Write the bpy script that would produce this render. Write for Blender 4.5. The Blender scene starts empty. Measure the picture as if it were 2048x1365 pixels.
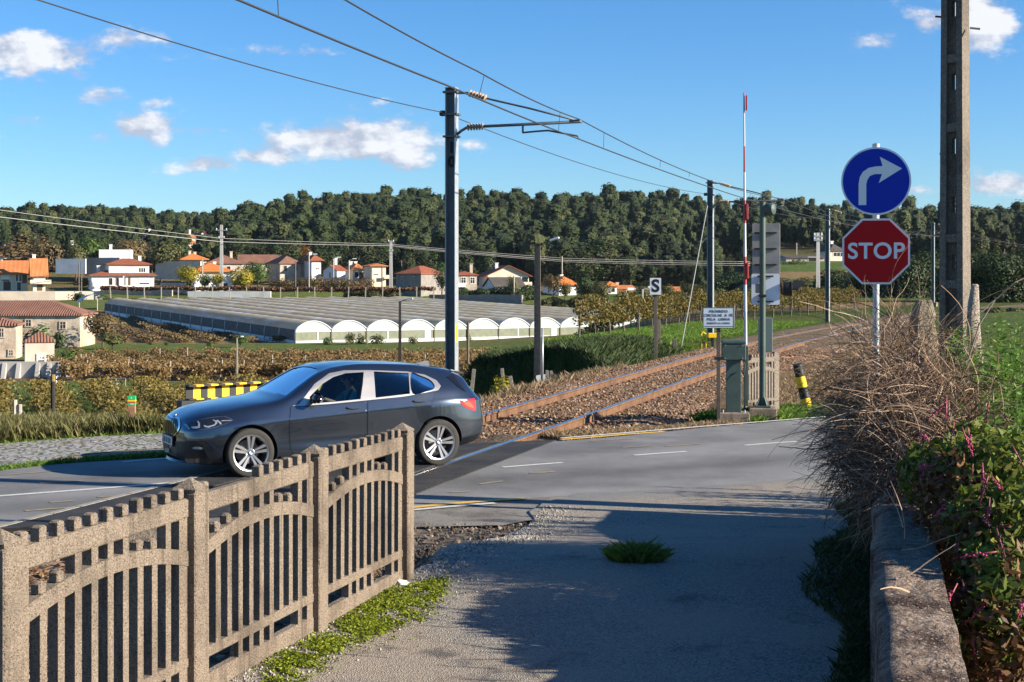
import bpy, bmesh, math, random
import numpy as np
from mathutils import Vector, Matrix, Euler
from mathutils.bvhtree import BVHTree
from mathutils.geometry import delaunay_2d_cdt

S = bpy.context.scene
COL = S.collection
R = random.Random(11)
NR = np.random.default_rng(11)
PI = math.pi
rad = math.radians
FL, CAMH, HY, CX = 2844.0, 2.6, 560.0, 1024.0      # focal length in photo pixels, eye height, horizon row, centre column

def at(px, py, d):
    """a point of the place seen at photo column/row at a distance of d metres"""
    return Vector(((px - CX) * d / FL, d, CAMH - (py - HY) * d / FL))
def gnd(px, py, z=0.0):
    d = (CAMH - z) * FL / (py - HY)
    return Vector(((px - CX) * d / FL, d, z))
def sst(a, b, x):
    t = np.clip((np.asarray(x, float) - a) / (b - a), 0, 1)
    return t * t * (3 - 2 * t)
def curve(pts):
    """smooth monotone cubic through (x, y) pairs"""
    xs = np.array([p[0] for p in pts], float); ys = np.array([p[1] for p in pts], float)
    h = np.diff(xs); dl = np.diff(ys) / h
    m = np.zeros(len(xs)); m[0] = dl[0]; m[-1] = dl[-1]
    for i in range(1, len(xs) - 1):
        if dl[i-1] * dl[i] > 0:
            w1 = 2*h[i] + h[i-1]; w2 = h[i] + 2*h[i-1]
            m[i] = (w1 + w2) / (w1/dl[i-1] + w2/dl[i])
    def f(x):
        x = np.clip(np.asarray(x, float), xs[0], xs[-1])
        i = np.clip(np.searchsorted(xs, x) - 1, 0, len(xs) - 2)
        t = (x - xs[i]) / h[i]
        t2 = t*t; t3 = t2*t
        return (2*t3-3*t2+1)*ys[i] + (t3-2*t2+t)*h[i]*m[i] + (-2*t3+3*t2)*ys[i+1] + (t3-t2)*h[i]*m[i+1]
    return f

# ---------------------------------------------------------------- materials
MATS = {}
def nodes_of(name):
    m = bpy.data.materials.new(name); m.use_nodes = True
    nt = m.node_tree; nt.nodes.clear()
    return m, nt, nt.nodes, nt.links
def c4(c): return (c[0], c[1], c[2], 1.0)
def mixc(nt, fac, a, b):
    n = nt.nodes.new('ShaderNodeMix'); n.data_type = 'RGBA'
    if isinstance(fac, (int, float)): n.inputs[0].default_value = fac
    else: nt.links.new(fac, n.inputs[0])
    for s, v in ((6, a), (7, b)):
        if isinstance(v, (tuple, list)): n.inputs[s].default_value = c4(v)
        else: nt.links.new(v, n.inputs[s])
    return n.outputs[2]
def noise(nt, vec, scale, detail=4.0, rough=0.6, lo=0.35, hi=0.65):
    n = nt.nodes.new('ShaderNodeTexNoise'); n.inputs['Scale'].default_value = scale
    n.inputs['Detail'].default_value = detail; n.inputs['Roughness'].default_value = rough
    if vec is not None: nt.links.new(vec, n.inputs['Vector'])
    r = nt.nodes.new('ShaderNodeMapRange'); r.inputs[1].default_value = lo; r.inputs[2].default_value = hi
    nt.links.new(n.outputs[0], r.inputs[0])
    return r.outputs[0]
def mathn(nt, op, a, b=None, clamp=False):
    n = nt.nodes.new('ShaderNodeMath'); n.operation = op; n.use_clamp = clamp
    for i, v in enumerate((a, b)):
        if v is None: continue
        if isinstance(v, (int, float)): n.inputs[i].default_value = v
        else: nt.links.new(v, n.inputs[i])
    return n.outputs[0]
def M(name, c1, c2=None, scale=4.0, c3=None, scale3=0.6, lo3=0.45, hi3=0.65, speck=None, sscale=90.0, slo=0.60, shi=0.68,
      rough=0.8, metal=0.0, bump=0.0, bscale=30.0, spec=0.4, coat=0.0, stretch=None, local=False, bdist=0.02, streak=None):
    if name in MATS: return MATS[name]
    m, nt, N, L = nodes_of(name)
    out = N.new('ShaderNodeOutputMaterial'); b = N.new('ShaderNodeBsdfPrincipled')
    L.new(b.outputs[0], out.inputs[0])
    if local: vec = N.new('ShaderNodeTexCoord').outputs['Object']
    else: vec = N.new('ShaderNodeNewGeometry').outputs['Position']
    if stretch:
        mp = N.new('ShaderNodeMapping'); mp.inputs['Scale'].default_value = stretch
        L.new(vec, mp.inputs[0]); vec = mp.outputs[0]
    col = tuple(c1)
    if c2 is not None: col = mixc(nt, noise(nt, vec, scale), c1, c2)
    if c3 is not None: col = mixc(nt, noise(nt, vec, scale3, 5, .65, lo3, hi3), col, c3)
    if streak is not None:
        ms = N.new('ShaderNodeMapping'); ms.inputs['Scale'].default_value = (11, 11, .9); L.new(vec, ms.inputs[0])
        col = mixc(nt, mathn(nt, 'MULTIPLY', noise(nt, ms.outputs[0], 1.0, 5, .65, .53, .68), .7), col, streak)
    if speck is not None: col = mixc(nt, noise(nt, vec, sscale, 2, .5, slo, shi), col, speck)
    if isinstance(col, tuple): b.inputs['Base Color'].default_value = c4(col)
    else: L.new(col, b.inputs['Base Color'])
    b.inputs['Roughness'].default_value = rough; b.inputs['Metallic'].default_value = metal
    b.inputs['Specular IOR Level'].default_value = spec
    if coat:
        b.inputs['Coat Weight'].default_value = coat; b.inputs['Coat Roughness'].default_value = 0.03
    if bump:
        bp = N.new('ShaderNodeBump'); bp.inputs['Strength'].default_value = bump; bp.inputs['Distance'].default_value = bdist
        L.new(noise(nt, vec, bscale, 5, .65, 0.2, 0.8), bp.inputs['Height']); L.new(bp.outputs[0], b.inputs['Normal'])
    MATS[name] = m
    return m
def leaf_mat(name, ca, cb, cc=None, trans=0.25, rough=0.6):
    """foliage: colour from a per-leaf 'tint' value, light passes a little through"""
    if name in MATS: return MATS[name]
    m, nt, N, L = nodes_of(name)
    out = N.new('ShaderNodeOutputMaterial')
    a = N.new('ShaderNodeAttribute'); a.attribute_name = 'tint'
    r = N.new('ShaderNodeValToRGB'); e = r.color_ramp.elements
    e[0].position = 0.0; e[0].color = c4(ca); e[1].position = 1.0; e[1].color = c4(cc or cb)
    if cc is not None:
        k = r.color_ramp.elements.new(0.55); k.color = c4(cb)
    L.new(a.outputs['Fac'], r.inputs[0])
    d = N.new('ShaderNodeBsdfPrincipled'); d.inputs['Roughness'].default_value = rough; d.inputs['Specular IOR Level'].default_value = 0.25
    t = N.new('ShaderNodeBsdfTranslucent'); mx = N.new('ShaderNodeMixShader'); mx.inputs[0].default_value = trans
    L.new(r.outputs[0], d.inputs['Base Color']); L.new(r.outputs[0], t.inputs[0])
    L.new(d.outputs[0], mx.inputs[1]); L.new(t.outputs[0], mx.inputs[2]); L.new(mx.outputs[0], out.inputs[0])
    MATS[name] = m
    return m

# ---------------------------------------------------------------- mesh building
class MB:
    def __init__(s): s.v = []; s.f = []; s.m = []
    def add(s, verts, faces, mi=0, mat=None):
        o = len(s.v)
        s.v += [tuple(mat @ Vector(p)) if mat is not None else tuple(p) for p in verts]
        s.f += [tuple(i + o for i in f) for f in faces]; s.m += [mi] * len(faces)
        return s
    def box(s, c, size, mi=0, rot=None, taper=None, bev=0.0):
        x, y, z = size[0]/2, size[1]/2, size[2]/2
        t = taper or (1, 1)
        if bev > 0:
            b = min(bev, x*.9, y*.9, z*.9); vs = []; lay = []
            for zz, e in ((-z, b), (-z+b, 0), (z-b, 0), (z, b)):
                k = (zz+z)/(2*z); tx = 1+(t[0]-1)*k; ty = 1+(t[1]-1)*k
                X, Y = (x-e)*tx, (y-e)*ty
                ring = [(-X+b*.6, -Y, zz), (X-b*.6, -Y, zz), (X, -Y+b*.6, zz), (X, Y-b*.6, zz), (X-b*.6, Y, zz), (-X+b*.6, Y, zz), (-X, Y-b*.6, zz), (-X, -Y+b*.6, zz)]
                lay.append(len(vs)); vs += ring
            fs = [tuple(reversed(range(8))), tuple(range(24, 32))]
            for a in range(3):
                for i in range(8): fs.append((a*8+i, a*8+(i+1) % 8, a*8+8+(i+1) % 8, a*8+8+i))
        else:
            vs = [(-x, -y, -z), (x, -y, -z), (x, y, -z), (-x, y, -z), (-x*t[0], -y*t[1], z), (x*t[0], -y*t[1], z), (x*t[0], y*t[1], z), (-x*t[0], y*t[1], z)]
            fs = [(0, 3, 2, 1), (4, 5, 6, 7), (0, 1, 5, 4), (1, 2, 6, 5), (2, 3, 7, 6), (3, 0, 4, 7)]
        mt = Matrix.Translation(Vector(c))
        if rot is not None: mt = mt @ (rot.to_matrix().to_4x4() if hasattr(rot, 'to_matrix') else rot)
        return s.add(vs, fs, mi, mt)
    def bar(s, a, b, w, h, mi=0):
        """square bar from a to b"""
        a, b = Vector(a), Vector(b); d = b - a
        q = d.to_track_quat('Y', 'Z')
        return s.box((a+b)/2, (w, d.length, h), mi, q)
    def tube(s, pts, r, n=8, mi=0, caps=True):
        pts = [Vector(p) for p in pts]; k = len(pts)
        rs = r if isinstance(r, (list, tuple)) else [r]*k
        vs = []; up = None
        for i, p in enumerate(pts):
            t = (pts[min(i+1, k-1)] - pts[max(i-1, 0)])
            if t.length < 1e-9: t = Vector((0, 0, 1))
            t.normalize()
            if up is None:
                up = Vector((0, 0, 1)) if abs(t.z) < .9 else Vector((1, 0, 0))
            a = t.cross(up)
            if a.length < 1e-6: a = t.cross(Vector((1, 0, 0)))
            a.normalize(); b = a.cross(t); up = b
            for j in range(n):
                th = 2*PI*j/n
                vs.append(p + (a*math.cos(th) + b*math.sin(th))*rs[i])
        fs = []
        for i in range(k-1):
            for j in range(n):
                fs.append((i*n+j, i*n+(j+1) % n, (i+1)*n+(j+1) % n, (i+1)*n+j))
        if caps: fs += [tuple(reversed(range(n))), tuple(range((k-1)*n, k*n))]
        return s.add(vs, fs, mi)
    def lathe(s, prof, n=24, mi=0, mat=None, closed=False):
        """revolve (r, z) about z"""
        vs = []; k = len(prof)
        for (r, z) in prof:
            for j in range(n):
                a = 2*PI*j/n; vs.append((r*math.cos(a), r*math.sin(a), z))
        fs = []
        for i in range(k if closed else k-1):
            i2 = (i+1) % k
            for j in range(n): fs.append((i*n+j, i*n+(j+1) % n, i2*n+(j+1) % n, i2*n+j))
        if not closed:
            if prof[0][0] > 1e-5: fs.append(tuple(reversed(range(n))))
            if prof[-1][0] > 1e-5: fs.append(tuple(range((k-1)*n, k*n)))
        return s.add(vs, fs, mi, mat)
    def prism(s, poly, z0, z1, mi=0, mat=None):
        n = len(poly)
        vs = [(p[0], p[1], z0) for p in poly] + [(p[0], p[1], z1) for p in poly]
        fs = [tuple(reversed(range(n))), tuple(range(n, 2*n))] + [(i, (i+1) % n, n+(i+1) % n, n+i) for i in range(n)]
        return s.add(vs, fs, mi, mat)
    def mesh(s, name, mats, smooth=False, angle=None):
        me = bpy.data.meshes.new(name); me.from_pydata(s.v, [], s.f)
        for m in (mats if isinstance(mats, (list, tuple)) else [mats]): me.materials.append(m)
        if len(me.materials) > 1: me.polygons.foreach_set('material_index', s.m)
        if smooth or angle:
            me.polygons.foreach_set('use_smooth', [True]*len(me.polygons))
            if angle: me.set_sharp_from_angle(angle=rad(angle))
        me.update()
        return me
    def build(s, name, mats, parent=None, smooth=False, angle=None, **kw):
        return link(name, s.mesh(name, mats, smooth, angle), parent, **kw)

def link(name, me, parent=None, label=None, cat=None, group=None, kind=None, loc=None, rz=None):
    o = bpy.data.objects.new(name, me); COL.objects.link(o)
    if parent is not None: o.parent = parent
    if loc is not None: o.location = loc
    if rz is not None: o.rotation_euler = (0, 0, rz)
    tag(o, label, cat, group, kind)
    return o
def tag(o, label=None, cat=None, group=None, kind=None):
    if label: o['label'] = label
    if cat: o['category'] = cat
    if group: o['group'] = group
    if kind: o['kind'] = kind
    return o
def thing(name, label, cat, loc=(0, 0, 0), rz=0.0, group=None):
    o = bpy.data.objects.new(name, None); COL.objects.link(o)
    o.empty_display_size = 0.2
    o.location = loc; o.rotation_euler = (0, 0, rz)
    return tag(o, label, cat, group)
def dup(root, loc=None, rz=None, label=None, group=None, scale=None):
    c = root.copy(); COL.objects.link(c)
    if loc is not None: c.location = loc
    if rz is not None: c.rotation_euler = (0, 0, rz)
    if scale is not None: c.scale = (scale, scale, scale) if isinstance(scale, (int, float)) else scale
    if label: c['label'] = label
    if group: c['group'] = group
    for ch in list(root.children):
        k = ch.copy(); COL.objects.link(k); k.parent = c
        for g in list(ch.children):
            q = g.copy(); COL.objects.link(q); q.parent = k
    return c
def np_mesh(name, verts, nper, mats, tint=None, mi=None, smooth=False):
    """a mesh of many loose faces with nper corners each"""
    verts = np.asarray(verts, np.float32).reshape(-1, 3); nv = len(verts); nf = nv//nper
    me = bpy.data.meshes.new(name)
    me.vertices.add(nv); me.vertices.foreach_set('co', verts.ravel())
    me.loops.add(nv); me.loops.foreach_set('vertex_index', np.arange(nv, dtype=np.int32))
    me.polygons.add(nf); me.polygons.foreach_set('loop_start', np.arange(0, nv, nper, dtype=np.int32))
    for m in (mats if isinstance(mats, (list, tuple)) else [mats]): me.materials.append(m)
    if mi is not None: me.polygons.foreach_set('material_index', np.asarray(mi, np.int32))
    me.update(calc_edges=True)
    if tint is not None:
        a = me.attributes.new('tint', 'FLOAT', 'FACE'); a.data.foreach_set('value', np.asarray(tint, np.float32))
    return me
def unit(a): return a/np.maximum(np.linalg.norm(a, axis=-1, keepdims=True), 1e-9)
def leaf_quads(n, centers, radii, size, rng, outward=0.6, aspect=0.55, shell=0.45, upbias=0.2, svar=0.5, crown=None):
    """n small leaf-shaped faces spread through blobs; returns (4n,3) corners and tint per face"""
    centers = np.asarray(centers, float).reshape(-1, 3); radii = np.asarray(radii, float)
    if radii.ndim == 1: radii = np.repeat(radii[:, None], 3, 1)
    w = radii.prod(1)**(2/3.); w = w/w.sum()
    k = rng.choice(len(centers), n, p=w)
    d = unit(rng.normal(size=(n, 3)))
    r = shell + (1-shell)*rng.random(n)**0.5
    pos = centers[k] + d*r[:, None]*radii[k]
    od = unit(d/radii[k])
    if crown is not None: od = unit(.45*od+.75*unit((pos-np.array(crown))*np.array([1.3, 1.3, .8])))
    nrm = unit(outward*od + (1-outward)*unit(rng.normal(size=(n, 3))) + np.array([0, 0, upbias]))
    t = unit(np.cross(nrm, rng.normal(size=(n, 3)))); b = np.cross(nrm, t)
    s = size*(1-svar/2+svar*rng.random(n))[:, None]*0.5
    j = lambda: 1+0.35*(rng.random((n, 1))-.5)
    q = np.stack([pos-t*s*j(), pos+b*s*aspect*j()-t*s*.1, pos+t*s*j(), pos-b*s*aspect*j()+t*s*.1], 1)
    tint = np.clip(0.5+0.22*rng.normal(size=n), 0, 1)
    return q.reshape(-1, 3), tint
def blades(pts, h, w, rng, lean=0.35, hv=0.5):
    """grass blades at pts (n,3): bent triangles pairs as quads"""
    n = len(pts); a = rng.random(n)*2*PI
    t = np.stack([np.cos(a), np.sin(a), np.zeros(n)], 1)
    ld = rng.normal(size=(n, 2))*lean; hh = h*(1-hv/2+hv*rng.random(n))
    tip = pts+np.stack([ld[:, 0]*hh, ld[:, 1]*hh, hh], 1)
    mid = pts+np.stack([ld[:, 0]*hh*.3, ld[:, 1]*hh*.3, hh*.55], 1)
    ww = (w*(.6+.8*rng.random(n)))[:, None]*.5
    q = np.stack([pts-t*ww, pts+t*ww, mid+t*ww*.7, tip], 1)
    return q.reshape(-1, 3), np.clip(.5+.25*rng.normal(size=n), 0, 1)
def text_mesh(body, size, mat, depth=0.002, spacing=1.0, bold=0.0):
    cu = bpy.data.curves.new('lettering', 'FONT'); cu.body = body; cu.size = size
    cu.align_x = 'CENTER'; cu.align_y = 'CENTER'; cu.extrude = depth; cu.space_character = spacing; cu.offset = bold
    o = bpy.data.objects.new('lettering', cu); COL.objects.link(o)
    dg = bpy.context.evaluated_depsgraph_get()
    me = bpy.data.meshes.new_from_object(o.evaluated_get(dg)); bpy.data.objects.remove(o); bpy.data.curves.remove(cu)
    me.materials.clear(); me.materials.append(mat)
    return me
def ribbon(name, pts, width, z, mat, parent=None, widths=None, **kw):
    pts = [Vector((p[0], p[1], 0)) for p in pts]
    fine = []
    for a, b in zip(pts[:-1], pts[1:]):
        k = max(1, int((b-a).length/0.6))
        fine += [a.lerp(b, i/k) for i in range(k)]
    fine.append(pts[-1]); mb = MB(); n = len(fine); vs = []
    for i, p in enumerate(fine):
        t = (fine[min(i+1, n-1)]-fine[max(i-1, 0)]).normalized(); nn = Vector((-t.y, t.x, 0))
        w = width if widths is None else np.interp(i/(n-1), np.linspace(0, 1, len(widths)), widths)
        vs += [p+nn*w/2+Vector((0, 0, z)), p-nn*w/2+Vector((0, 0, z))]
    mb.add(vs, [(2*i, 2*i+1, 2*i+3, 2*i+2) for i in range(n-1)])
    return mb.build(name, mat, parent, **kw)
# ---------------------------------------------------------------- the lie of the land
XL = curve([(-14, -14.05), (27.03, -.684), (50.85, 7.08), (63.7, 11.7), (86.3, 21.1), (129.7, 42.8), (146, 52.7), (178, 75), (215, 110), (260, 170)])
GH = 0.96                                           # half the distance between rail centres
def slope(y): return (XL(np.asarray(y)+.5)-XL(np.asarray(y)-.5))
def tdist(x, y):
    """metres to the left of the track's centre line"""
    a = np.arctan(slope(y)); return (XL(y)-x)*np.cos(a)+GH
def track_pt(y, off=0.0):
    a = math.atan(float(slope(y))); r = GH-off       # off > 0 is to the left of the centre line
    return Vector((float(XL(y))+r*math.cos(a), y-r*math.sin(a), 0))
zL = curve([(-14, -.1), (22.5, -.08), (25, -.12), (27, -.5), (38, -3), (55, -3.6), (89, -4.0), (126, -5.2), (185, -5.7), (205, -5.9), (280, -3.9), (300, -2.7), (320, -1.9), (345, -.1), (362, .7), (390, 1.2), (450, 5)])
zR = curve([(-14, -.1), (30, -.12), (60, -.3), (90, -.35), (150, .4), (250, 2.0), (350, 7.0), (400, 8), (450, 10)])
SKY = curve([(-900, 400), (-200, 402), (0, 410), (100, 404), (250, 409), (380, 418), (450, 412), (490, 388), (560, 377), (620, 367), (700, 367), (760, 360), (830, 354), (900, 364), (1000, 364), (1100, 369), (1200, 371), (1300, 371), (1400, 377), (1500, 378), (1600, 384), (1700, 394), (1800, 395), (1900, 390), (2048, 397), (2600, 400)])
RIDGE = curve([(-900, 1050), (400, 1000), (520, 720), (900, 700), (1500, 720), (2048, 760), (2600, 760)])
zM = curve([(-14, -.1), (30, -.12), (60, -.3), (90, -.35), (150, -.45), (250, -.95), (340, -.4), (400, .5), (450, 3)])
def noise2(x, y):
    return (np.sin(x*.9+1.3*np.sin(y*.7))+np.sin(y*1.1+1.7*np.sin(x*.6+2))+.5*np.sin(2.3*x+1.9*y))/2.5
def ground_z(x, y):
    x = np.asarray(x, float); y = np.asarray(y, float)
    s = x/np.maximum(y, 4.0); px = CX+FL*s
    w = sst(.05, .15, s)
    yy = np.minimum(y, 450.)
    wr = sst(1430, 1540, px); z = zL(yy)*(1-w)+(zM(yy)*(1-wr)+zR(yy)*wr)*w
    D = tdist(x, np.minimum(y, 240))
    # shelf the railway runs on, with the vine bank on its far left
    eb = y-(45.3+1.6*np.maximum(3.6-x, 0)+.5*noise2(x*.8, y*.6)); wid = 3.2+6.3*sst(-.25, .55, eb)
    p = sst(wid+4.5-1.6*sst(45, 52, y)+.5*np.maximum(y-70, 0), wid+.1*np.maximum(y-70, 0), D)*sst(300, 120, y)
    shelf = np.where(y < 60, -.3+.45*sst(-.25, .55, eb)*sst(3.2, 4.5, D)-.75*sst(2.6, 4.6, D)*sst(24, 32, y)*(1-sst(-.25, .55, eb))-.55*sst(wid-4.0, wid, D)*sst(-.25, .55, eb)*sst(66, 58, y), -.06)
    shelf = shelf+.34*sst(-3.6, -6.5, D)*sst(27.0, 31, y)*sst(75, 50, y)
    z = z*(1-p)+p*np.where(D < 0, np.maximum(z, shelf), shelf)
    z = np.where((y < 24.5) & (x > -40), np.where(D > -4.2, np.where(y < 17, -.42, -.1), -.1), z)
    # the wooded hills
    zr = CAMH+(HY-SKY(px))*RIDGE(px)/FL-np.where(px > 470, 17.5, 14.0)
    t = np.clip((y-450)/(RIDGE(px)-450), 0, 1.6)
    hill = z+(zr-z)*np.where(t < 1, t**.85, 1-.5*(t-1))
    z = np.where(y > 450, hill, z)
    far = sst(30, 60, y)*(1-p)
    return z+far*(.10*noise2(x*.25, y*.2))+sst(440, 520, y)*2.2*noise2(x*.02, y*.018)
def gz(x, y): return float(ground_z(np.array([x]), np.array([y]))[0])

GREEN = np.array([.075, .14, .02]); DRY = np.array([.23, .15, .07]); EARTH = np.array([.17, .11, .065]); OLIVE = np.array([.11, .105, .035]); WOODF = np.array([.035, .04, .018]); DIRT = np.array([.26, .19, .13])
def cover(x, y):
    px = CX+FL*x/np.maximum(y, 1.0); D = tdist(x, np.minimum(y, 240)); c = np.empty((len(x), 3)); c[:] = OLIVE
    def put(mask, col): c[mask] = c[mask]*(1-.92)+col*.92
    n = noise2(x*.35, y*.2)
    put(y < 60, OLIVE*.8+DRY*.2)
    put((y > 26) & (y < 60) & (px < 380) & (n > .15), DRY*.6+OLIVE*.4)
    put((y > 58) & (y < 100) & (px < 200), GREEN)
    put((y > 80) & (y < 93), GREEN*.7+OLIVE*.3)
    put((y > 93) & (y < 140), EARTH)
    put((y >= 140) & (y < 186), GREEN*.75+OLIVE*.2)
    put((y >= 186) & (y < 285) & (px < 700), DRY)
    put((y >= 285) & (y < 345), GREEN*.8+DRY*.15)
    put((y >= 345) & (y < 450), OLIVE)
    put((y >= 345) & (y < 450) & (n > .2), DRY*.8)
    put((px > 1180) & (y > 110) & (y < 420), GREEN*.8)
    put((px > 1180) & (y > 110) & (y < 420) & (noise2(x*.02, y*.08) > .25), DRY)
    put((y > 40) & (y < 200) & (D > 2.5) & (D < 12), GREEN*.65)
    put((y > 24) & (y < 47) & (D > 2.2) & (D < 8), DRY*.85+OLIVE*.15)
    put((D <= 2.6) & (D > -4.5) & (y < 220), DIRT*.75)
    put((D <= -2.5) & (D > -30) & (y < 60), DRY*.95)
    put((D <= -4) & (y < 24), OLIVE)
    put((px > 1840) & (y > 14) & (y < 130), GREEN*.8)
    put(y > 455, WOODF)
    return c
def build_terrain():
    ys = np.concatenate([np.arange(-14, 24, 1.0), np.arange(24, 60, .5), np.arange(60, 130, 1.2), np.arange(130, 450, 3.0), np.arange(450, 1150, 14.0), np.array([1200, 1300, 1500, 1900, 2600, 4000])])
    ts = np.linspace(-1, 1, 241)
    T, Y = np.meshgrid(ts, ys); X = T*0.62*(Y+34)
    X = np.sign(X)*np.abs(X); x = X.ravel(); y = Y.ravel(); z = ground_z(x, y)
    z = np.where(y > 1150, np.minimum(z, 10), z)
    nx, ny = len(ts), len(ys)
    me = bpy.data.meshes.new('ground')
    i = (np.arange(ny-1)[:, None]*nx+np.arange(nx-1)[None, :]).ravel()
    f = np.stack([i, i+1, i+nx+1, i+nx], 1)
    me.from_pydata(np.stack([x, y, z], 1).tolist(), [], f.tolist())
    a = me.color_attributes.new('cover', 'FLOAT_COLOR', 'POINT')
    c = cover(x, y); a.data.foreach_set('color', np.concatenate([c, np.ones((len(c), 1))], 1).astype(np.float32).ravel())
    me.polygons.foreach_set('use_smooth', [True]*len(me.polygons))
    m, nt, N, L = nodes_of('soil and grass')
    out = N.new('ShaderNodeOutputMaterial'); b = N.new('ShaderNodeBsdfPrincipled'); L.new(b.outputs[0], out.inputs[0])
    b.inputs['Roughness'].default_value = .95; b.inputs['Specular IOR Level'].default_value = .1
    at_ = N.new('ShaderNodeAttribute'); at_.attribute_name = 'cover'
    pos = N.new('ShaderNodeNewGeometry').outputs['Position']
    n1 = noise(nt, pos, .7, 6, .7, .3, .7); n2 = noise(nt, pos, 9, 4, .7, .3, .7); n3 = noise(nt, pos, .09, 4, .6, .35, .65)
    f1 = mathn(nt, 'MULTIPLY_ADD', n1, .7); nt.nodes[-1].inputs[2].default_value = .6
    f2 = mathn(nt, 'MULTIPLY_ADD', n2, .7); nt.nodes[-1].inputs[2].default_value = .65
    v = N.new('ShaderNodeVectorMath'); v.operation = 'SCALE'; L.new(at_.outputs['Color'], v.inputs[0]); L.new(mathn(nt, 'MULTIPLY', f1, f2), v.inputs['Scale'])
    L.new(mixc(nt, mathn(nt, 'MULTIPLY', n3, .25), v.outputs[0], (.2, .14, .07)), b.inputs['Base Color'])
    bp = N.new('ShaderNodeBump'); bp.inputs['Strength'].default_value = .9; bp.inputs['Distance'].default_value = .12
    L.new(n2, bp.inputs['Height']); L.new(bp.outputs[0], b.inputs['Normal'])
    me.materials.append(m)
    link('ground', me, kind='structure')
build_terrain()

# ---------------------------------------------------------------- road, lay-by, lane
FAR = [(-30, 8.6), (-14, 16.2), (-7.06, 19.7), (-5.3, 20.7), (-2.2, 21.9), (.69, 22.9), (3.64, 25.2), (6.27, 27.1), (10, 30), (20, 38), (40, 52)]
NEAR = [(-30, 2), (-14, 10.6), (-5.4, 14.9), (-3.84, 15.55), (-1.16, 16.2), (.095, 16.9), (2.2, 17.6), (4.4, 18.9), (10, 23.6), (20, 32), (40, 46)]
def resample(pts, n):
    p = np.array(pts, float); d = np.r_[0, np.cumsum(np.linalg.norm(np.diff(p, axis=0), axis=1))]
    fx, fy = curve(list(zip(d, p[:, 0]))), curve(list(zip(d, p[:, 1])))
    t = np.linspace(0, d[-1], n); return np.stack([fx(t), fy(t)], 1)
ASPH = M('worn asphalt road', (.155, .153, .15), (.225, .218, .208), 55, (.11, .108, .108), .35, speck=(.38, .36, .33), sscale=170, slo=.62, shi=.72, rough=.82, bump=.35, bscale=140, bdist=.008, spec=.3)
def wear_into(m):
    nt = m.node_tree; b = [n for n in nt.nodes if n.type == 'BSDF_PRINCIPLED'][0]; src = b.inputs['Base Color'].links[0].from_socket
    a = nt.nodes.new('ShaderNodeAttribute'); a.attribute_name = 'wear'; pos = nt.nodes.new('ShaderNodeNewGeometry').outputs['Position']
    v = nt.nodes.new('ShaderNodeVectorMath'); v.operation = 'SCALE'; nt.links.new(src, v.inputs[0]); g = mathn(nt, 'MULTIPLY_ADD', noise(nt, pos, .9, 6, .7, .3, .7), .28); nt.nodes[-1].inputs[2].default_value = .86
    nt.links.new(mathn(nt, 'MULTIPLY', a.outputs['Fac'], g), v.inputs['Scale']); nt.links.new(v.outputs[0], b.inputs['Base Color'])
wear_into(ASPH)
def road_sheet():
    mb = MB(); a = resample(FAR, 160); b = resample(NEAR, 160); k = 25
    vs = []
    for p, q in zip(a, b):
        for j in range(k):
            t = j/(k-1); vs.append((p[0]+(q[0]-p[0])*t, p[1]+(q[1]-p[1])*t, .0))
    fs = [(i*k+j, (i+1)*k+j, (i+1)*k+j+1, i*k+j+1) for i in range(159) for j in range(k-1)]
    mb.add(vs, [tuple(reversed(f)) for f in fs]); ro = mb.build('road', ASPH, kind='structure')
    wear = ro.data.attributes.new('wear', 'FLOAT', 'POINT'); tt = np.tile(np.linspace(0, 1, k), 160); tt = tt+.03*np.sin(np.repeat(np.arange(160), k)*.21)
    wear.data.foreach_set('value', np.clip(1.08-.40*np.exp(-((tt-.71)/.10)**2)-.24*np.exp(-((tt-.30)/.09)**2)-.12*np.exp(-((tt-.9)/.06)**2), .5, 1.2).astype(np.float32))
    sk = []
    for q in b: sk += [(q[0], q[1], -.001), (q[0]-.03, q[1]-.05, -.08), (q[0]-.05, q[1]-.22, -.6)]
    MB().add(sk, [(3*i+j, 3*i+j+1, 3*i+j+4, 3*i+j+3) for i in range(159) for j in (0, 1)]).build('road_edge', M('broken road edge', (.13, .11, .09), (.20, .17, .14), 15, rough=.95, bump=.8, bscale=30, bdist=.04), kind='structure')
road_sheet()
PAINT_W = M('worn white road paint', (.62, .62, .58), (.42, .42, .40), 24, (.2, .2, .2), 8, .60, .72, rough=.7)
PAINT_Y = M('worn yellow road paint', (.72, .42, .05), (.55, .33, .06), 24, (.22, .2, .17), 8, .60, .74, rough=.7)
PAINT_F = M('faded yellow road paint', (.33, .24, .10), (.17, .165, .155), 5, (.16, .16, .155), 9, .5, .66, rough=.8)
def marks(name, px, w, mat, z=.006, **kw):
    return ribbon(name, [gnd(*p).xy for p in px], w, z, mat, kind='structure', **kw)
def offset_line(pts, o):
    p = [Vector(q) for q in pts]; r = []
    for i, q in enumerate(p):
        t = (p[min(i+1, len(p)-1)]-p[max(i-1, 0)]).normalized(); r.append(q+Vector((-t.y, t.x))*o)
    return r
marks('centre_line', [(-700, 1075), (-200, 1012), (0, 993), (180, 979.5), (330, 967.5), (470, 957), (640, 948)], .10, PAINT_W)
marks('centre_line', [(1005, 935.5), (1060, 931), (1125, 926)], .09, PAINT_W)
marks('centre_line', [(1268, 911.5), (1320, 907.5), (1372, 904)], .09, PAINT_W)
marks('centre_line', [(1490, 891.5), (1545, 887), (1595, 883.5)], .09, PAINT_W)
marks('centre_line', [(1700, 876), (1760, 871)], .09, PAINT_W)
marks('edge_line', [(-400, 1120), (0, 1056), (190, 1040), (330, 1029), (520, 1028), (690, 1026)], .13, PAINT_Y)
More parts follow.
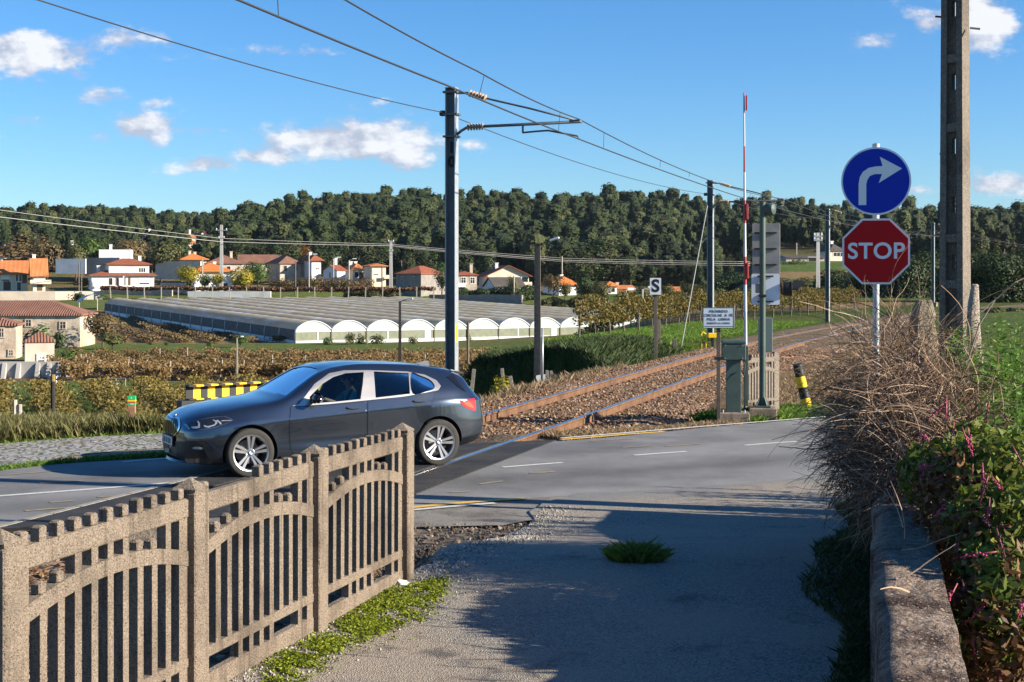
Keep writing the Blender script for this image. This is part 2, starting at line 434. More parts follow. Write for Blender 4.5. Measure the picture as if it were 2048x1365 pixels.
marks('edge_line', [(822, 1016), (900, 1008.5), (985, 1001.5), (1050, 998.5)], .12, PAINT_Y)
marks('edge_line', [(822, 1021), (900, 1014), (990, 1007)], .10, PAINT_W)
marks('edge_line', [(1122, 880), (1180, 875.5), (1250, 869.5), (1330, 864)], .13, PAINT_Y)
marks('edge_line', [(1122, 877), (1250, 866.5), (1380, 855.5), (1500, 846), (1640, 835), (1760, 828)], .10, PAINT_W)
marks('edge_line', [(1180, 883), (1220, 880.5), (1268, 878)], .08, PAINT_F)
marks('edge_line', [(0, 951), (60, 947), (115, 942)], .07, PAINT_F)
marks('edge_line', [(245, 925), (300, 920), (430, 911)], .09, PAINT_W)
for q in ([(50, 1023), (95, 1019), (150, 1015.5)], [(80, 968), (120, 965), (165, 962.5)], [(100, 1006), (150, 1002)], [(195, 995.5), (240, 992)], [(960, 969), (1005, 963)], [(1060, 948), (1110, 944)], [(1245, 896), (1300, 893)], [(1330, 893), (1400, 889)], [(900, 986), (940, 983)]):
    marks('faded_line', q, .08, PAINT_F)
def flat_poly(name, pts, z, mat, cell=.35, **kw):
    bnd = [Vector((p[0], p[1])) for p in pts]; edge = []
    for i in range(len(bnd)): edge.append((i, (i+1) % len(bnd)))
    v, e, f, *_ = delaunay_2d_cdt(bnd, edge, [], 1, 1e-4)
    mb = MB(); mb.add([(p.x, p.y, z if not callable(z) else z(p.x, p.y)) for p in v], f)
    return mb.build(name, mat, **kw)
COB = None
def cobble_mat():
    m, nt, N, L = nodes_of('granite setts'); out = N.new('ShaderNodeOutputMaterial'); b = N.new('ShaderNodeBsdfPrincipled'); L.new(b.outputs[0], out.inputs[0])
    pos = N.new('ShaderNodeNewGeometry').outputs['Position']
    mp = N.new('ShaderNodeMapping'); mp.inputs['Scale'].default_value = (8, 8, 8); mp.inputs['Rotation'].default_value = (0, 0, .35); L.new(pos, mp.inputs[0])
    vo = N.new('ShaderNodeTexVoronoi'); vo.feature = 'DISTANCE_TO_EDGE'; vo.inputs['Randomness'].default_value = .55; vo.inputs['Scale'].default_value = 1; L.new(mp.outputs[0], vo.inputs['Vector'])
    v2 = N.new('ShaderNodeTexVoronoi'); v2.inputs['Randomness'].default_value = .55; v2.inputs['Scale'].default_value = 1; L.new(mp.outputs[0], v2.inputs['Vector'])
    r = N.new('ShaderNodeMapRange'); r.inputs[1].default_value = .03; r.inputs[2].default_value = .13; L.new(vo.outputs['Distance'], r.inputs[0])
    stone = mixc(nt, v2.outputs['Color'], (.25, .24, .235), (.38, .37, .36))
    joint = mixc(nt, noise(nt, pos, .8), (.12, .095, .065), (.10, .12, .04))
    L.new(mixc(nt, r.outputs[0], joint, stone), b.inputs['Base Color']); b.inputs['Roughness'].default_value = .8
    bp = N.new('ShaderNodeBump'); bp.inputs['Strength'].default_value = .9; bp.inputs['Distance'].default_value = .03; L.new(r.outputs[0], bp.inputs['Height']); L.new(bp.outputs[0], b.inputs['Normal'])
    return m
COB = cobble_mat()
lay = [gnd(-420, 985), gnd(-200, 962), gnd(0, 934), gnd(60, 925), gnd(140, 911), gnd(230, 901), gnd(310, 896), gnd(380, 893), gnd(420, 868), gnd(330, 865), gnd(200, 870.5), gnd(100, 878), gnd(0, 886), gnd(-200, 903), gnd(-420, 925)]
flat_poly('cobbled_layby', [p.xy for p in lay], -.012, COB, kind='structure')
DIRTM = M('sandy dirt', (.30, .22, .15), (.21, .155, .105), 6, (.12, .12, .05), 1.1, .52, .62, speck=(.42, .36, .30), sscale=60, slo=.6, shi=.66, rough=.95, bump=.8, bscale=30, bdist=.03)
flat_poly('dirt_verge', [p.xy for p in [gnd(-420, 992), gnd(0, 941), gnd(130, 924), gnd(310, 912), gnd(520, 900), gnd(520, 862), gnd(310, 890), gnd(120, 905), gnd(0, 928), gnd(-420, 975)]], -.02, DIRTM, kind='structure')

# the lane the camera stands in
WT = math.tan(rad(14.1))                              # the wall's left face runs along x = .03 + WT*y
def wall_x(y): return .03+WT*y
def lane_l(y): return float(np.interp(y, [1.5, 10.2, 10.7, 12.0, 13.4, 14.8, 16.0, 17.2], [-3.33, -.80, -.70, -.48, -.15, .12, .3, .6]))
def lane_r(y): return float(np.interp(y, [1.5, 15.2, 16.2, 17.2, 18.6], [wall_x(1.5)+.12, wall_x(15.2)+.12, 4.7, 5.4, 6.2]))
def lane_z(x, y):
    w = float(.44*(1-sst(10.6, 15.3, y)))
    return w+.012*float(noise2(x*2.1, y*1.7))*(1 if y < 16 else .2)+.008
LANE = None
def lane_mat():
    m, nt, N, L = nodes_of('old gravelly asphalt'); out = N.new('ShaderNodeOutputMaterial'); b = N.new('ShaderNodeBsdfPrincipled'); L.new(b.outputs[0], out.inputs[0])
    pos = N.new('ShaderNodeNewGeometry').outputs['Position']
    vo = N.new('ShaderNodeTexVoronoi'); vo.inputs['Scale'].default_value = 125; L.new(pos, vo.inputs['Vector'])
    sep = N.new('ShaderNodeSeparateColor'); L.new(vo.outputs['Color'], sep.inputs[0])
    st = mixc(nt, sep.outputs[0], (.065, .06, .053), (.38, .345, .295))
    big = noise(nt, pos, .8, 5, .65, .42, .6)
    col = mixc(nt, mathn(nt, 'MULTIPLY', big, .5), st, (.34, .27, .20))
    hole = noise(nt, pos, 1.5, 5, .7, .58, .68)
    col = mixc(nt, mathn(nt, 'MULTIPLY', hole, .75), col, (.075, .07, .064))
    moss = noise(nt, pos, 2.6, 6, .7, .66, .72)
    col = mixc(nt, mathn(nt, 'MULTIPLY', moss, .6), col, (.09, .10, .03))
    sx = N.new('ShaderNodeSeparateXYZ'); L.new(pos, sx.inputs[0])
    u = mathn(nt, 'SUBTRACT', sx.outputs[1], mathn(nt, 'MULTIPLY', sx.outputs[0], .62))
    u = mathn(nt, 'ADD', u, mathn(nt, 'MULTIPLY', noise(nt, pos, 1.1, 5, .65, 0, 1), 1.3))
    mr = N.new('ShaderNodeMapRange'); mr.inputs[1].default_value = 16.2; mr.inputs[2].default_value = 17.0; L.new(u, mr.inputs[0])
    col = mixc(nt, mr.outputs[0], col, mixc(nt, sep.outputs[1], (.135, .133, .13), (.235, .228, .218)))
    L.new(col, b.inputs['Base Color']); b.inputs['Roughness'].default_value = .85; b.inputs['Specular IOR Level'].default_value = .25
    bp = N.new('ShaderNodeBump'); bp.inputs['Strength'].default_value = .9; bp.inputs['Distance'].default_value = .007
    L.new(vo.outputs['Distance'], bp.inputs['Height']); L.new(bp.outputs[0], b.inputs['Normal'])
    return m
LANE = lane_mat()
def lane_sheet():
    left = []
    for y in np.arange(1.5, 16.9, .14):
        left.append((lane_l(y)+.05*float(noise2(y*5.1, 3.))+(.10*float(noise2(y*3.3, 9.)) if y > 10.3 else 0), float(y)))
    top = [(q[0], q[1]+.12+.06*float(noise2(q[0]*3, 1.))) for q in resample(NEAR, 400) if .75 < q[0] < 9.0]
    right = [(8.5, 20.5), (6.6, 18.2), (5.2, 16.3), (wall_x(14.9)+.3, 14.9)]+[(wall_x(y)+.12, float(y)) for y in np.arange(14.6, 1.4, -.5)]
    bnd = [Vector(p) for p in left+top+right]; n = len(bnd)
    inner = [Vector((x+R.uniform(-.03, .03), y+R.uniform(-.03, .03))) for y in np.arange(1.6, 20, .15) for x in np.arange(lane_l(min(y, 17))+.1, min(wall_x(y)+.4, 8), .15)]
    v, e, f, *_ = delaunay_2d_cdt(bnd+inner, [(i, (i+1) % n) for i in range(n)], [], 1, 1e-3)
    keep = sorted({i for q in f for i in q}); mp = {k: i for i, k in enumerate(keep)}
    mb = MB(); mb.add([(v[k].x, v[k].y, lane_z(v[k].x, v[k].y)) for k in keep], [tuple(mp[i] for i in q) for q in f])
    sk = []; m_ = len(left)
    for (x, y) in left: z = lane_z(x, y); sk += [(x, y, z), (x-.05, y, z-.06), (x-.12, y, -.6)]
    mb.add(sk, [(3*i, 3*i+3, 3*i+4, 3*i+1) for i in range(m_-1)]+[(3*i+1, 3*i+4, 3*i+5, 3*i+2) for i in range(m_-1)])
    mb.build('lane', LANE, kind='structure', angle=50)
lane_sheet()
def bank_sheet():
    """the stony earth slope between the fence's end, the lane and the road"""
    n, k = 40, 22; vs = []; mb = MB()
    for i in range(n):
        y = 10.15+(16.25-10.15)*i/(n-1); l, r = -2.7+.05*i/n*8, lane_l(y)+.1
        for j in range(k):
            t = j/(k-1); x = l+(r-l)*t; top = lane_z(x, y)-.03
            z = -.40+(top+.40)*float(sst(.35, 1.0, t))
            z = z*(1-float(sst(13.5, 14.9, y)))-.035*float(sst(13.5, 14.9, y))
            vs.append((x, y, z+.035*float(noise2(x*7, y*6))*(1-float(sst(14.4, 15.0, y)))))
    fs = [(i*k+j, i*k+j+1, (i+1)*k+j+1, (i+1)*k+j) for i in range(n-1) for j in range(k-1)]
    mb.add(vs, fs)
    mb.build('earth_bank', M('stony earth', (.20, .155, .115), (.10, .085, .065), 14, (.33, .25, .18), 3, .5, .62, speck=(.36, .33, .30), sscale=55, slo=.6, shi=.65, rough=.95, bump=1.0, bscale=40, bdist=.05), kind='structure', smooth=True)
bank_sheet()
flat_poly('road_shoulder', [(-3.5, 16.1), (-1.1, 16.9), (.2, 17.6), (1.6, 18.0), (1.3, 17.05), (.75, 16.0), (-.1, 15.1), (-1.5, 14.95), (-3.2, 14.6)], -.006, M('crumbled tarmac', (.17, .155, .14), (.25, .225, .195), 30, (.12, .105, .09), 2, rough=.9, bump=.8, bscale=60, bdist=.02), kind='structure')

# ---------------------------------------------------------------- railway
BAL = None
def ballast_mat():
    m, nt, N, L = nodes_of('rusty ballast'); out = N.new('ShaderNodeOutputMaterial'); b = N.new('ShaderNodeBsdfPrincipled'); L.new(b.outputs[0], out.inputs[0])
    pos = N.new('ShaderNodeNewGeometry').outputs['Position']
    vo = N.new('ShaderNodeTexVoronoi'); vo.inputs['Scale'].default_value = 17; L.new(pos, vo.inputs['Vector'])
    sep = N.new('ShaderNodeSeparateColor'); L.new(vo.outputs['Color'], sep.inputs[0])
    col = mixc(nt, sep.outputs[0], (.105, .055, .027), (.265, .155, .085))
    col = mixc(nt, mathn(nt, 'GREATER_THAN', sep.outputs[1], .85), col, (.32, .25, .19))
    col = mixc(nt, noise(nt, pos, .5, 4, .6, .45, .7), col, (.17, .10, .055))
    L.new(col, b.inputs['Base Color']); b.inputs['Roughness'].default_value = .9; b.inputs['Specular IOR Level'].default_value = .2
    bp = N.new('ShaderNodeBump'); bp.inputs['Strength'].default_value = 1; bp.inputs['Distance'].default_value = .05; bp.invert = True
    L.new(vo.outputs['Distance'], bp.inputs['Height']); L.new(bp.outputs[0], b.inputs['Normal'])
    return m
BAL = ballast_mat()
YS = list(np.arange(-6, 60, .35))+list(np.arange(60, 150, 1.5))+list(np.arange(150, 240, 5.0))
def ballast_bed():
    offs = [(3.6, -.75), (3.0, -.48), (2.5, -.2), (2.0, -.09), (1.5, -.14), (1.15, -.165), (.96, -.175), (.75, -.17), (.4, -.15), (0, -.15), (-.4, -.15), (-.75, -.17), (-.96, -.175), (-1.15, -.165), (-1.5, -.14), (-2.0, -.12), (-2.6, -.2), (-3.3, -.45), (-4.0, -.65)]
    vs = []; k = len(offs)
    for y in YS:
        for o, z in offs:
            p = track_pt(y, o+.04*R.uniform(-1, 1)); jit = .025 if abs(o) > .5 else .018
            low = -.16 if 14.2 < p.y < 24.6 and abs(o) < 2.9 else 0
            if 15 < p.y < 24 and abs(o) >= 2: low -= .15
            vs.append((p.x, p.y, z+R.uniform(-jit, jit)+low))
    fs = [(i*k+j, (i+1)*k+j, (i+1)*k+j+1, i*k+j+1) for i in range(len(YS)-1) for j in range(k-1)]
    mb = MB().add(vs, [tuple(reversed(f)) for f in fs]); mb.build('ballast_bed', BAL, kind='structure', smooth=True)
    # loose stones lying on it
    n = 15000; u = NR.random(n); y = np.where(u < .25, 4+12*NR.random(n), 22.5+34*NR.random(n)**1.5); off = NR.uniform(-3.3, 2.7, n)
    ico = bmesh.new(); bmesh.ops.create_icosphere(ico, subdivisions=1, radius=1.0)
    iv = np.array([v.co[:] for v in ico.verts]); iff = np.array([[v.index for v in f.verts] for f in ico.faces]); ico.free()
    zs = np.interp(off, [q[0] for q in offs[::-1]], [q[1] for q in offs[::-1]])
    keep = np.abs(np.abs(off)-GH) > .13
    a = np.arctan(slope(y)); rr = GH-off
    cx = XL(y)+rr*np.cos(a); cy = y-rr*np.sin(a)
    keep &= (cy < 14.6) | (cy > 23.2+.35*(cx+.5)*0)
    fr = np.interp(cx, [p[0] for p in FAR], [p[1] for p in FAR]); nr = np.interp(cx, [p[0] for p in NEAR], [p[1] for p in NEAR])
    keep &= (cy > fr+.25) | (cy < nr-.3)
    idx = np.nonzero(keep)[0]; V = []; 
    for i in idx:
        s = .026*(.6+.9*NR.random()); q = iv*(s*(.65+.7*NR.random((len(iv), 1))))*np.array([1, 1, .75])
        th = NR.random()*6.28; c_, s_ = math.cos(th), math.sin(th)
        q = np.stack([q[:, 0]*c_-q[:, 1]*s_, q[:, 0]*s_+q[:, 1]*c_, q[:, 2]], 1)+np.array([cx[i], cy[i], zs[i]+.012])
        V.append(q[iff].reshape(-1, 3))
    V = np.concatenate(V); me = np_mesh('ballast_stones', V, 3, leaf_mat('ballast stone', (.085, .043, .021), (.20, .115, .06), (.38, .28, .19), trans=0.0, rough=.9), tint=np.repeat(NR.random(len(idx)), 20))
    link('ballast_stones', me, kind='stuff', label='rust brown ballast stones lying between and beside the rails')
ballast_bed()
RUST = M('rusty rail side', (.115, .056, .026), (.165, .085, .042), 7, (.075, .036, .018), 2.2, rough=.8, bump=.2, bscale=60)
SHINY = M('polished rail head', (.42, .44, .46), rough=.22, metal=1.0)
trk = thing('railway_track', 'single railway track with rusty rails and shiny heads curving away over the road', 'railway track', (0, 0, 0))
prof = [(-.075, -.205, 0), (.075, -.205, 0), (.075, -.185, 0), (.013, -.155, 0), (.013, -.045, 0), (.036, -.03, 0), (.036, .004, 0), (.028, .012, 1), (-.028, .012, 1), (-.036, .004, 0), (-.036, -.03, 0), (-.013, -.045, 0), (-.013, -.155, 0), (-.075, -.185, 0)]
for side in (1, -1):
    vs = []; fs = []; ms = []; k = len(prof)
    for y in YS:
        a = math.atan(float(slope(y))); c = track_pt(y, side*GH)
        for (o, z, _) in prof: vs.append((c.x+o*math.cos(a), c.y-o*math.sin(a), z))
    for i in range(len(YS)-1):
        for j in range(k):
            fs.append((i*k+j, (i+1)*k+j, (i+1)*k+(j+1) % k, i*k+(j+1) % k)); ms.append(1 if j in (6, 7, 8) else 0)
    mb = MB(); mb.add(vs, fs); mb.m = ms; mb.build('rail', [RUST, SHINY], trk)
SLEEP = M('weathered sleeper', (.30, .22, .16), (.20, .14, .10), 9, rough=.9, bump=.4)
sm = MB().box((0, 0, 0), (2.7, .24, .14), bev=.015)
for s in (1, -1):
    for e in (-.10, .10): sm.box((s*GH+e, 0, .075), (.07, .13, .05), 1, bev=.01)
sm = sm.mesh('sleeper', [SLEEP, RUST])
cnt = 0; y = 1.0
while cnt < 96:
    if not (14.9 < y < 23.3):
        o = link('sleeper', sm, trk); c = track_pt(y, 0); o.location = (c.x, c.y, -.232); o.rotation_euler = (0, 0, -math.atan(float(slope(y)))); cnt += 1
    y += .62 if y < 45 else .66
# rubber crossing panels, ribbed
RUB = M('black crossing rubber', (.022, .023, .026), (.035, .036, .04), 20, (.05, .048, .045), 1.5, rough=.75, spec=.2, bump=.5, bscale=150, bdist=.006)
def crossing():
    t = thing('level_crossing', 'black ribbed rubber deck of the level crossing laid between and beside the rails', 'level crossing')
    def clip(off):
        ys = []
        for poly in (NEAR, FAR):
            lo, hi = 8.0, 32.0
            for _ in range(40):
                m_ = (lo+hi)/2; p = track_pt(m_, off); e = np.interp(p.x, [q[0] for q in poly], [q[1] for q in poly])
                if p.y < e: lo = m_
                else: hi = m_
            ys.append((lo+hi)/2)
        return ys[0]-.12, ys[1]+.12
    for a, b in ((1.62, 1.03), (.88, .30), (.29, -.29), (-.30, -.88), (-1.03, -1.62)):
        mb = MB(); n = 46
        for i in range(n):
            (l0, l1), (r0, r1) = clip(a), clip(b)
            t0, t1 = i/n, (i+.82)/n
            q = [track_pt(l0+(l1-l0)*t0, a), track_pt(r0+(r1-r0)*t0, b), track_pt(r0+(r1-r0)*t1, b), track_pt(l0+(l1-l0)*t1, a)]
            mb.add([(p.x, p.y, .014) for p in q]+[(p.x, p.y, -.03) for p in q], [(0, 1, 2, 3), (0, 4, 5, 1), (1, 5, 6, 2), (2, 6, 7, 3), (3, 7, 4, 0)])
        q = [track_pt(l0, a), track_pt(r0, b), track_pt(r1, b), track_pt(l1, a)]
        mb.add([(p.x, p.y, .007) for p in q]+[(p.x, p.y, -.04) for p in q], [(0, 1, 2, 3), (0, 4, 5, 1), (1, 5, 6, 2), (2, 6, 7, 3), (3, 7, 4, 0)])
        mb.build('rubber_panel', RUB, t)
    mb = MB()
    for o in (1.68,):
        l0, l1 = clip(o); n = 14
        for i in range(n):
            p, q = track_pt(l0+(l1-l0)*i/n, o), track_pt(l0+(l1-l0)*(i+.96)/n, o)
            mb.bar((p.x, p.y, -.02), (q.x, q.y, -.02), .09, .07)
    mb.build('edge_beam', M('crossing edge concrete', (.30, .27, .23), (.22, .2, .17), 12, rough=.9), t)
crossing()

# ---------------------------------------------------------------- concrete fence and stone wall
CONC = M('pebbly old concrete', (.235, .185, .14), (.33, .265, .205), 70, (.145, .115, .09), 2.2, .48, .68, speck=(.075, .06, .048), sscale=150, slo=.57, shi=.66, rough=.95, bump=1.0, bscale=75, bdist=.016, spec=.15, streak=(.085, .065, .05))
def fence_panel_mb(L, merlon_skip=(), rng=R):
    mb = MB(); T = .058; nb = 11; pitch = L/nb; bw = .052
    xs = [pitch*(i+.5) for i in range(nb)]
    arch = lambda x: .785+.10*(1-((x-L*.5)/(L*.5))**2)
    mb.box((L/2, 0, 1.004), (L, T, .10), bev=.008)
    mb.box((L/2, 0, .058), (L, T, .10), bev=.008)
    mb.box((L/2, 0, .222), (L, T, .056), bev=.006)
    n = 24; vs = []
    for i in range(n+1):
        x = L*i/n; z = arch(x)
        vs += [(x, -T/2, z-.075), (x, T/2, z-.075), (x, T/2, z), (x, -T/2, z)]
    fs = [(i*4+j, i*4+(j+1) % 4, i*4+4+(j+1) % 4, i*4+4+j) for i in range(n) for j in range(4)]
    mb.add(vs, [tuple(reversed(f)) for f in fs])
    t = T-.008
    for i, x in enumerate(xs):
        w = bw*rng.uniform(.93, 1.07)
        if i not in (1, 2, 7, 8):
            mb.box((x, 0, (.196+.1)/2), (w, t, .10)); mb.box((x, 0, (arch(x)+.96)/2-.01), (w, t, .96-arch(x)+.02))
        else:
            mb.box((x, 0, arch(x)+.022), (w, t, .06), bev=.012)
        mb.box((x, 0, (.245+arch(x)-.07)/2), (w, t, arch(x)-.07-.24))
        if i not in merlon_skip: mb.box((x, 0, 1.083), (w, t, .066*rng.uniform(.85, 1.1)), bev=.007)
    for x in (.02, L-.02): mb.box((x, 0, .53), (.04, t-.004, 1.04))
    return mb
def post_mb(h=1.15, w=.135):
    mb = MB(); mb.box((0, 0, (h-.065-.5)/2), (w, w, h-.065+.5), bev=.012)
    a = w/2-.004; z = h-.068
    mb.add([(-a, -a, z), (a, -a, z), (a, a, z), (-a, a, z), (-a-.004, -a-.004, z+.016), (a+.004, -a-.004, z+.016), (a+.004, a+.004, z+.016), (-a-.004, a+.004, z+.016), (0, 0, h)],
           [(0, 1, 5, 4), (1, 2, 6, 5), (2, 3, 7, 6), (3, 0, 4, 7), (4, 5, 8), (5, 6, 8), (6, 7, 8), (7, 4, 8)])
    return mb
FP = [Vector((-2.515, 4.27)), Vector((-2.08, 5.78)), Vector((-1.646, 7.27)), Vector((-1.218, 8.745)), Vector((-.788, 10.22))]
FZ = [.445, .44, .44, .44, .425]
plab = ['concrete fence post at the left edge of the picture', 'concrete fence post with pyramid top below the car bonnet', 'concrete fence post with pyramid top in front of the car door', 'last concrete fence post with pyramid top beside the rear wheel']
flab = ['nearest concrete picket fence panel with arched rail, cut by the picture edge', 'middle concrete picket fence panel with a broken row of top stubs', 'farthest concrete picket fence panel on the lane, in front of the car door']
pm = post_mb().mesh('fence_post', CONC)
ang = math.atan2(FP[-1].y-FP[0].y, FP[-1].x-FP[0].x)
for i in range(1, 5):
    link('concrete_post', pm, None, plab[i-1], 'fence post', 'concrete fence posts along the lane', loc=(FP[i].x, FP[i].y, FZ[i]), rz=ang)
skips = [(), (1, 2, 3, 4), ()]
for i in range(1, 4):
    a, b = FP[i], FP[i+1]; L_ = (b-a).length-.13; d = (b-a).normalized()
    o = fence_panel_mb(L_, skips[i-1]).build('picket_fence', CONC, None, label=flab[i-1], cat='fence', group='concrete fence panels along the lane', loc=(a.x+d.x*.065, a.y+d.y*.065, FZ[i]), rz=math.atan2(d.y, d.x))
    o.rotation_euler = (0, -math.asin((FZ[i+1]-FZ[i])/L_), math.atan2(d.y, d.x))
WALLM = M('lichened granite wall', (.21, .15, .11), (.36, .275, .21), 16, (.07, .043, .032), 1.6, .47, .60, speck=(.48, .45, .41), sscale=70, slo=.62, shi=.68, rough=.95, bump=1.0, bscale=18, bdist=.07, spec=.15)
def stone_wall():
    n, k = 114, 9; mb = MB(); vs = []; W = .37; T = 1.15
    for i in range(n):
        y = 1.2+i*.124
        for j in range(k+6):
            if j < 3: t, z = 0, -.1+(T+.05)*j/3
            elif j >= k+3: t, z = 1, T-.05-(T+.05)*(j-k-2)/3
            else: t = (j-3)/(k-1); z = T-.02*(abs(2*t-1)**6)*2
            x = wall_x(y)+W/math.cos(rad(14.1))*t
            f = .018*float(noise2(x*6, y*5+z*4))+.010*float(noise2(y*2.5, 4.+t*2))+.012*float(noise2(y*11, t*9))+R.uniform(-.006, .006)
            step = .05*math.floor(1.5*float(noise2(y*.8, 7.)))*(1 if t > .55 else 0)
            vs.append((x+(f if t in (0, 1) else 0)+step*(t == 1), y, z+(f*.8 if 3 <= j < k+3 else 0)))
    q = k+6; fs = [(i*q+j, i*q+j+1, (i+1)*q+j+1, (i+1)*q+j) for i in range(n-1) for j in range(q-1)]
    mb.add(vs, fs); mb.add([vs[(n-1)*q+j] for j in range(q)], [tuple(range(q))])
    mb.build('stone_wall', WALLM, None, angle=60, label='low rough stone wall with a flat top along the right of the lane', cat='wall')
stone_wall()
dc = MB()
dc.box((0, 0, 0), (.42, .95, .05), bev=.01)
for i in range(22): dc.box((0, -.45+i*.043, .032), (.40, .02, .016))
o = dc.build('drain_cover', M('ribbed drain concrete', (.30, .27, .235), (.22, .2, .17), 20, rough=.9), None, label='ribbed slab lying in the stony hollow beside the lane edge', cat='drain cover')
p = at(885, 1103, 11.6); o.location = (p.x-.05, 11.7, .2); o.rotation_euler = (rad(2), rad(-14), rad(-38))
MB().box((0, 0, 0), (.08, .11, .02), rot=Euler((.1, .2, .4))).build('paper_scrap', M('white scrap', (.7, .7, .7), rough=.7), None, label='small white scrap lying at the foot of the last concrete post', cat='litter', loc=at(807, 1167, 10.05))
# ---------------------------------------------------------------- plants
rng = np.random.default_rng(5)
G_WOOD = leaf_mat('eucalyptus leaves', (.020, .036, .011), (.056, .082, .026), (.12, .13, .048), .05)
def rough_leaves(m):
    nt = m.node_tree; p = [n for n in nt.nodes if n.type == 'BSDF_PRINCIPLED'][0]; tr = [n for n in nt.nodes if n.type == 'BSDF_TRANSLUCENT'][0]; src = p.inputs['Base Color'].links[0].from_socket
    pos = nt.nodes.new('ShaderNodeNewGeometry').outputs['Position']; n1 = noise(nt, pos, .85, 5, .7, .28, .72); g = mathn(nt, 'MULTIPLY_ADD', n1, 1.0); nt.nodes[-1].inputs[2].default_value = .5
    v = nt.nodes.new('ShaderNodeVectorMath'); v.operation = 'SCALE'; nt.links.new(src, v.inputs[0]); nt.links.new(g, v.inputs['Scale']); nt.links.new(v.outputs[0], p.inputs['Base Color']); nt.links.new(v.outputs[0], tr.inputs[0])
    bp = nt.nodes.new('ShaderNodeBump'); bp.inputs['Strength'].default_value = 1; bp.inputs['Distance'].default_value = 1.2; nt.links.new(n1, bp.inputs['Height']); nt.links.new(bp.outputs[0], p.inputs['Normal'])
rough_leaves(G_WOOD)
G_DARK = leaf_mat('dark evergreen leaves', (.012, .024, .008), (.030, .052, .014), (.06, .085, .025), .15)
G_GREEN = leaf_mat('green leaves', (.030, .060, .012), (.065, .115, .022), (.12, .17, .035), .25)
G_OLIVE = leaf_mat('olive leaves', (.045, .050, .015), (.085, .09, .028), (.14, .13, .045), .2)
G_BROWN = leaf_mat('brown autumn leaves', (.07, .045, .020), (.135, .095, .04), (.20, .15, .065), .2)
G_YELL = leaf_mat('yellow autumn leaves', (.13, .13, .015), (.32, .27, .02), (.48, .38, .03), .3)
G_RUST = leaf_mat('rusty autumn leaves', (.12, .05, .015), (.20, .09, .02), (.26, .15, .03), .25)
G_VINE = leaf_mat('autumn vine leaves', (.09, .065, .022), (.19, .118, .045), (.29, .19, .08), .3)
G_VINEN = leaf_mat('yellowing vine leaves', (.075, .07, .015), (.17, .125, .033), (.27, .20, .045), .3)
BARK = M('bark', (.11, .085, .065), (.07, .055, .042), 6, rough=.95, bump=.5)
PALE = M('pale bark', (.22, .19, .16), (.13, .11, .09), 4, rough=.9)
KIND = dict(wood=G_WOOD, dark=G_DARK, green=G_GREEN, olive=G_OLIVE, brown=G_BROWN, yellow=G_YELL, rust=G_RUST)

def wood_tree(v, n=430):
    """a unit-high hill tree: crown corners (4n,3), tint, trunk corners"""
    g = np.random.default_rng(100+v); k = g.integers(7, 12); low = g.uniform(.15, .34)
    zc = low+(1-low-.08)*g.random(k)**.8; rr = (.12+.11*g.random(k))*(1.15-.45*((zc-low)/(1-low)))
    a = g.random(k)*6.28; off = .20*g.random(k)*(1.2-.7*zc)
    c = np.stack([off*np.cos(a), off*np.sin(a), zc], 1); c[0] = (0, 0, .9)
    q, t = leaf_quads(n, c, np.stack([rr, rr, rr*1.1], 1), .060, g, .90, .8, .84, .08, crown=(0, 0, .5))
    t = np.clip(.55+(t-.5)*.5, 0, 1)
    for ci, ri in zip(c, rr):                              # solid core blobs behind the outer leaves, tinted darker than them
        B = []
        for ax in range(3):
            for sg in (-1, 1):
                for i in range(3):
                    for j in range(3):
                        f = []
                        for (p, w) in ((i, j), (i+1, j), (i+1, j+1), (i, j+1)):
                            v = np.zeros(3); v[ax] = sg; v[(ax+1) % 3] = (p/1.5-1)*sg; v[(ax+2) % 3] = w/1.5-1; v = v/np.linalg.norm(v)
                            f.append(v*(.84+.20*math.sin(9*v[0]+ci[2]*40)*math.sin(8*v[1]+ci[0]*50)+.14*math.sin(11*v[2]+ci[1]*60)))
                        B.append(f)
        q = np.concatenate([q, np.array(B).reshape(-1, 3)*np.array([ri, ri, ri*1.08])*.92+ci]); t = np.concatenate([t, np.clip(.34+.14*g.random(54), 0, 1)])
    return q, t
WT_ = [wood_tree(i) for i in range(8)]
def tree_spots(n, a, b, lo, hi): ...
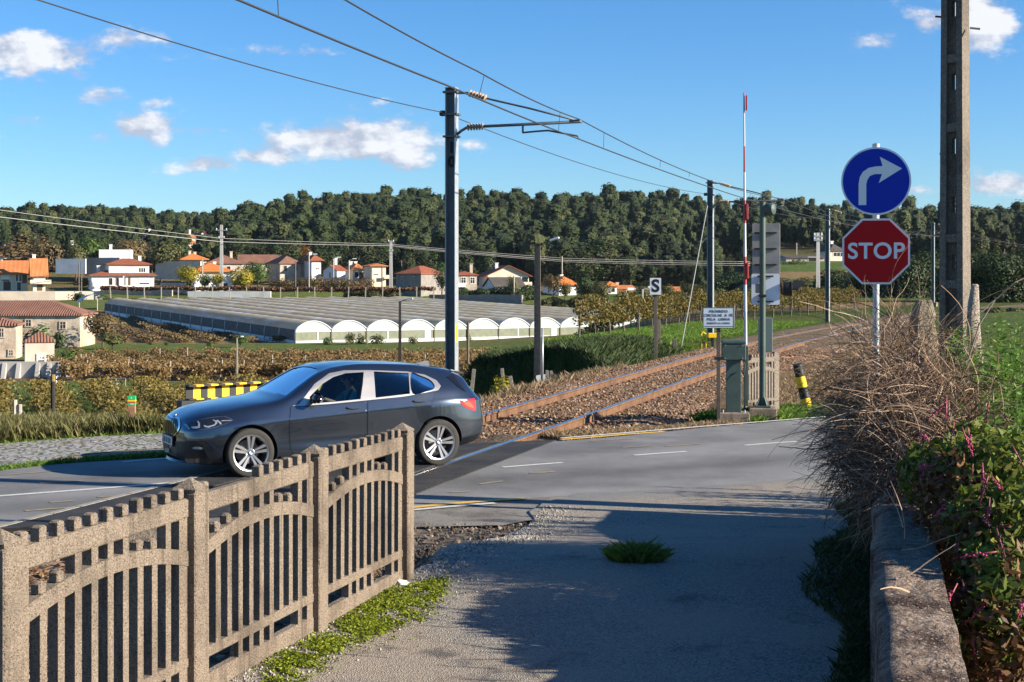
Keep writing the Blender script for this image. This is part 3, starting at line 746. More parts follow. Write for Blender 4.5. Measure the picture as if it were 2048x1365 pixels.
def hill_forest():
    V = []; T = []; TR = []; rows = []
    y = 386.
    while y < 1090:
        st = 7.1 if y < 600 else 8.2 if y < 780 else 12.0
        x0, x1 = y*(-.50), y*.46
        if y > 790: x1 = y*(-.16)
        for x in np.arange(x0, x1, st):
            xx, yy = x+rng.uniform(-.45, .45)*st, y+rng.uniform(-.45, .45)*st
            px = CX+FL*xx/yy
            if yy > float(RIDGE(px))+35: continue
            if 1440 < px < 1745 and yy < 470: continue
            if px < 830 and yy < 448: continue
            if yy < 400 and px > 1440: continue
            if 255 < px < 430 and 505 < yy < 560 and rng.random() < .75: continue
            rows.append((xx, yy))
        y += st*.95
    rows = np.array(rows); z = ground_z(rows[:, 0], rows[:, 1])
    for (x, yy), zz in zip(rows, z):
        q, t = WT_[rng.integers(8)]; px = CX+FL*x/yy
        h = (6.8+7.2*rng.random()**1.5)*(1.0 if px > 480 else .9)
        if rng.random() < .06: h *= 1.25
        a = rng.random()*6.28; c, s = math.cos(a), math.sin(a); w = h*rng.uniform(1.0, 1.35)*(.8 if px > 1350 else 1.0)
        p = np.stack([(q[:, 0]*c-q[:, 1]*s)*w+x, (q[:, 0]*s+q[:, 1]*c)*w+yy, q[:, 2]*h+zz-.5], 1)
        V.append(p); T.append(np.clip(t+rng.normal()*.24, 0, 1))
        r = .012*h; tp = []
        for k in range(3):
            b0, b1 = 2.1*k, 2.1*(k+1)
            tp += [(x+r*math.cos(b0), yy+r*math.sin(b0), zz-1), (x+r*math.cos(b1), yy+r*math.sin(b1), zz-1), (x+.4*r*math.cos(b1), yy+.4*r*math.sin(b1), zz+h*.8), (x+.4*r*math.cos(b0), yy+.4*r*math.sin(b0), zz+h*.8)]
        TR.append(tp)
    nl = sum(len(t) for t in T); TR = np.array(TR).reshape(-1, 3); nt_ = len(TR)//4
    me = np_mesh('forest', np.concatenate(V+[TR]), 4, [G_WOOD, PALE], tint=np.concatenate(T+[np.full(nt_, .5)]), mi=np.r_[np.zeros(nl, np.int32), np.ones(nt_, np.int32)])
    link('forest', me, kind='stuff', label='dense eucalyptus and pine forest covering the long hill behind the village')
    return len(rows)
hill_forest()

TREE_CACHE = {}
def crown_mesh(kind, v, shape, n, size):
    key = (kind, v, shape, n, size)
    if key in TREE_CACHE: return TREE_CACHE[key]
    g = np.random.default_rng(abs(hash((v, shape))) % 9999 if False else 17*v+len(shape)*31+n)
    if shape == 'wood':
        k = 12; low = .18; zc = low+(1-low-.1)*g.random(k); rr = (.11+.09*g.random(k))*(1.2-.6*zc); a = g.random(k)*6.28; off = .14*g.random(k)
        c = np.stack([off*np.cos(a), off*np.sin(a), zc], 1); rad3 = np.stack([rr, rr, rr*1.2], 1)
    elif shape == 'round':
        k = 13; d = unit(g.normal(size=(k, 3))); c = d*np.array([.28, .28, .24])*g.random((k, 1))**.4+np.array([0, 0, .62]); rr = .13+.09*g.random(k); rad3 = np.stack([rr, rr, rr], 1)
    elif shape == 'bush':
        k = 12; d = unit(g.normal(size=(k, 3))); d[:, 2] = np.abs(d[:, 2]); c = d*np.array([.38, .38, .45])*g.random((k, 1))**.5+np.array([0, 0, .28]); rr = .16+.12*g.random(k); rad3 = np.stack([rr, rr, rr*1.1], 1)
    elif shape == 'cone':
        k = 14; zc = .1+.85*np.linspace(0, 1, k); a = g.random(k)*6.28; off = .16*(1-zc); c = np.stack([off*np.cos(a), off*np.sin(a), zc], 1); rr = .05+.2*(1-zc); rad3 = np.stack([rr, rr, rr*.9], 1)
    q, t = leaf_quads(n, c, rad3, size, g, .75, .75, .5, .2, crown=(0, 0, .5 if shape != 'bush' else .2))
    me = np_mesh('crown', q, 4, KIND[kind], tint=t); TREE_CACHE[key] = me
    return me
def trunk_mesh(v, shape):
    key = ('trunk', v, shape)
    if key in TREE_CACHE: return TREE_CACHE[key]
    g = random.Random(v); mb = MB(); top = .75 if shape != 'bush' else .5
    mb.tube([(0, 0, -.08), (g.uniform(-.01, .01), 0, .2), (g.uniform(-.03, .03), g.uniform(-.03, .03), top)], [.026, .021, .009], 6)
    for i in range(5):
        a = g.random()*6.28; z = g.uniform(.22, .5); mb.tube([(0, 0, z), (.12*math.cos(a), .12*math.sin(a), z+.13), (.22*math.cos(a), .22*math.sin(a), z+.22)], [.012, .008, .004], 5)
    me = mb.mesh('trunk', BARK, smooth=True); TREE_CACHE[key] = me
    return me
def tree(name, label, cat, loc, h, w, kind, shape='round', n=420, size=.075, v=0, group=None):
    t = thing(name, label, cat, loc, R.uniform(0, 6.28), group)
    k = w/(.86 if shape in ('round', 'bush') else .5)
    t.scale = (k, k, h)
    c = link('crown', crown_mesh(kind, v, shape, n, size), t); b = link('trunk', trunk_mesh(v, shape), t)
    return t
def tree_px(name, label, cat, cx, yb, yt, wpx, d, kind, shape='round', n=420, size=.075, v=0, group=None):
    p = at(cx, yb, d); z = min(p.z, gz(p.x, p.y)+.2); h = CAMH-(yt-HY)*d/FL-z
    return tree(name, label, cat, (p.x, p.y, z), h, wpx*d/FL, kind, shape, n, size, v, group)
# tall trees at the foot of the hill, one by one
WG = 'tall trees along the foot of the wood'
edge = []
for i in range(64):
    px = 445+i*26.5+R.uniform(-9, 9)
    if 1540 < px < 1720: continue
    d = R.uniform(425, 447); 
    if 800 < px < 1440: d -= 52
    x = (px-CX)*d/FL
    h = R.uniform(9, 14)*(1 if px < 1280 else .72)
    tree('wood_edge_tree', 'tall dark tree standing in the front row of the wood behind the village', 'tree', (x, d, gz(x, d)-.3), h, h*R.uniform(.55, .8), 'wood' if i % 4 else 'dark', 'wood', 1500, .04, i % 6, WG)
for args in [
 ('garden_tree', 'wide bare brown tree at the far left edge above the orange roof', 30, 528, 466, 125, 405, 'brown', 'round'),
 ('garden_tree', 'brown leafless tree right of the leftmost red-roofed house', 95, 530, 470, 62, 400, 'brown', 'round'),
 ('garden_tree', 'slim olive tree in front of the blue-white house', 152, 538, 480, 46, 393, 'olive', 'round'),
 ('garden_tree', 'bright green tree behind the blue-white house', 184, 515, 468, 62, 412, 'green', 'round'),
 ('garden_tree', 'yellowish tree behind the white box-shaped house', 232, 505, 474, 46, 420, 'olive', 'round'),
 ('garden_tree', 'fawn coloured tree behind the white box-shaped house', 266, 512, 470, 66, 416, 'brown', 'round'),
 ('garden_tree', 'large dark round tree right of the white box-shaped house', 322, 538, 476, 84, 395, 'olive', 'round'),
 ('garden_tree', 'yellow ginkgo-like tree left of the orange hip roof', 380, 590, 527, 50, 334, 'yellow', 'round'),
 ('garden_tree', 'small green tree under the orange hip roof', 408, 590, 548, 34, 333, 'green', 'round'),
 ('garden_tree', 'small yellow tree beside the tall concrete pylon', 432, 590, 546, 32, 332, 'yellow', 'round'),
 ('garden_tree', 'broad golden yellow tree right of the tall concrete pylon', 482, 592, 534, 54, 330, 'yellow', 'round'),
 ('garden_tree', 'dense green tree behind the golden yellow tree', 516, 585, 520, 56, 345, 'green', 'round'),
 ('garden_tree', 'rust coloured tree behind the grey stone house', 614, 518, 488, 30, 402, 'rust', 'round'),
 ('garden_tree', 'dark green tree right of the rust coloured tree', 655, 525, 494, 50, 402, 'dark', 'round'),
 ('garden_tree', 'spreading dark tree leaning over the end of the stone house', 884, 588, 536, 44, 322, 'dark', 'round'),
 ('garden_tree', 'bright green tree just left of the first catenary mast', 885, 550, 525, 40, 352, 'green', 'round'),
 ('garden_tree', 'small round tree in front of the dark-roofed annex', 1026, 600, 554, 26, 310, 'olive', 'round'),
 ('garden_tree', 'brown olive tree left of the orange-roofed bungalow', 1108, 606, 546, 46, 302, 'brown', 'round'),
 ('garden_tree', 'grey green tree against the orange-roofed bungalow', 1130, 604, 566, 32, 298, 'olive', 'round'),
 ('garden_tree', 'large dark shrub tree right of the concrete lamp post', 1168, 615, 544, 60, 292, 'dark', 'round'),
 ('garden_tree', 'olive tree between the dark shrub tree and the low garden wall', 1206, 617, 562, 52, 288, 'olive', 'round'),
 ('garden_tree', 'olive tree left of the letter S sign', 1288, 605, 570, 40, 325, 'olive', 'round'),
 ('garden_tree', 'dark tree behind the letter S sign', 1332, 608, 572, 50, 320, 'dark', 'round'),
 ('garden_tree', 'pale olive tree left of the second catenary mast', 1378, 612, 568, 46, 300, 'olive', 'round'),
 ('garden_tree', 'pale olive tree right of the stay wire', 1405, 610, 572, 40, 298, 'olive', 'round'),
 ('garden_tree', 'bare grey tree at the corner of the stone farmhouse', 205, 706, 618, 62, 170, 'brown', 'round'),
 ('garden_tree', 'round dark green tree beside the left street lamp', 480, 697, 671, 40, 172, 'green', 'round'),
 ('garden_tree', 'clipped round bush behind the level crossing signal', 1602, 626, 586, 40, 150, 'green', 'round'),
]:
    nm, lb, cx, yb, yt, w, d, kd, sh = args
    tree_px(nm, lb, 'tree', cx, yb, yt-5, w*1.22, d, kd, sh, 1500, .050, R.randrange(6), 'trees among the houses')
for i, (cx, yb, yt, w, d, kd, lb) in enumerate([
 (80, 694, 640, 70, 156, 'green', 'green bush in front of the stone farmhouse'), (118, 690, 652, 32, 158, 'dark', 'dark palm-like shrub at the corner of the small outbuilding'), (140, 722, 692, 56, 132, 'green', 'green bush right of the small outbuilding'),
 (225, 696, 655, 52, 166, 'olive', 'olive bush below the bare grey tree'), (655, 692, 668, 26, 180, 'green', 'young green tree before the first greenhouse arch'), (702, 692, 660, 26, 180, 'olive', 'thin sapling before the second greenhouse arch'),
 (722, 692, 664, 26, 181, 'olive', 'thin brownish sapling right of the second greenhouse arch'), (755, 692, 664, 34, 182, 'olive', 'bushy sapling before the third greenhouse arch'), (826, 690, 668, 22, 183, 'olive', 'small sapling right of the dark lamp post'),
 (938, 688, 664, 12, 180, 'green', 'little round sapling before the greenhouse right of the mast'), (300, 690, 682, 14, 172, 'dark', 'small dark bush in the green strip'), (333, 692, 682, 14, 170, 'green', 'second small bush in the green strip'), (420, 692, 682, 14, 170, 'green', 'small bush left of the round dark tree'),
 (106, 596, 574, 22, 320, 'olive', 'thin shrub below the leftmost house'), (158, 604, 577, 34, 316, 'dark', 'dark shrub left of the small polytunnel'), (165, 562, 553, 40, 352, 'rust', 'red leaved shrub before the two-storey house')]):
    tree_px('bush', lb, 'bush', cx, yb, yt, w, d, kd, 'bush', 420, .11, i % 6)
# hedges and thickets on the far side of the line
def thicket(label, px0, px1, yb, yt, d, kind, n=2600, size=.8, name='hedge', var=.35, dd=0.0):
    n = int(n*5); size *= .38
    k = max(5, int((px1-px0)/14)); c = []; r = []
    for i in range(k):
        px = px0+(px1-px0)*(i+.5)/k; t = (i+.5)/k; dd_ = d+dd*t+rng.uniform(-3, 3); p = at(px, yb, dd_); z0 = min(p.z, gz(p.x, p.y)); h = (CAMH-(yt-HY)*dd_/FL-z0)*(1-var*rng.random())
        for q in (.3, .7):
            c.append((p.x, p.y+rng.uniform(-1, 1), z0+h*q)); r.append((h*.42+(px1-px0)/k*d/FL*.45, h*.5, h*.36))
    q, t = leaf_quads(n, c, r, size, rng, .6, .75, .6, .25)
    b = at((px0+px1)/2, yb, d); loc = Vector((b.x, b.y, min(b.z, gz(b.x, b.y))))
    link(name, np_mesh(name, q-np.array(loc[:]), 4, KIND[kind], tint=t), None, label, 'hedge', loc=loc)
thicket('clipped dark green hedge in front of the gabled cream house', 915, 1000, 600, 574, 318, 'dark', 1800, .9)
thicket('dark hedge right of the dark-roofed annex', 1005, 1065, 602, 571, 316, 'dark', 1500, .9)
thicket('low green hedge behind the right end of the greenhouse', 1085, 1175, 616, 594, 290, 'olive', 1500, .9)
thicket('olive scrub behind the vine rows and letter S sign', 1240, 1420, 618, 600, 250, 'green', 1800, .8)
thicket('dark thicket behind the signal, just under the forest edge', 1430, 1560, 600, 545, 300, 'dark', 2600, 1.1)
thicket('mid green scrub between the signal and the tall white pole', 1555, 1650, 610, 555, 240, 'olive', 2200, .9)
thicket('green bush mound right of the signal boards', 1560, 1610, 565, 520, 330, 'green', 1200, 1.1)
thicket('dark scrub to the left of the stop sign', 1640, 1720, 612, 540, 220, 'dark', 2400, .9)
thicket('dark thicket behind the stop sign post', 1715, 1830, 620, 520, 200, 'dark', 3200, .9)
thicket('olive scrub on the terrace below the yellow house', 1600, 1740, 552, 532, 335, 'olive', 1600, 1.0)
thicket('dark thicket behind the big concrete pole', 1800, 1900, 620, 500, 190, 'dark', 3200, .9)
thicket('tall dark green hedge at the right edge above the rails', 1890, 2130, 615, 500, 165, 'dark', 7000, .75)
thicket('bright scrub at the foot of the tall hedge on the right', 1940, 2130, 640, 615, 118, 'olive', 1600, .5)
for i, cx in enumerate((1962, 1995, 2028, 2060, 1935)):
    tree_px('conifer', ['pointed pale green conifer just right of the big pole', 'tallest pointed conifer above the right hedge', 'third pointed conifer toward the right edge', 'pointed conifer at the right edge of the picture', 'short conifer half hidden by the big pole'][i], 'tree', cx, 540, (462, 466, 470, 465, 476)[i], 44, 205+6*i, 'olive', 'cone', 900, .05, i, 'conifers above the right hedge')

# vineyards: rows that read as one mass of brown leaves
def vineyard(label, y0, y1, pxa, pxb, h, n, size, mat, row=2.6, ang=.35):
    y = y0+(y1-y0)*rng.random(n)**1.25; px = pxa+(pxb-pxa)*rng.random(n); x = (px-CX)*y/FL
    u = x*math.cos(ang)+y*math.sin(ang); k = np.round(u/row)*row; u2 = k+rng.normal(size=n)*.42; x = x+(u2-u)*math.cos(ang); y = y+(u2-u)*math.sin(ang)
    z = ground_z(x, y); keep = tdist(x, np.minimum(y, 240)) > 14
    x, y, z = x[keep], y[keep], z[keep]; m_ = len(x)
    hh = h*(.15+.85*rng.random(m_)**.6)*(1+.15*noise2(x*.4, y*.4))
    c = np.stack([x, y, z+hh], 1); nrm = unit(rng.normal(size=(m_, 3))+np.array([.2, -.3, .6])); t = unit(np.cross(nrm, rng.normal(size=(m_, 3)))); b = np.cross(nrm, t); s = (size*(.6+.8*rng.random(m_)))[:, None]*.5
    q = np.stack([c-t*s, c+b*s*.8, c+t*s, c-b*s*.8], 1).reshape(-1, 3)
    tint = np.clip(.5+.24*rng.normal(size=m_)+.25*noise2(x*.12, y*.08), 0, 1)
    link('vineyard', np_mesh('vineyard', q, 4, mat, tint=tint), kind='stuff', label=label)
vineyard('rows of brown autumn vines in the field below the greenhouse', 94, 146, 130, 960, 1.0, 90000, .20, G_VINE)
vineyard('yellow brown vines in the near field below the road', 33, 78, -80, 560, 1.15, 90000, .13, G_VINEN)
vineyard('dry brown weeds on the slope beside the long greenhouse', 188, 262, 190, 600, .8, 26000, .28, G_BROWN, 4)
STAKE = M('pale vine stake', (.42, .38, .32), (.3, .27, .22), 6, rough=.9)
for i, (px, py, hh, ln) in enumerate([(172, 745, 20, .2), (197, 748, 20, .25), (222, 750, 18, .5), (250, 748, 12, .5), (268, 750, 12, 0), (294, 752, 14, 0), (341, 760, 14, 0), (430, 742, 12, 0), (440, 754, 12, .3), (488, 752, 14, 0), (185, 722, 12, 0), (172, 720, 12, 0), (162, 718, 10, 0), (320, 705, 8, 0), (375, 708, 12, 0), (545, 720, 10, 0), (610, 722, 10, 0), (700, 716, 12, 0), (770, 718, 12, 0), (850, 720, 12, 0), (40, 835, 26, 0), (30, 822, 22, 0), (545, 745, 12, 0)]):
    d = 30 if py > 810 else (CAMH+4.3)*FL/(py-HY); p = at(px, py, d); z = gz(p.x, p.y); h = max(1.2, hh*d/FL+p.z-z)
    MB().tube([(0, 0, -.2), (.5*ln*h, 0, h)], .045, 6).build('vine_stake', STAKE, None, label='thin pale stake standing among the brown vines', cat='stake', group='stakes in the vineyards', loc=(p.x, p.y, z))
# trained vine rows beside the line
POSTW = M('dark vine post', (.09, .075, .06), (.15, .125, .10), 5, rough=.9)
for r_, (D0, ya, yb, lb) in enumerate([(8.8, 60, 118, 'front row of trained vines along the bank beside the railway'), (11.4, 62, 125, 'middle row of trained vines behind the front row by the railway'), (14.2, 66, 130, 'back row of trained vines nearest the greenhouse')]):
    t = thing('vine_row', lb, 'vine row', track_pt(ya, D0)); base = Vector(t.location); c = []; r = []
    for y in np.arange(ya, yb, .55):
        p = track_pt(y, D0); z = gz(p.x, p.y); hh = 1.45+.35*float(noise2(y*1.7, r_*5.))
        c.append((p.x-base.x, p.y-base.y, z-base.z+hh)); r.append((.40, .40, .45))
        if R.random() < .5: c.append((p.x-base.x, p.y-base.y, z-base.z+.85)); r.append((.3, .3, .25))
    q, tn = leaf_quads(22000, c, r, .12, rng, .35, .8, .3, .1); link('foliage', np_mesh('foliage', q, 4, G_VINEN if r_ != 1 else G_OLIVE, tint=np.clip(tn-.12, 0, 1)), t)
    pm_ = MB().tube([(0, 0, -.3), (0, 0, 1.75)], .05, 6).mesh('post', POSTW); sm_ = MB().tube([(0, 0, -.2), (.08, .05, .5), (-.05, 0, 1.0), (.05, .05, 1.5)], [.035, .03, .025, .015], 5).mesh('stem', POSTW)
    for j, y in enumerate(np.arange(ya, yb, 2.2)):
        p = track_pt(y, D0); z = gz(p.x, p.y)
        o = link('post' if j % 2 == 0 else 'stem', pm_ if j % 2 == 0 else sm_, t); o.location = (p.x-base.x, p.y-base.y, z-base.z); o.rotation_euler = (R.uniform(-.08, .08), R.uniform(-.12, .12), R.uniform(0, 6))

# ---------------------------------------------------------------- grass
GR_V = leaf_mat('verge grass', (.07, .085, .022), (.13, .125, .045), (.25, .20, .10), .3)
GR_G = leaf_mat('bright grass', (.05, .11, .012), (.10, .19, .02), (.20, .26, .05), .35)
GR_D = leaf_mat('dry grass', (.15, .10, .05), (.26, .18, .10), (.36, .27, .17), .3)
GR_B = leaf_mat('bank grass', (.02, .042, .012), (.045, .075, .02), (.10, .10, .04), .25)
MOSSM = leaf_mat('moss', (.08, .11, .008), (.16, .20, .010), (.27, .29, .025), .2)
def grass(name, label, x, y, h, w, mat, lean=.35, zf=None, kind='stuff'):
    z = ground_z(x, y) if zf is None else zf(x, y)
    q, t = blades(np.stack([x, y, z], 1), h if np.isscalar(h) else h, w, rng, lean)
    return link(name, np_mesh(name, q, 4, mat, tint=t), kind=kind, label=label)
def along(pts, n, sp):
    p = np.array(pts); d = np.r_[0, np.cumsum(np.linalg.norm(np.diff(p, axis=0), axis=1))]; t = rng.random(n)*d[-1]
    x = np.interp(t, d, p[:, 0]); y = np.interp(t, d, p[:, 1]); a = np.interp(t, d, np.r_[np.diff(p[:, 0]), np.diff(p[-2:, 0])]); b = np.interp(t, d, np.r_[np.diff(p[:, 1]), np.diff(p[-2:, 1])]); l = np.hypot(a, b)
    o = sp[0]+(sp[1]-sp[0])*rng.random(n); return x-b/l*o, y+a/l*o
back = [gnd(-420, 925).xy, gnd(-200, 903).xy, gnd(0, 886).xy, gnd(100, 878).xy, gnd(200, 870.5).xy, gnd(330, 865).xy, gnd(470, 862).xy, gnd(640, 856).xy]
x, y = along(back, 62000, (.05, 2.0)); n_ = .12+.14*(noise2(x*2.3, y*2)+1)*.5+.13*rng.random(len(x)); grass('verge_grass', 'tall dry and green grass along the back edge of the cobbled lay-by', x, y, n_+.05, .007, GR_V, .28)
x, y = along(back, 5000, (-.05, .35)); grass('verge_grass', 'short bright grass at the back kerb of the cobbled lay-by', x, y, .13, .015, GR_G, .4)
x, y = along([gnd(-300, 975).xy, gnd(20, 937.5).xy, gnd(130, 925).xy, gnd(310, 912).xy, gnd(420, 905).xy], 3500, (-.10, .22)); grass('verge_grass', 'thin strip of grass between the road edge and the cobbles', x, y, .07, .012, GR_G, .5, lambda a, b: np.full(len(a), -.02))
x, y = along([gnd(1500, 842).xy, gnd(1600, 835).xy, gnd(1700, 828).xy, gnd(1850, 818).xy], 11000, (.1, 1.7)); grass('verge_grass', 'bright green grass on the verge around the tilted striped post', x, y, .13+.08*rng.random(len(x)), .014, GR_G, .45)
x, y = along([gnd(1130, 872).xy, gnd(1300, 861).xy, gnd(1500, 843).xy], 4200, (.05, .8)); grass('verge_grass', 'sparse straw coloured grass between the road edge and the ballast', x, y, .12, .012, GR_D, .5)
y = 25+20*rng.random(30000); D = 2.4+4.6*rng.random(30000); pt = np.array([track_pt(a, b)[:2] for a, b in zip(y, D)]); x, yy = pt[:, 0], pt[:, 1]; m_ = yy > np.interp(x, [p[0] for p in FAR], [p[1] for p in FAR])+.4
grass('dry_grass', 'dry fawn grass on the left of the ballast around the short wooden posts', x[m_], yy[m_], .14+.10*noise2(x*1.8, yy*1.8)[m_]+.14*rng.random(m_.sum()), .008, GR_D, .35)
y = 26+30*rng.random(9000); D = -3.2-4.5*rng.random(9000); pt = np.array([track_pt(a, b)[:2] for a, b in zip(y, D)]); x, yy = pt[:, 0], pt[:, 1]; m_ = yy > np.interp(x, [p[0] for p in FAR], [p[1] for p in FAR])+.8
grass('dry_grass', 'short straw grass on the dry slope right of the ballast', x[m_], yy[m_], .12, .016, GR_D, .6)
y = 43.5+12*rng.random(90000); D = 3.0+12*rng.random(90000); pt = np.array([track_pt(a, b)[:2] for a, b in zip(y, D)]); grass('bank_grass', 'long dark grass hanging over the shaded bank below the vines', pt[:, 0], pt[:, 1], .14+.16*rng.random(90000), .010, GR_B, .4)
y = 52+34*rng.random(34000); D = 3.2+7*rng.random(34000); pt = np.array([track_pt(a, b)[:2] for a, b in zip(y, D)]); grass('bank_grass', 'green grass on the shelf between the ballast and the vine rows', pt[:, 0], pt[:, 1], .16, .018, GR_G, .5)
y = 4.5+12*rng.random(9000); x = wall_x(y)-.03-.55*rng.random(9000)**1.6*(.55+.45*noise2(y*1.3, 2.)); grass('wall_grass', 'green grass growing along the foot of the stone wall, its shade put into the colour', x, y, .06, .007, GR_B, .6, lambda a, b: np.array([lane_z(i, j) for i, j in zip(a, b)]))  # darker grass colour stands in for the shade by the wall
tx, ty = at(1272, 1163, 10.9).xy; rr_ = rng.random(1500)**.5; aa = rng.random(1500)*6.28
grass('grass_tuft', None, tx+rr_*np.cos(aa)*.21, ty+rr_*np.sin(aa)*.17, .125*(1.15-.6*rr_), .006, leaf_mat('tuft grass', (.06, .11, .015), (.13, .20, .025), (.28, .27, .08), .35), .6, lambda a, b: np.array([lane_z(i, j) for i, j in zip(a, b)]), None)  # tuft colour brightened to stand in for sunlight on the blades
tag(bpy.data.objects['grass_tuft'], 'lone green tuft of grass growing out of the lane at the shadow edge', 'grass tuft')
def moss():
    V = []; T = []
    for (px, py, sx, sy, n) in [(600, 1320, .13, .35, 1700), (650, 1290, .09, .3, 900), (740, 1243, .15, .4, 2200), (810, 1205, .15, .4, 2400), (860, 1180, .09, .35, 1300), (570, 1350, .09, .2, 700), (775, 1225, .2, .5, 900), (690, 1262, .1, .35, 500)]:
        d = (CAMH-.44)*FL/(py-HY); c = at(px, py, d); n *= 4; x = c.x+rng.normal(size=n)*sx*.6; y = c.y+rng.normal(size=n)*sy*.6
        keep = (noise2(x*13, y*11)+.6*noise2(x*37, y*31)+.5*rng.normal(size=n) > .05) & (y < 10.6); x, y = x[keep], y[keep]; z = np.array([lane_z(a, b) for a, b in zip(x, y)])+.003+.012*rng.random(len(x)); k = len(x)
        p = np.stack([x, y, z], 1); nrm = unit(rng.normal(size=(k, 3))*.5+np.array([0, 0, 1])); t = unit(np.cross(nrm, rng.normal(size=(k, 3)))); b = np.cross(nrm, t); s = (.004+.007*rng.random(k))[:, None]
        V.append(np.stack([p-t*s, p+b*s, p+t*s, p-b*s], 1).reshape(-1, 3)); T.append(np.clip(.5+.3*rng.normal(size=k), 0, 1))
    link('moss', np_mesh('moss', np.concatenate(V), 4, MOSSM, tint=np.concatenate(T)), kind='stuff', label='yellow green moss on the gravel between the fence and the lane')
moss()
x = -2.9+2.2*rng.random(2600); y = 10.6+4.6*rng.random(2600); m_ = np.array([a < lane_l(b)-.05 for a, b in zip(x, y)])
grass('dry_grass', 'dead stalks and roots on the stony bank beside the lane end', x[m_], y[m_], .07, .010, leaf_mat('dead stalks', (.05, .04, .03), (.13, .10, .07), (.25, .19, .13), .1), .9, lambda a, b: np.array([-.28+(lane_z(i, j)+.25)*float(sst(.4, 1., (i+2.7)/(lane_l(j)+2.8)))*(1-float(sst(14, 15.6, j))) for i, j in zip(a, b)]))
# gravel on the lane's fence side
def gravel():
    n = 8500; y = 5+11.3*rng.random(n); l = np.array([lane_l(v) for v in y]); x = l+.02+np.abs(rng.normal(size=n))*.22
    ico = np.array([(0, 0, 1), (1, 0, 0), (0, 1, 0), (-1, 0, 0), (0, -1, 0)]); F_ = [(0, 1, 2), (0, 2, 3), (0, 3, 4), (0, 4, 1)]
    V = []
    for a, b in zip(x, y):
        s = .004+.009*rng.random()**2; V.append((ico*s*(.6+.8*rng.random((5, 1)))+np.array([a, b, lane_z(a, b)+.001]))[F_].reshape(-1, 3))
    link('gravel', np_mesh('gravel', np.concatenate(V), 3, leaf_mat('pale gravel', (.12, .105, .09), (.26, .235, .20), (.42, .39, .35), 0, .9), tint=np.repeat(rng.random(n), 4)), kind='stuff', label='loose pale gravel along the foot of the concrete fence')
gravel()
def clods():
    ico = bmesh.new(); bmesh.ops.create_icosphere(ico, subdivisions=1, radius=1.0); iv = np.array([v.co[:] for v in ico.verts]); fi = np.array([[v.index for v in f.verts] for f in ico.faces]); ico.free(); V = []; k = 0
    while k < 4200:
        y = rng.uniform(10.4, 15.2); x = rng.uniform(-2.6, lane_l(y)+.12); top = lane_z(x, y)-.03; t = (x+2.7)/(lane_l(y)+2.8); z = -.40+(top+.40)*float(sst(.35, 1., t)); q = float(sst(13.5, 14.9, y)); z = z*(1-q)-.02*q
        s = .005+.020*rng.random()**2.5; V.append((iv*s*(.55+.8*rng.random((len(iv), 1)))+np.array([x, y, z+.008]))[fi].reshape(-1, 3)); k += 1
    link('earth_clods', np_mesh('earth_clods', np.concatenate(V), 3, leaf_mat('earth clod', (.05, .038, .028), (.14, .105, .075), (.30, .24, .185), 0, .95), tint=np.repeat(rng.random(k), len(fi))), kind='stuff', label='clods of earth and small stones in the hollow between lane and road')
clods()

# ---------------------------------------------------------------- bramble, pokeweed, green weeds on the right
TWIG = leaf_mat('dry bramble stems', (.06, .035, .022), (.22, .14, .09), (.48, .35, .25), 0, .85)
def twigs(n, center, radii, rad_rng, len_rng, droop, rg, curl=.5):
    V = []; T = []
    c0 = np.array(center); r0 = np.array(radii); S_ = 8
    for i in range(n):
        d = unit(rg.normal(size=3)); p = c0+d*r0*rg.random()**.45
        v = unit(rg.normal(size=3)*np.array([1, 1, .7])+d*.5+np.array([-.1, 0, .15])); L_ = rg.uniform(*len_rng); st = L_/S_; pts = [p]
        w = rg.normal(size=3)*curl
        for k in range(S_):
            v = unit(v+np.array([0, 0, -droop*st*2.2])+w*st+rg.normal(size=3)*.09); p = p+v*st; pts.append(p)
        pts = np.array(pts); t = unit(np.gradient(pts, axis=0)); a = unit(np.cross(t, np.array([.3, .2, 1.]))); b = np.cross(t, a); r = rg.uniform(*rad_rng)*np.linspace(1, .45, S_+1)[:, None]
        ring = [pts+(a*math.cos(q)+b*math.sin(q))*r for q in (0, 2.094, 4.189)]
        for j in range(3):
            A, B = ring[j], ring[(j+1) % 3]; V.append(np.stack([A[:-1], B[:-1], B[1:], A[1:]], 1).reshape(-1, 3))
        T.append(np.full(S_*3, np.clip(.45+.3*rg.normal(), 0, 1)))
    return np.concatenate(V), np.concatenate(T)
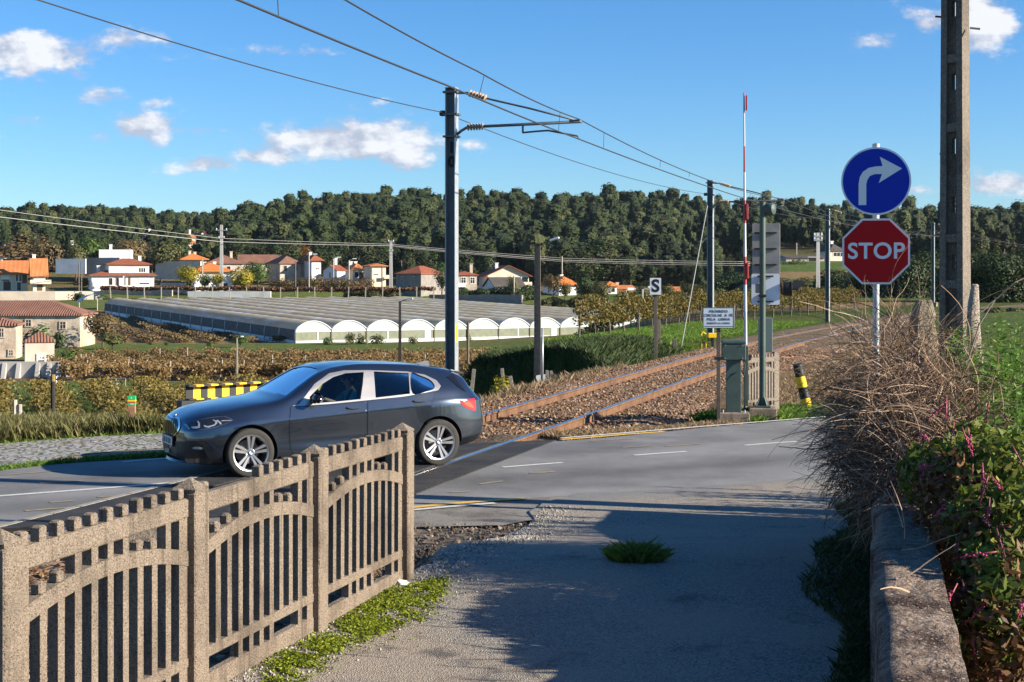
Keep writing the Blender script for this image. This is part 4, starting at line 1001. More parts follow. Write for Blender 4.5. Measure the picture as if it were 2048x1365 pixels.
def bramble():
    g = np.random.default_rng(21); c = (2.98, 10.7, 0)
    parts = [twigs(2700, (2.95, 10.6, 1.50), (.40, 1.3, .48), (.002, .0045), (.2, .6), .5, g, 1.6), twigs(2300, (2.88, 9.9, 1.30), (.36, 1.0, .42), (.002, .004), (.15, .5), .6, g, 1.6), twigs(1900, (2.60, 10.3, 1.32), (.22, 1.1, .5), (.002, .004), (.15, .45), .7, g, 1.4), twigs(760, (2.86, 10.6, 1.95), (.46, 1.1, .38), (.0018, .003), (.25, .7), .3, g, 1.2), twigs(120, (2.95, 10.3, 1.6), (.40, 1.0, .4), (.004, .008), (.5, 1.0), .6, g, 1.2), twigs(70, (2.7, 10.3, 1.5), (.3, 1.0, .4), (.0018, .0028), (.5, .9), .5, g, .6)]
    V = np.concatenate([p[0] for p in parts]); T = np.concatenate([p[1] for p in parts])
    t = thing('dead_bramble', 'tangled heap of dry leafless bramble stems spilling over the stone wall', 'bramble', (2.98, 10.7, 1.15)); link('stems', np_mesh('stems', V-np.array([2.98, 10.7, 1.15]), 4, TWIG, tint=T), t)
    q, tn = leaf_quads(3800, [(3.0, 10.8, 1.30), (2.95, 10.0, 1.2), (3.05, 11.4, 1.35), (2.75, 10.3, 1.05)], [(.36, .8, .40), (.34, .7, .35), (.36, .8, .4), (.22, .9, .4)], .045, g, .2, .6, .1, 0); link('dead_leaves', np_mesh('dead_leaves', q-np.array([2.98, 10.7, 1.15]), 4, leaf_mat('dead bramble leaves', (.03, .022, .016), (.07, .05, .035), (.13, .10, .06), .1), tint=tn), t)  # leaf colour darkened to paint a shaded core into the heap
    for i in range(11):
        c = (wall_x(6.2+.33*i)+g.uniform(.08, .3), 6.2+.33*i, 1.17); V, T = twigs(1, c, (.02, .02, .005), (.003, .0055), (.18, .42), .0, g, .3); V[:, 2] = np.maximum(V[:, 2], 1.163)
        link('dry_twig', np_mesh('dry_twig', V-np.array(c), 4, TWIG, tint=np.clip(T*0+.8, 0, 1)), None, 'dry broken twig lying on the flat top of the stone wall', 'twig', 'loose twigs on the wall', loc=c)
    long_ = MB(); long_.tube([at(1936, 720, 9.8), at(1958, 650, 9.7), at(1990, 600, 9.7), at(2030, 565, 9.6), at(2075, 545, 9.6)], [.006, .005, .0045, .004, .003], 6); long_.tube([at(1990, 600, 9.7), at(1975, 612, 9.7), at(1950, 622, 9.7)], [.004, .003, .002], 5)
    long_.build('bare_shoot', M('pale bare shoot', (.30, .23, .17), rough=.8), None, label='single long bare shoot arching up at the right edge beside the stone stub', cat='shoot')
bramble()
G_POKE = leaf_mat('pokeweed leaves', (.045, .075, .012), (.125, .165, .024), (.32, .27, .06), .35)
def pokeweed():
    g = np.random.default_rng(8); b = np.array([2.62, 7.2, .1]); t = thing('pokeweed_bush', 'sprawling pokeweed bush with lime leaves, pink stems and dark berries beside the wall', 'bush', tuple(b))
    cs = [(2.68, 8.0, 1.38), (2.52, 7.6, 1.28), (2.45, 7.1, 1.12), (2.34, 6.7, .98), (2.72, 8.5, 1.46), (2.85, 8.2, 1.52), (2.66, 7.4, 1.32), (2.90, 8.9, 1.5), (2.5, 7.0, .92), (2.6, 8.8, 1.38)]
    q, tn = leaf_quads(7000, cs, [(.20, .34, .22)]*len(cs), .080, g, .25, .42, .25, .35); link('leaves', np_mesh('leaves', q-b, 4, G_POKE, tint=tn), t)
    q, tn = leaf_quads(5200, [(2.46, 7.0, 1.0), (2.34, 6.6, .85), (2.52, 7.6, 1.15), (2.60, 8.2, 1.3)], [(.27, .5, .32)]*4, .065, g, .2, .42, .2, .1); link('withered_leaves', np_mesh('withered_leaves', q-b, 4, leaf_mat('withered pokeweed leaves', (.055, .03, .014), (.15, .075, .032), (.26, .14, .06), .25), tint=tn), t)
    st = MB(); be = MB()
    for i in range(26):
        a = (2.85+g.uniform(-.2, .2), 7.2+g.uniform(-1.2, 1.4), .05); e = cs[g.integers(len(cs))]; e = np.array(e)+g.normal(size=3)*.15
        m_ = (np.array(a)+e)/2+np.array([.05, 0, .2]); st.tube([np.array(a)-b, m_-b, e-b], [.008, .006, .004], 5)
    ico = [(0, 0, 1), (1, 0, 0), (0, 1, 0), (-1, 0, 0), (0, -1, 0), (0, 0, -1)]; fi = [(0, 1, 2), (0, 2, 3), (0, 3, 4), (0, 4, 1), (5, 2, 1), (5, 3, 2), (5, 4, 3), (5, 1, 4)]
    for i in range(120):
        c = np.array(cs[g.integers(len(cs))])+g.normal(size=3)*np.array([.16, .3, .17])+np.array([-.07, -.12, 0]); d = unit(np.array([-.3, -.3, -1.])+g.normal(size=3)*.5); L_ = g.uniform(.06, .13); mi = int(g.random() < .35)
        st.tube([c-b-d*.05, c-b, c+d*L_-b], [.004, .004, .003], 4)
        for k in range(16):
            p = c+d*L_*k/15+unit(g.normal(size=3))*.010; s = .0065*(1.2-.5*k/15); be.add([np.array(q_)*s+p-b for q_ in ico], fi, mi)
    st.build('stems', M('pokeweed pink stem', (.30, .04, .08), (.20, .05, .05), 6, rough=.5), t, smooth=True); be.build('berries', [M('pink berry', (.38, .04, .12), rough=.5), M('black berry', (.03, .008, .02), rough=.3)], t, smooth=True)
pokeweed()
G_WEED = leaf_mat('weed leaves', (.045, .10, .012), (.10, .20, .025), (.19, .30, .06), .35)
def weeds():
    g = np.random.default_rng(31)
    for i, (cx, cy, rx, ry, hh, n, ns, lb) in enumerate([(3.66, 10.9, .40, 1.3, 2.55, 17000, 150, 'tall bright green weeds behind the bramble at the right edge'), (4.62, 13.3, .6, 1.4, 2.60, 15000, 130, 'tall feathery green weeds near the foot of the big concrete pole'), (5.45, 15.4, .8, 1.6, 1.9, 6500, 60, 'lower green weeds under the far end of the wall by the concrete pole'), (3.18, 9.3, .28, .9, 2.15, 11000, 100, 'lush green weeds between the bramble and the pokeweed')]):
        z0 = gz(cx, cy); t = thing('weed_clump', lb, 'weeds', (cx, cy, z0)); V = []; T = []; st = MB()
        for k in range(ns):
            a = g.random()*6.28; r = g.random()**.5; p = np.array([rx*r*math.cos(a), ry*r*math.sin(a), 0]); h = hh*(.6+.45*g.random())*(1-.25*r); top = p+np.array([g.normal()*.12, g.normal()*.12, h]); st.tube([p, (p+top)/2+g.normal(size=3)*.03, top], [.008, .006, .002], 5)
            m_ = n//ns; u = .25+.75*g.random(m_)**.7; ctr = p+(top-p)*u[:, None]; d = unit(g.normal(size=(m_, 3))*np.array([1, 1, .35])+np.array([0, 0, .4])); s = .095*(1.2-.75*u)[:, None]; b_ = unit(np.cross(d, g.normal(size=(m_, 3)))); V.append(np.stack([ctr, ctr+d*s*.55+b_*s*.18, ctr+d*s*1.2, ctr+d*s*.55-b_*s*.18], 1).reshape(-1, 3)); T.append(np.clip(.3+.3*u+.15*g.normal(size=m_), 0, 1))
        link('leaves', np_mesh('leaves', np.concatenate(V), 4, G_WEED, tint=np.concatenate(T)), t); st.build('stems', M('weed stem', (.10, .14, .04), rough=.7), t)
weeds()
# ---------------------------------------------------------------- signs and signals
GALV = M('galvanised steel', (.42, .44, .46), (.34, .36, .38), 9, rough=.45, metal=.55)
SIGNG = M('grey sign back', (.30, .29, .28), (.23, .22, .21), 5, rough=.5, metal=.4)
WHITEP = M('white enamel', (.74, .75, .76), rough=.4)
REDS = M('stop sign red', (.46, .002, .006), rough=.5, spec=.2)
BLUES = M('sign blue', (.002, .03, .40), rough=.5, spec=.2)
INK = M('black lettering', (.012, .012, .014), rough=.6)
MASTG = M('painted mast steel', (.10, .12, .135), (.075, .09, .105), 3, (.16, .17, .17), 1.2, .55, .75, rough=.5, metal=.3)
SGREEN = M('signal green paint', (.055, .085, .075), (.04, .065, .058), 6, rough=.5)
YEL = M('signal yellow', (.85, .52, .01), rough=.5)
BLK = M('matt black paint', (.012, .012, .013), rough=.55)
RED = M('barrier red', (.45, .03, .03), rough=.45)
PORC = M('brown porcelain', (.35, .25, .17), rough=.3)
RX = Matrix.Rotation(PI/2, 4, 'X')
def disc_poly(n, r, ph=0.0): return [(r*math.cos(2*PI*i/n+ph), r*math.sin(2*PI*i/n+ph)) for i in range(n)]
def face_plate(mb, poly, y0, y1, mi=0):
    """a flat plate in the x-z plane, from depth y0 (front) to y1"""
    n = len(poly); vs = [(p[0], y0, p[1]) for p in poly]+[(p[0], y1, p[1]) for p in poly]
    mb.add(vs, [tuple(range(n)), tuple(reversed(range(n, 2*n)))]+[(i, n+i, n+(i+1) % n, (i+1) % n) for i in range(n)], mi)
    return mb
def lettering(body, size, mat, parent, x, y, z, spacing=1.0, bold=0.0, rot=None):
    o = link('lettering', text_mesh(body, size, mat, .0015, spacing, bold), parent); o.location = (x, y, z); o.rotation_euler = rot or (PI/2, 0, 0); return o
sp = at(1752, 640, 13.1)
pole_ = thing('sign_post', 'grey steel post rising from the bramble and carrying the two round and octagonal signs', 'sign post', (sp.x, sp.y, .0), rad(-15))
MB().tube([(0, 0, -.4), (0, 0, 3.84)], .03, 16).build('post', GALV, pole_, angle=50); MB().lathe([(.034, 3.81), (.034, 3.85), (.0, 3.862)], 16).build('cap', GALV, pole_, angle=50)
rs_ = thing('turn_right_sign', 'round blue sign with a white arrow bending to the right', 'road sign', (sp.x, sp.y, 3.505), rad(-15))
face_plate(MB(), disc_poly(64, .312), -.062, -.036).build('plate', WHITEP, rs_, angle=40); face_plate(MB(), disc_poly(64, .296), -.0645, -.060).build('blue_face', BLUES, rs_, angle=40)
ar = [(216, 413), (216, 300), (222, 264), (238, 236), (268, 215), (305, 208), (340, 207), (326, 157), (440, 222), (320, 297), (337, 249), (300, 249), (275, 258), (261, 280), (256, 302), (256, 413)]
ap = [((x-306)/180*.31, -(y-286)/180*.31) for x, y in reversed(ar)]
vv, _, ff, *_ = delaunay_2d_cdt([Vector(p) for p in ap], [(i, (i+1) % len(ap)) for i in range(len(ap))], [], 1, 1e-5)
mb = MB(); mb.add([(p.x, -.0668, p.y) for p in vv], ff); mb.build('arrow', WHITEP, rs_)
st_ = thing('stop_sign', 'red octagonal STOP sign with white border and letters', 'road sign', (sp.x, sp.y, 2.86), rad(-15))
face_plate(MB(), disc_poly(8, .3265, PI/8), -.062, -.036).build('plate', WHITEP, st_); face_plate(MB(), disc_poly(8, .307, PI/8), -.0645, -.060).build('red_face', REDS, st_)
lettering('STOP', .205, WHITEP, st_, 0, -.066, -.002, 1.05, .004)
for s_, zz in ((rs_, 0), (st_, 0)):
    for e in (-.12, .12): MB().box((0, -.012, e), (.16, .05, .03)).build('bracket', GALV, s_)
# level crossing equipment on the far side of the road
def prohib():
    p = at(1437, 835, 26.4); t = thing('warning_board', 'white enamel board with black Portuguese text on a thin rusty post', 'sign', (p.x, p.y, -.1), rad(-4))
    zc = CAMH-(636-HY)*26.4/FL+.1
    MB().box((0, 0, zc*.5-.1), (.07, .05, zc+.2), bev=.008).build('post', M('dark rusty post', (.06, .05, .045), (.10, .075, .06), 6, rough=.8), t)
    MB().box((0, -.045, zc), (.58, .02, .385), bev=.006).build('plate', M('off-white enamel', (.50, .56, .62), (.44, .50, .56), 8, rough=.4), t)
    fr = MB()
    for x, z, w, h in ((0, .188, .575, .008), (0, -.188, .575, .008), (.284, 0, .008, .37), (-.284, 0, .008, .37)): fr.box((x, -.057, zc+z), (w, .004, h))
    fr.build('border', INK, t)
    for s_, sz, z, sp_ in (('PROIBIDO', .068, .118, 1.12), ('CIRCULAR  A  PÉ', .068, .045, 1.05), ('PELA  LINHA', .068, -.028, 1.12), ('SUJEITO A COIMA', .048, -.100, 1.1)): lettering(s_, sz, INK, t, 0, -.058, zc+z, sp_, -.0004)
    dots = MB()
    for i in range(30): dots.box((-.255+i*.0176, -.0565, zc-.158), (.011, .002, .012))
    dots.build('small_print', INK, t)
    MB().box((0, 0, zc-.75), (.16, .07, .05)).build('clamp', BLK, t)
prohib()
def barrier():
    p = at(1467, 828, 26.6); k = 26.6/FL; z0 = .0; t = thing('crossing_barrier', 'raised level crossing barrier with tall red and white arm on a grey green machine cabinet', 'barrier', (p.x, p.y, z0), rad(-6))
    MB().box((0, .05, .0), (.58, .55, .26), bev=.02).build('plinth', CONC, t)
    MB().box((0, .05, .62), (.27, .30, 1.0), bev=.01).build('cabinet', SGREEN, t)
    hd = MB(); hd.box((0, .05, 1.25), (.44, .40, .30), bev=.015); hd.box((0, .05, 1.435), (.45, .42, .07), bev=.02); hd.build('machine_head', SGREEN, t)
    sc = MB()
    for a in (-.16, .16):
        for b in (1.14, 1.38): sc.tube([(a, -.165, b), (a, -.15, b)], .012, 8)
    sc.build('lid_screws', GALV, t)
    x = .235; MB().box((x, .02, .80), (.075, .09, 1.12), bev=.008).build('arm_channel', SGREEN, t)
    zs = [CAMH-(y-HY)*k for y in (690, 624, 570, 514, 447, 401, 345, 293, 227, 186)]
    xa = lambda z: x-.012-(z-1.4)*.006
    arm = MB(); arm.m = []
    for i in range(len(zs)-1):
        r0 = .036-.024*(i/(len(zs)-1)); r1 = .036-.024*((i+1)/(len(zs)-1)); o = len(arm.f)
        arm.tube([(xa(zs[i]), .02, zs[i]), (xa(zs[i+1]), .02, zs[i+1])], [r0, r1-.0005], 10, mi=(2 if i == 0 else (0 if i % 2 == 1 else 1)))
    arm.build('barrier_arm', [M('weathered white arm', (.48, .48, .50), rough=.5), M('faded barrier red', (.33, .045, .045), rough=.5), GALV], t, angle=50)
    for i in (2, 4, 8):
        z = (zs[i]+zs[i+1])/2; MB().box((xa(z)+.045, .0, z), (.035, .05, .30 if i < 8 else .28), bev=.008).build('red_marker', RED, t)
    cab = MB().tube([(.14, -.12, 1.15), (.20, -.16, 1.02), (.19, -.16, .82), (.14, -.12, .92)], .012, 6); cab.build('cable', BLK, t, smooth=True)
    for e in (-.2, .2): MB().tube([(e, -.16, .12), (e, -.16, .18)], .014, 6).build('anchor_bolt', GALV, t)
barrier()
def signal():
    d = 26.9; k = d/FL; p = at(1525, 818, d); t = thing('crossing_signal', 'dark green level crossing signal post with bell, board backs and a hooded lamp', 'signal', (p.x, p.y, .05), rad(-8)); Z = lambda y: CAMH-(y-HY)*k-.05; X = lambda px: (px-1525)*k
    MB().box((0, 0, .03), (.52, .5, .22), bev=.02).build('plinth', CONC, t)
    MB().tube([(0, 0, .1), (0, 0, Z(405))], .058, 18).build('post', SGREEN, t, angle=50)
    bs = MB(); bs.box((0, 0, .16), (.30, .30, .03), bev=.006)
    for a in range(4):
        c, s = math.cos(a*PI/2+.6), math.sin(a*PI/2+.6); n = Vector((-s, c, 0))*.008
        q = [Vector((c*.05, s*.05, .17)), Vector((c*.15, s*.15, .17)), Vector((c*.05, s*.05, .36))]; bs.add([v+n for v in q]+[v-n for v in q], [(0, 1, 2), (5, 4, 3), (0, 3, 4, 1), (1, 4, 5, 2), (2, 5, 3, 0)])
    bs.build('base_flange', SGREEN, t)
    bl = MB().lathe([(.0, -.09), (.115, -.085), (.122, -.05), (.122, .03), (.10, .075), (.04, .095), (0, .10)], 22, mat=Matrix.Translation((X(1540), 0, Z(419))) @ Matrix.Rotation(rad(62), 4, 'Z') @ RX); bl.build('bell', SGREEN, t, angle=40)
    MB().box((X(1531), 0, Z(419)), (.10, .04, .05)).build('bell_bracket', SGREEN, t)
    MB().box((X(1532.5), .11, Z(497)), (.52, .012, 100*k), bev=.004).build('board_back', SIGNG, t)
    lw = []; 
    for cx_, cz_, a0 in ((.23, .26, 0), (-.23, .26, 90), (-.23, -.26, 180), (.23, -.26, 270)):
        for j in range(5): lw.append((cx_+.035*math.cos(rad(a0+j*22.5))+X(1531.5), cz_+.035*math.sin(rad(a0+j*22.5))+Z(579)))
    face_plate(MB(), list(reversed(lw)), .125, .105).build('board_back', M('white board back', (.58, .62, .70), rough=.45), t)
    for y, w in ((466, .42), (498, .42), (530, .42), (553, .30), (604, .30)): MB().box((X(1531), .082, Z(y)), (w, .035, .028)).build('bracket', BLK, t)
    MB().box((X(1516), .03, Z(577)), (.10, .08, .18), bev=.01).build('junction_box', M('grey junction box', (.20, .22, .18), rough=.5), t)
    lam = thing_part = MB(); mt = Matrix.Translation((X(1570), .16, Z(578))) @ Matrix.Rotation(rad(90), 4, 'Y')
    lam.lathe([(0, -.09), (.10, -.085), (.125, -.04), (.135, .0), (.135, .10), (.145, .105), (.145, .125), (.13, .13), (0, .12)], 26, mat=mt); lm_ = lam.build('signal_lamp', BLK, t, angle=40)
    hood = MB(); vs = []; n = 18
    for i in range(n+1):
        a = PI*(-.08)+PI*1.16*i/n; L_ = .12+.16*max(0, math.sin(a)); 
        for (rr, l) in ((.13, .12), (.13, .12+L_), (.122, .12+L_), (.122, .12)): vs.append((X(1570)+l, .16-rr*math.cos(a), Z(578)+rr*math.sin(a)))
    hood.add(vs, [(4*i+j, 4*i+4+j, 4*i+4+(j+1) % 4, 4*i+(j+1) % 4) for i in range(n) for j in range(4)]); hood.build('lamp_hood', BLK, lm_, angle=40)
    MB().lathe([(.126, -.062), (.126, .0), (.10, -.02)], 22, mat=mt).build('lamp_rim', M('lamp rim brown', (.12, .06, .03), rough=.4), lm_)
    MB().box((X(1531), .16, Z(671)), (28*k, .16, 69*k), bev=.008).build('control_box', M('grey green box', (.13, .17, .165), rough=.45), t)
    MB().box((0, 0, Z(592)), (.14, .14, .05), bev=.01).build('clamp', BLK, t)
signal()
bo = thing('bollard', 'yellow and black striped bollard leaning to the left on the grass verge', 'bollard', gnd(1612, 806, .12)); bo.rotation_euler = (rad(2), rad(-13), 0)
bm_ = MB(); zz = [-.2, .10, .33, .55, .80]
for i in range(4): bm_.tube([(0, 0, zz[i]), (0, 0, zz[i+1])], .098-.0006*i, 18, mi=i % 2)
bm_.build('post', [YEL, BLK], bo, angle=50)
tl_ = MB(); tl_.box((0, 0, .02), (.35, .14, .03), rot=Euler((0, .1, .3))); tl_.box((.2, .05, .05), (.2, .12, .03), rot=Euler((.2, .3, 1))); tl_.build('broken_tile', M('terracotta', (.42, .17, .08), rough=.8), None, label='broken orange tiles lying on the slope beside the rails', cat='tile', loc=gnd(1570, 716, .1))

# ---------------------------------------------------------------- catenary masts and wires
def mast():
    t = thing('catenary_mast', 'nearest steel catenary mast, behind the car, with number 10 on it', 'mast', (-1.44, 34, 0), rad(-18), 'catenary masts along the line'); h = 7.18
    co_ = MB(); co_.box((0, 0, h/2-.2), (.215, .012, h+.4), mi=0)
    co_.box((.117, 0, h/2-.2), (.016, .25, h+.4), mi=1); co_.box((-.117, 0, h/2-.2), (.016, .25, h+.4), mi=1); co_.box((0, 0, h+.004), (.26, .26, .012), mi=1); co_.build('column', [MASTG, GALV], t)  # light on the flanges and shade on the web painted by two materials
    MB().box((0, 0, -.15), (.7, .7, .4), bev=.03).build('footing', CONC, t)
    def ins(a, b, n=6):
        a, b = Vector(a), Vector(b); d = (b-a); L_ = d.length; mt = Matrix.Translation(a) @ d.to_track_quat('Z', 'Y').to_matrix().to_4x4(); pr = [(.02, 0)]
        for i in range(n):
            z = L_*(i+.5)/n; w = L_/n; pr += [(.03, z-w*.42), (.088, z-w*.05), (.088, z+w*.08), (.03, z+w*.3)]
        pr.append((.02, L_)); MB().lathe(pr, 16, mat=mt).build('insulator', PORC, t, angle=40)
    X = lambda px: (px-905)*.01246
    MB().tube([(.12, 0, 7.06), (X(938), 0, 7.05)], .03, 6).build('fitting', MASTG, t); ins((X(940), 0, 7.05), (X(976), 0, 6.90))
    MB().tube([(X(976), 0, 6.90), (X(985), 0, 6.87), (X(1060), 0, 6.63), (X(1148), 0, 6.32)], .024, 8).build('top_tie', MASTG, t, smooth=True)
    MB().tube([(.12, 0, 6.06), (X(925), 0, 6.16), (X(937), 0, 6.235)], .035, 6).build('fitting', MASTG, t); ins((X(936), 0, 6.235), (X(970), 0, 6.24))
    MB().tube([(X(970), 0, 6.24), (X(1000), 0, 6.245), (X(1163), 0, 6.27)], .036, 10).build('cantilever_tube', MASTG, t, smooth=True)
    st = MB(); st.tube([(X(1048), 0, 6.24), (X(1048), 0, 6.05)], .025, 6); st.tube([(X(1048), 0, 6.06), (X(1075), 0, 6.08), (X(1098), 0, 6.09), (X(1155), 0, 5.94), (X(1157), 0, 5.88)], .022, 8); st.build('steady_arm', MASTG, t, angle=60)
    MB().box((X(1150), 0, 6.28), (.28, .07, .09), bev=.02).build('wire_clamp', MASTG, t)
    for z in (7.08, 6.55, 6.02):
        MB().box((0, 0, z), (.36, .30, .045)).build('band', MASTG, t)
    MB().box((-.21, -.05, 6.58), (.14, .12, .13), bev=.02).build('feeder_clamp', BLK, t)
    return t
m1 = mast()
MB().box((.127, -.01, 1.32), (.004, .12, .42)).build('yellow_tag', YEL, m1)
def number(t, a, b, z):
    for i, ch in enumerate((a, b)): lettering(ch, .34, INK, t, 0, -.012, z-i*.34, 1.0, .02)
masts = [m1]
for lab, px, yb, d, ang_ in (('second catenary mast, held by a slanting stay wire', 1421, 691, 62, None), ('third catenary mast, between the signal and the stop sign', 1655, 648, 89, None), ('fourth catenary mast, seen close to the left of the big concrete pole', 1866, 606, 128, None)):
    p = at(px, yb, d); c = dup(m1, (p.x, p.y, p.z), -math.atan(float(slope(d))), lab); masts.append(c)
for c in masts[1:]:
    for ch in list(c.children):
        if ch.name.startswith('yellow_tag'): bpy.data.objects.remove(ch)
number(m1, '1', '0', 5.75); number(masts[1], '0', '9', 5.75)
WIRE = M('overhead wire', (.06, .055, .05), rough=.5, metal=.5)
def wire(name, label, pts, r, sag=0.0, n=14, cat='wire', parent=None, group=None):
    q = []
    for a, b in zip(pts[:-1], pts[1:]):
        a, b = Vector(a), Vector(b)
        for i in range(n): s = i/n; p = a.lerp(b, s); p.z -= sag*4*s*(1-s)*((b-a).length/30)**1.5; q.append(p)
    q.append(Vector(pts[-1]))
    return MB().tube(q, r, 6).build(name, WIRE, parent, smooth=True, label=label, cat=cat if label else None, group=group)
def arm_pt(m, px, z): return m.matrix_basis @ Vector(((px-905)*.01246, 0, z))
C_ = [(-11.9, -10.5, 5.9), (-3.12, 16.3, 5.80), (-1.05, 22.8, 5.72)]+[arm_pt(m, 1157, 5.87) for m in masts]+[(84, 185, 5.9)]
Mw = [(-11.9, -10.5, 7.0), (-2.24, 19.1, 6.36), (-.59, 24.2, 6.15)]+[arm_pt(m, 1158, 6.33) for m in masts]+[(84, 185, 6.4)]
cw = wire('contact_wire', 'lower thick overhead contact wire running above the track', C_, .015, .10); mw = wire('messenger_wire', 'upper overhead messenger wire that the droppers hang from', Mw, .013, .35)
def on_line(pts, px):
    for a, b in zip(pts[:-1], pts[1:]):
        a, b = Vector(a), Vector(b); ua, ub = CX+FL*a.x/max(a.y, .1), CX+FL*b.x/max(b.y, .1)
        if a.y > 0 and ua <= px <= ub:
            lo, hi = 0., 1.
            for _ in range(30):
                m_ = (lo+hi)/2; p = a.lerp(b, m_)
                if CX+FL*p.x/p.y < px: lo = m_
                else: hi = m_
            return a.lerp(b, lo)
for px in (557, 957, 1117, 1207, 1320, 1378, 1418, 1500, 1530):
    a = on_line(C_, px)
    if a is None: continue
    b = None
    for i in range(len(Mw)-1):
        u, v = Vector(Mw[i]), Vector(Mw[i+1])
        if u.y <= a.y <= v.y: s = (a.y-u.y)/(v.y-u.y); b = u.lerp(v, s); b.z -= .35*4*s*(1-s)*((v-u).length/30)**1.5
    if b is not None: MB().tube([a, (a.x*.5+b.x*.5, a.y, (a.z+b.z)/2), (b.x, a.y, b.z)], .006, 5).build('dropper', WIRE, mw)
fd = [(-17.6, 4, 7.1), (-6.3, 18.9, 6.32)]+[m.matrix_basis @ Vector((-.2, -.05, 6.6)) for m in masts]+[(80, 185, 6.7)]
wire('feeder_wire', 'thin feeder wire clamped to the left side of the masts', fd, .0105, .28)
a = masts[1].matrix_basis @ Vector((-.1, 0, 6.3)); wire('stay_wire', 'pale slanting stay wire holding the second catenary mast', [a, at(1362, 698, 57)], .022, 0, cat='stay wire')
bpy.data.objects['stay_wire'].data.materials[0] = M('dull stay wire', (.24, .235, .22), rough=.6)
# ---------------------------------------------------------------- the big concrete pole and stone stubs
POLEC = M('dark weathered concrete', (.125, .10, .08), (.185, .15, .12), 22, (.075, .06, .05), 1.1, .5, .68, speck=(.36, .33, .28), sscale=100, slo=.6, shi=.67, rough=.95, bump=.8, bscale=60, bdist=.01)
o = fence_panel_mb(1.02).build('picket_fence', POLEC, None, label='short concrete picket fence panel behind the level crossing signal', cat='fence', loc=(at(1489, 700, 27.1).x, 27.1, .05), rz=rad(45))  # darker old concrete than the lane panels, shade put into its colour too
link('concrete_post', post_mb().mesh('concrete_post', POLEC), None, 'concrete fence post behind the level crossing signal, at the end of the short panel', 'fence post', loc=(at(1549, 700, 27.9).x, 27.9, .05), rz=rad(45))
def big_pole():
    d = 15.5; k = d/FL; p = at(1910, 660, d); t = thing('concrete_pole', 'big weathered concrete utility pole with slotted recesses at the right', 'utility pole', (p.x, p.y, -.2), rad(-38)); H = 9.0
    W = lambda z: .285-.009*z; Dp = lambda z: .255-.007*z
    mb = MB(); holes = [CAMH-(y-HY)*k+.2 for y in (525, 410, 293, 165)]+[5.75, 6.5, 7.3]; ribs = [0.0, 1.75, 2.75, 3.25, 4.45, 5.2, 6.1, 7.0, 8.0]
    n = 30
    for s in (-1, 1):
        vs = []
        for i in range(n+1):
            z = H*i/n; w, dp = W(z), Dp(z); f = .065
            xo, xi = s*w/2, s*(w/2-f); vs += [(xo, -dp/2, z), (xi, -dp/2, z), (xi, dp/2, z), (xo, dp/2, z)]
        fs = [(4*i+j, 4*i+(j+1) % 4, 4*i+4+(j+1) % 4, 4*i+4+j) for i in range(n) for j in range(4)]+[(4*n, 4*n+1, 4*n+2, 4*n+3)]
        mb.add(vs, [f if s > 0 else tuple(reversed(f)) for f in fs])
    zc = sorted(holes); cuts = [0]+sum([[h-.085, h+.085] for h in zc], [])+[H]
    for i in range(0, len(cuts), 2):
        a, b = cuts[i], cuts[i+1]; w = W((a+b)/2)-.125; mb.box((0, .01, (a+b)/2), (w, .10, b-a))
    for h in zc:
        w = W(h)-.125
        for s in (-1, 1): mb.box((s*(w/2+.022)/2, .01, h), (w/2-.022, .099, .172))
    for z in ribs: mb.box((0, 0, z), (W(z)-.125, Dp(z)-.03, .09))
    mb.build('shaft', POLEC, t)
    MB().tube([(.17, 0, CAMH-(60-HY)*k+.2), (.30, -.05, CAMH-(66-HY)*k+.2)], .013, 6).build('step_bolt', GALV, t); MB().tube([(-.16, 0, CAMH-(31-HY)*k+.2), (-.22, 0, CAMH-(29-HY)*k+.2)], .012, 6).build('step_bolt', BLK, t)
    sg = MB(); zt = CAMH-(303-HY)*k+.2; face_plate(sg, [(-.20, zt-.13), (-.12, zt+.13), (-.235, zt)], .165, .155); 
    sg.build('danger_plate', M('dark green plate', (.03, .06, .05), rough=.5), t)
big_pole()
def stone(name, label, px0, px1, yt, d, zb, mat, seed):
    g = random.Random(seed); w = (px1-px0)*d/FL; p = at((px0+px1)/2, 600, d); h = CAMH-(yt-HY)*d/FL-zb; mb = MB(); n = 14; k = 12; vs = []
    for i in range(n+1):
        for j in range(k):
            a = 2*PI*j/k; q = 1/max(abs(math.cos(a)), abs(math.sin(a)))**.75; r = w/2*q*(1+g.uniform(-.10, .10))*(1 if i < n else .55)*(.92 if i == n-1 else 1); vs.append((r*math.cos(a)+.02*math.sin(i*.9), r*.8*math.sin(a), h*i/n+g.uniform(-.01, .01)))
    mb.add(vs, [(i*k+j, i*k+(j+1) % k, (i+1)*k+(j+1) % k, (i+1)*k+j) for i in range(n) for j in range(k)]+[tuple(range(n*k, n*k+k))])
    mb.build(name, mat, None, angle=45, label=label, cat='stone post', loc=(p.x, p.y, zb))
stone('stone_stub', 'rough granite post standing in the middle of the dry bramble', 1824, 1874, 601, 11.2, .9, M('lichened granite', (.20, .165, .115), (.33, .28, .20), 14, (.10, .085, .06), 3, .5, .62, speck=(.42, .38, .30), sscale=60, slo=.6, shi=.66, rough=.95, bump=1, bscale=25, bdist=.05), 3)
stone('stone_stub', 'pale pebbly stub of a broken post against the right side of the big concrete pole', 1938, 1962, 570, 15.0, 0, M('pale pebble concrete', (.40, .33, .28), (.52, .45, .38), 40, speck=(.20, .16, .13), sscale=60, slo=.55, shi=.62, rough=.95, bump=1, bscale=50, bdist=.03), 5)
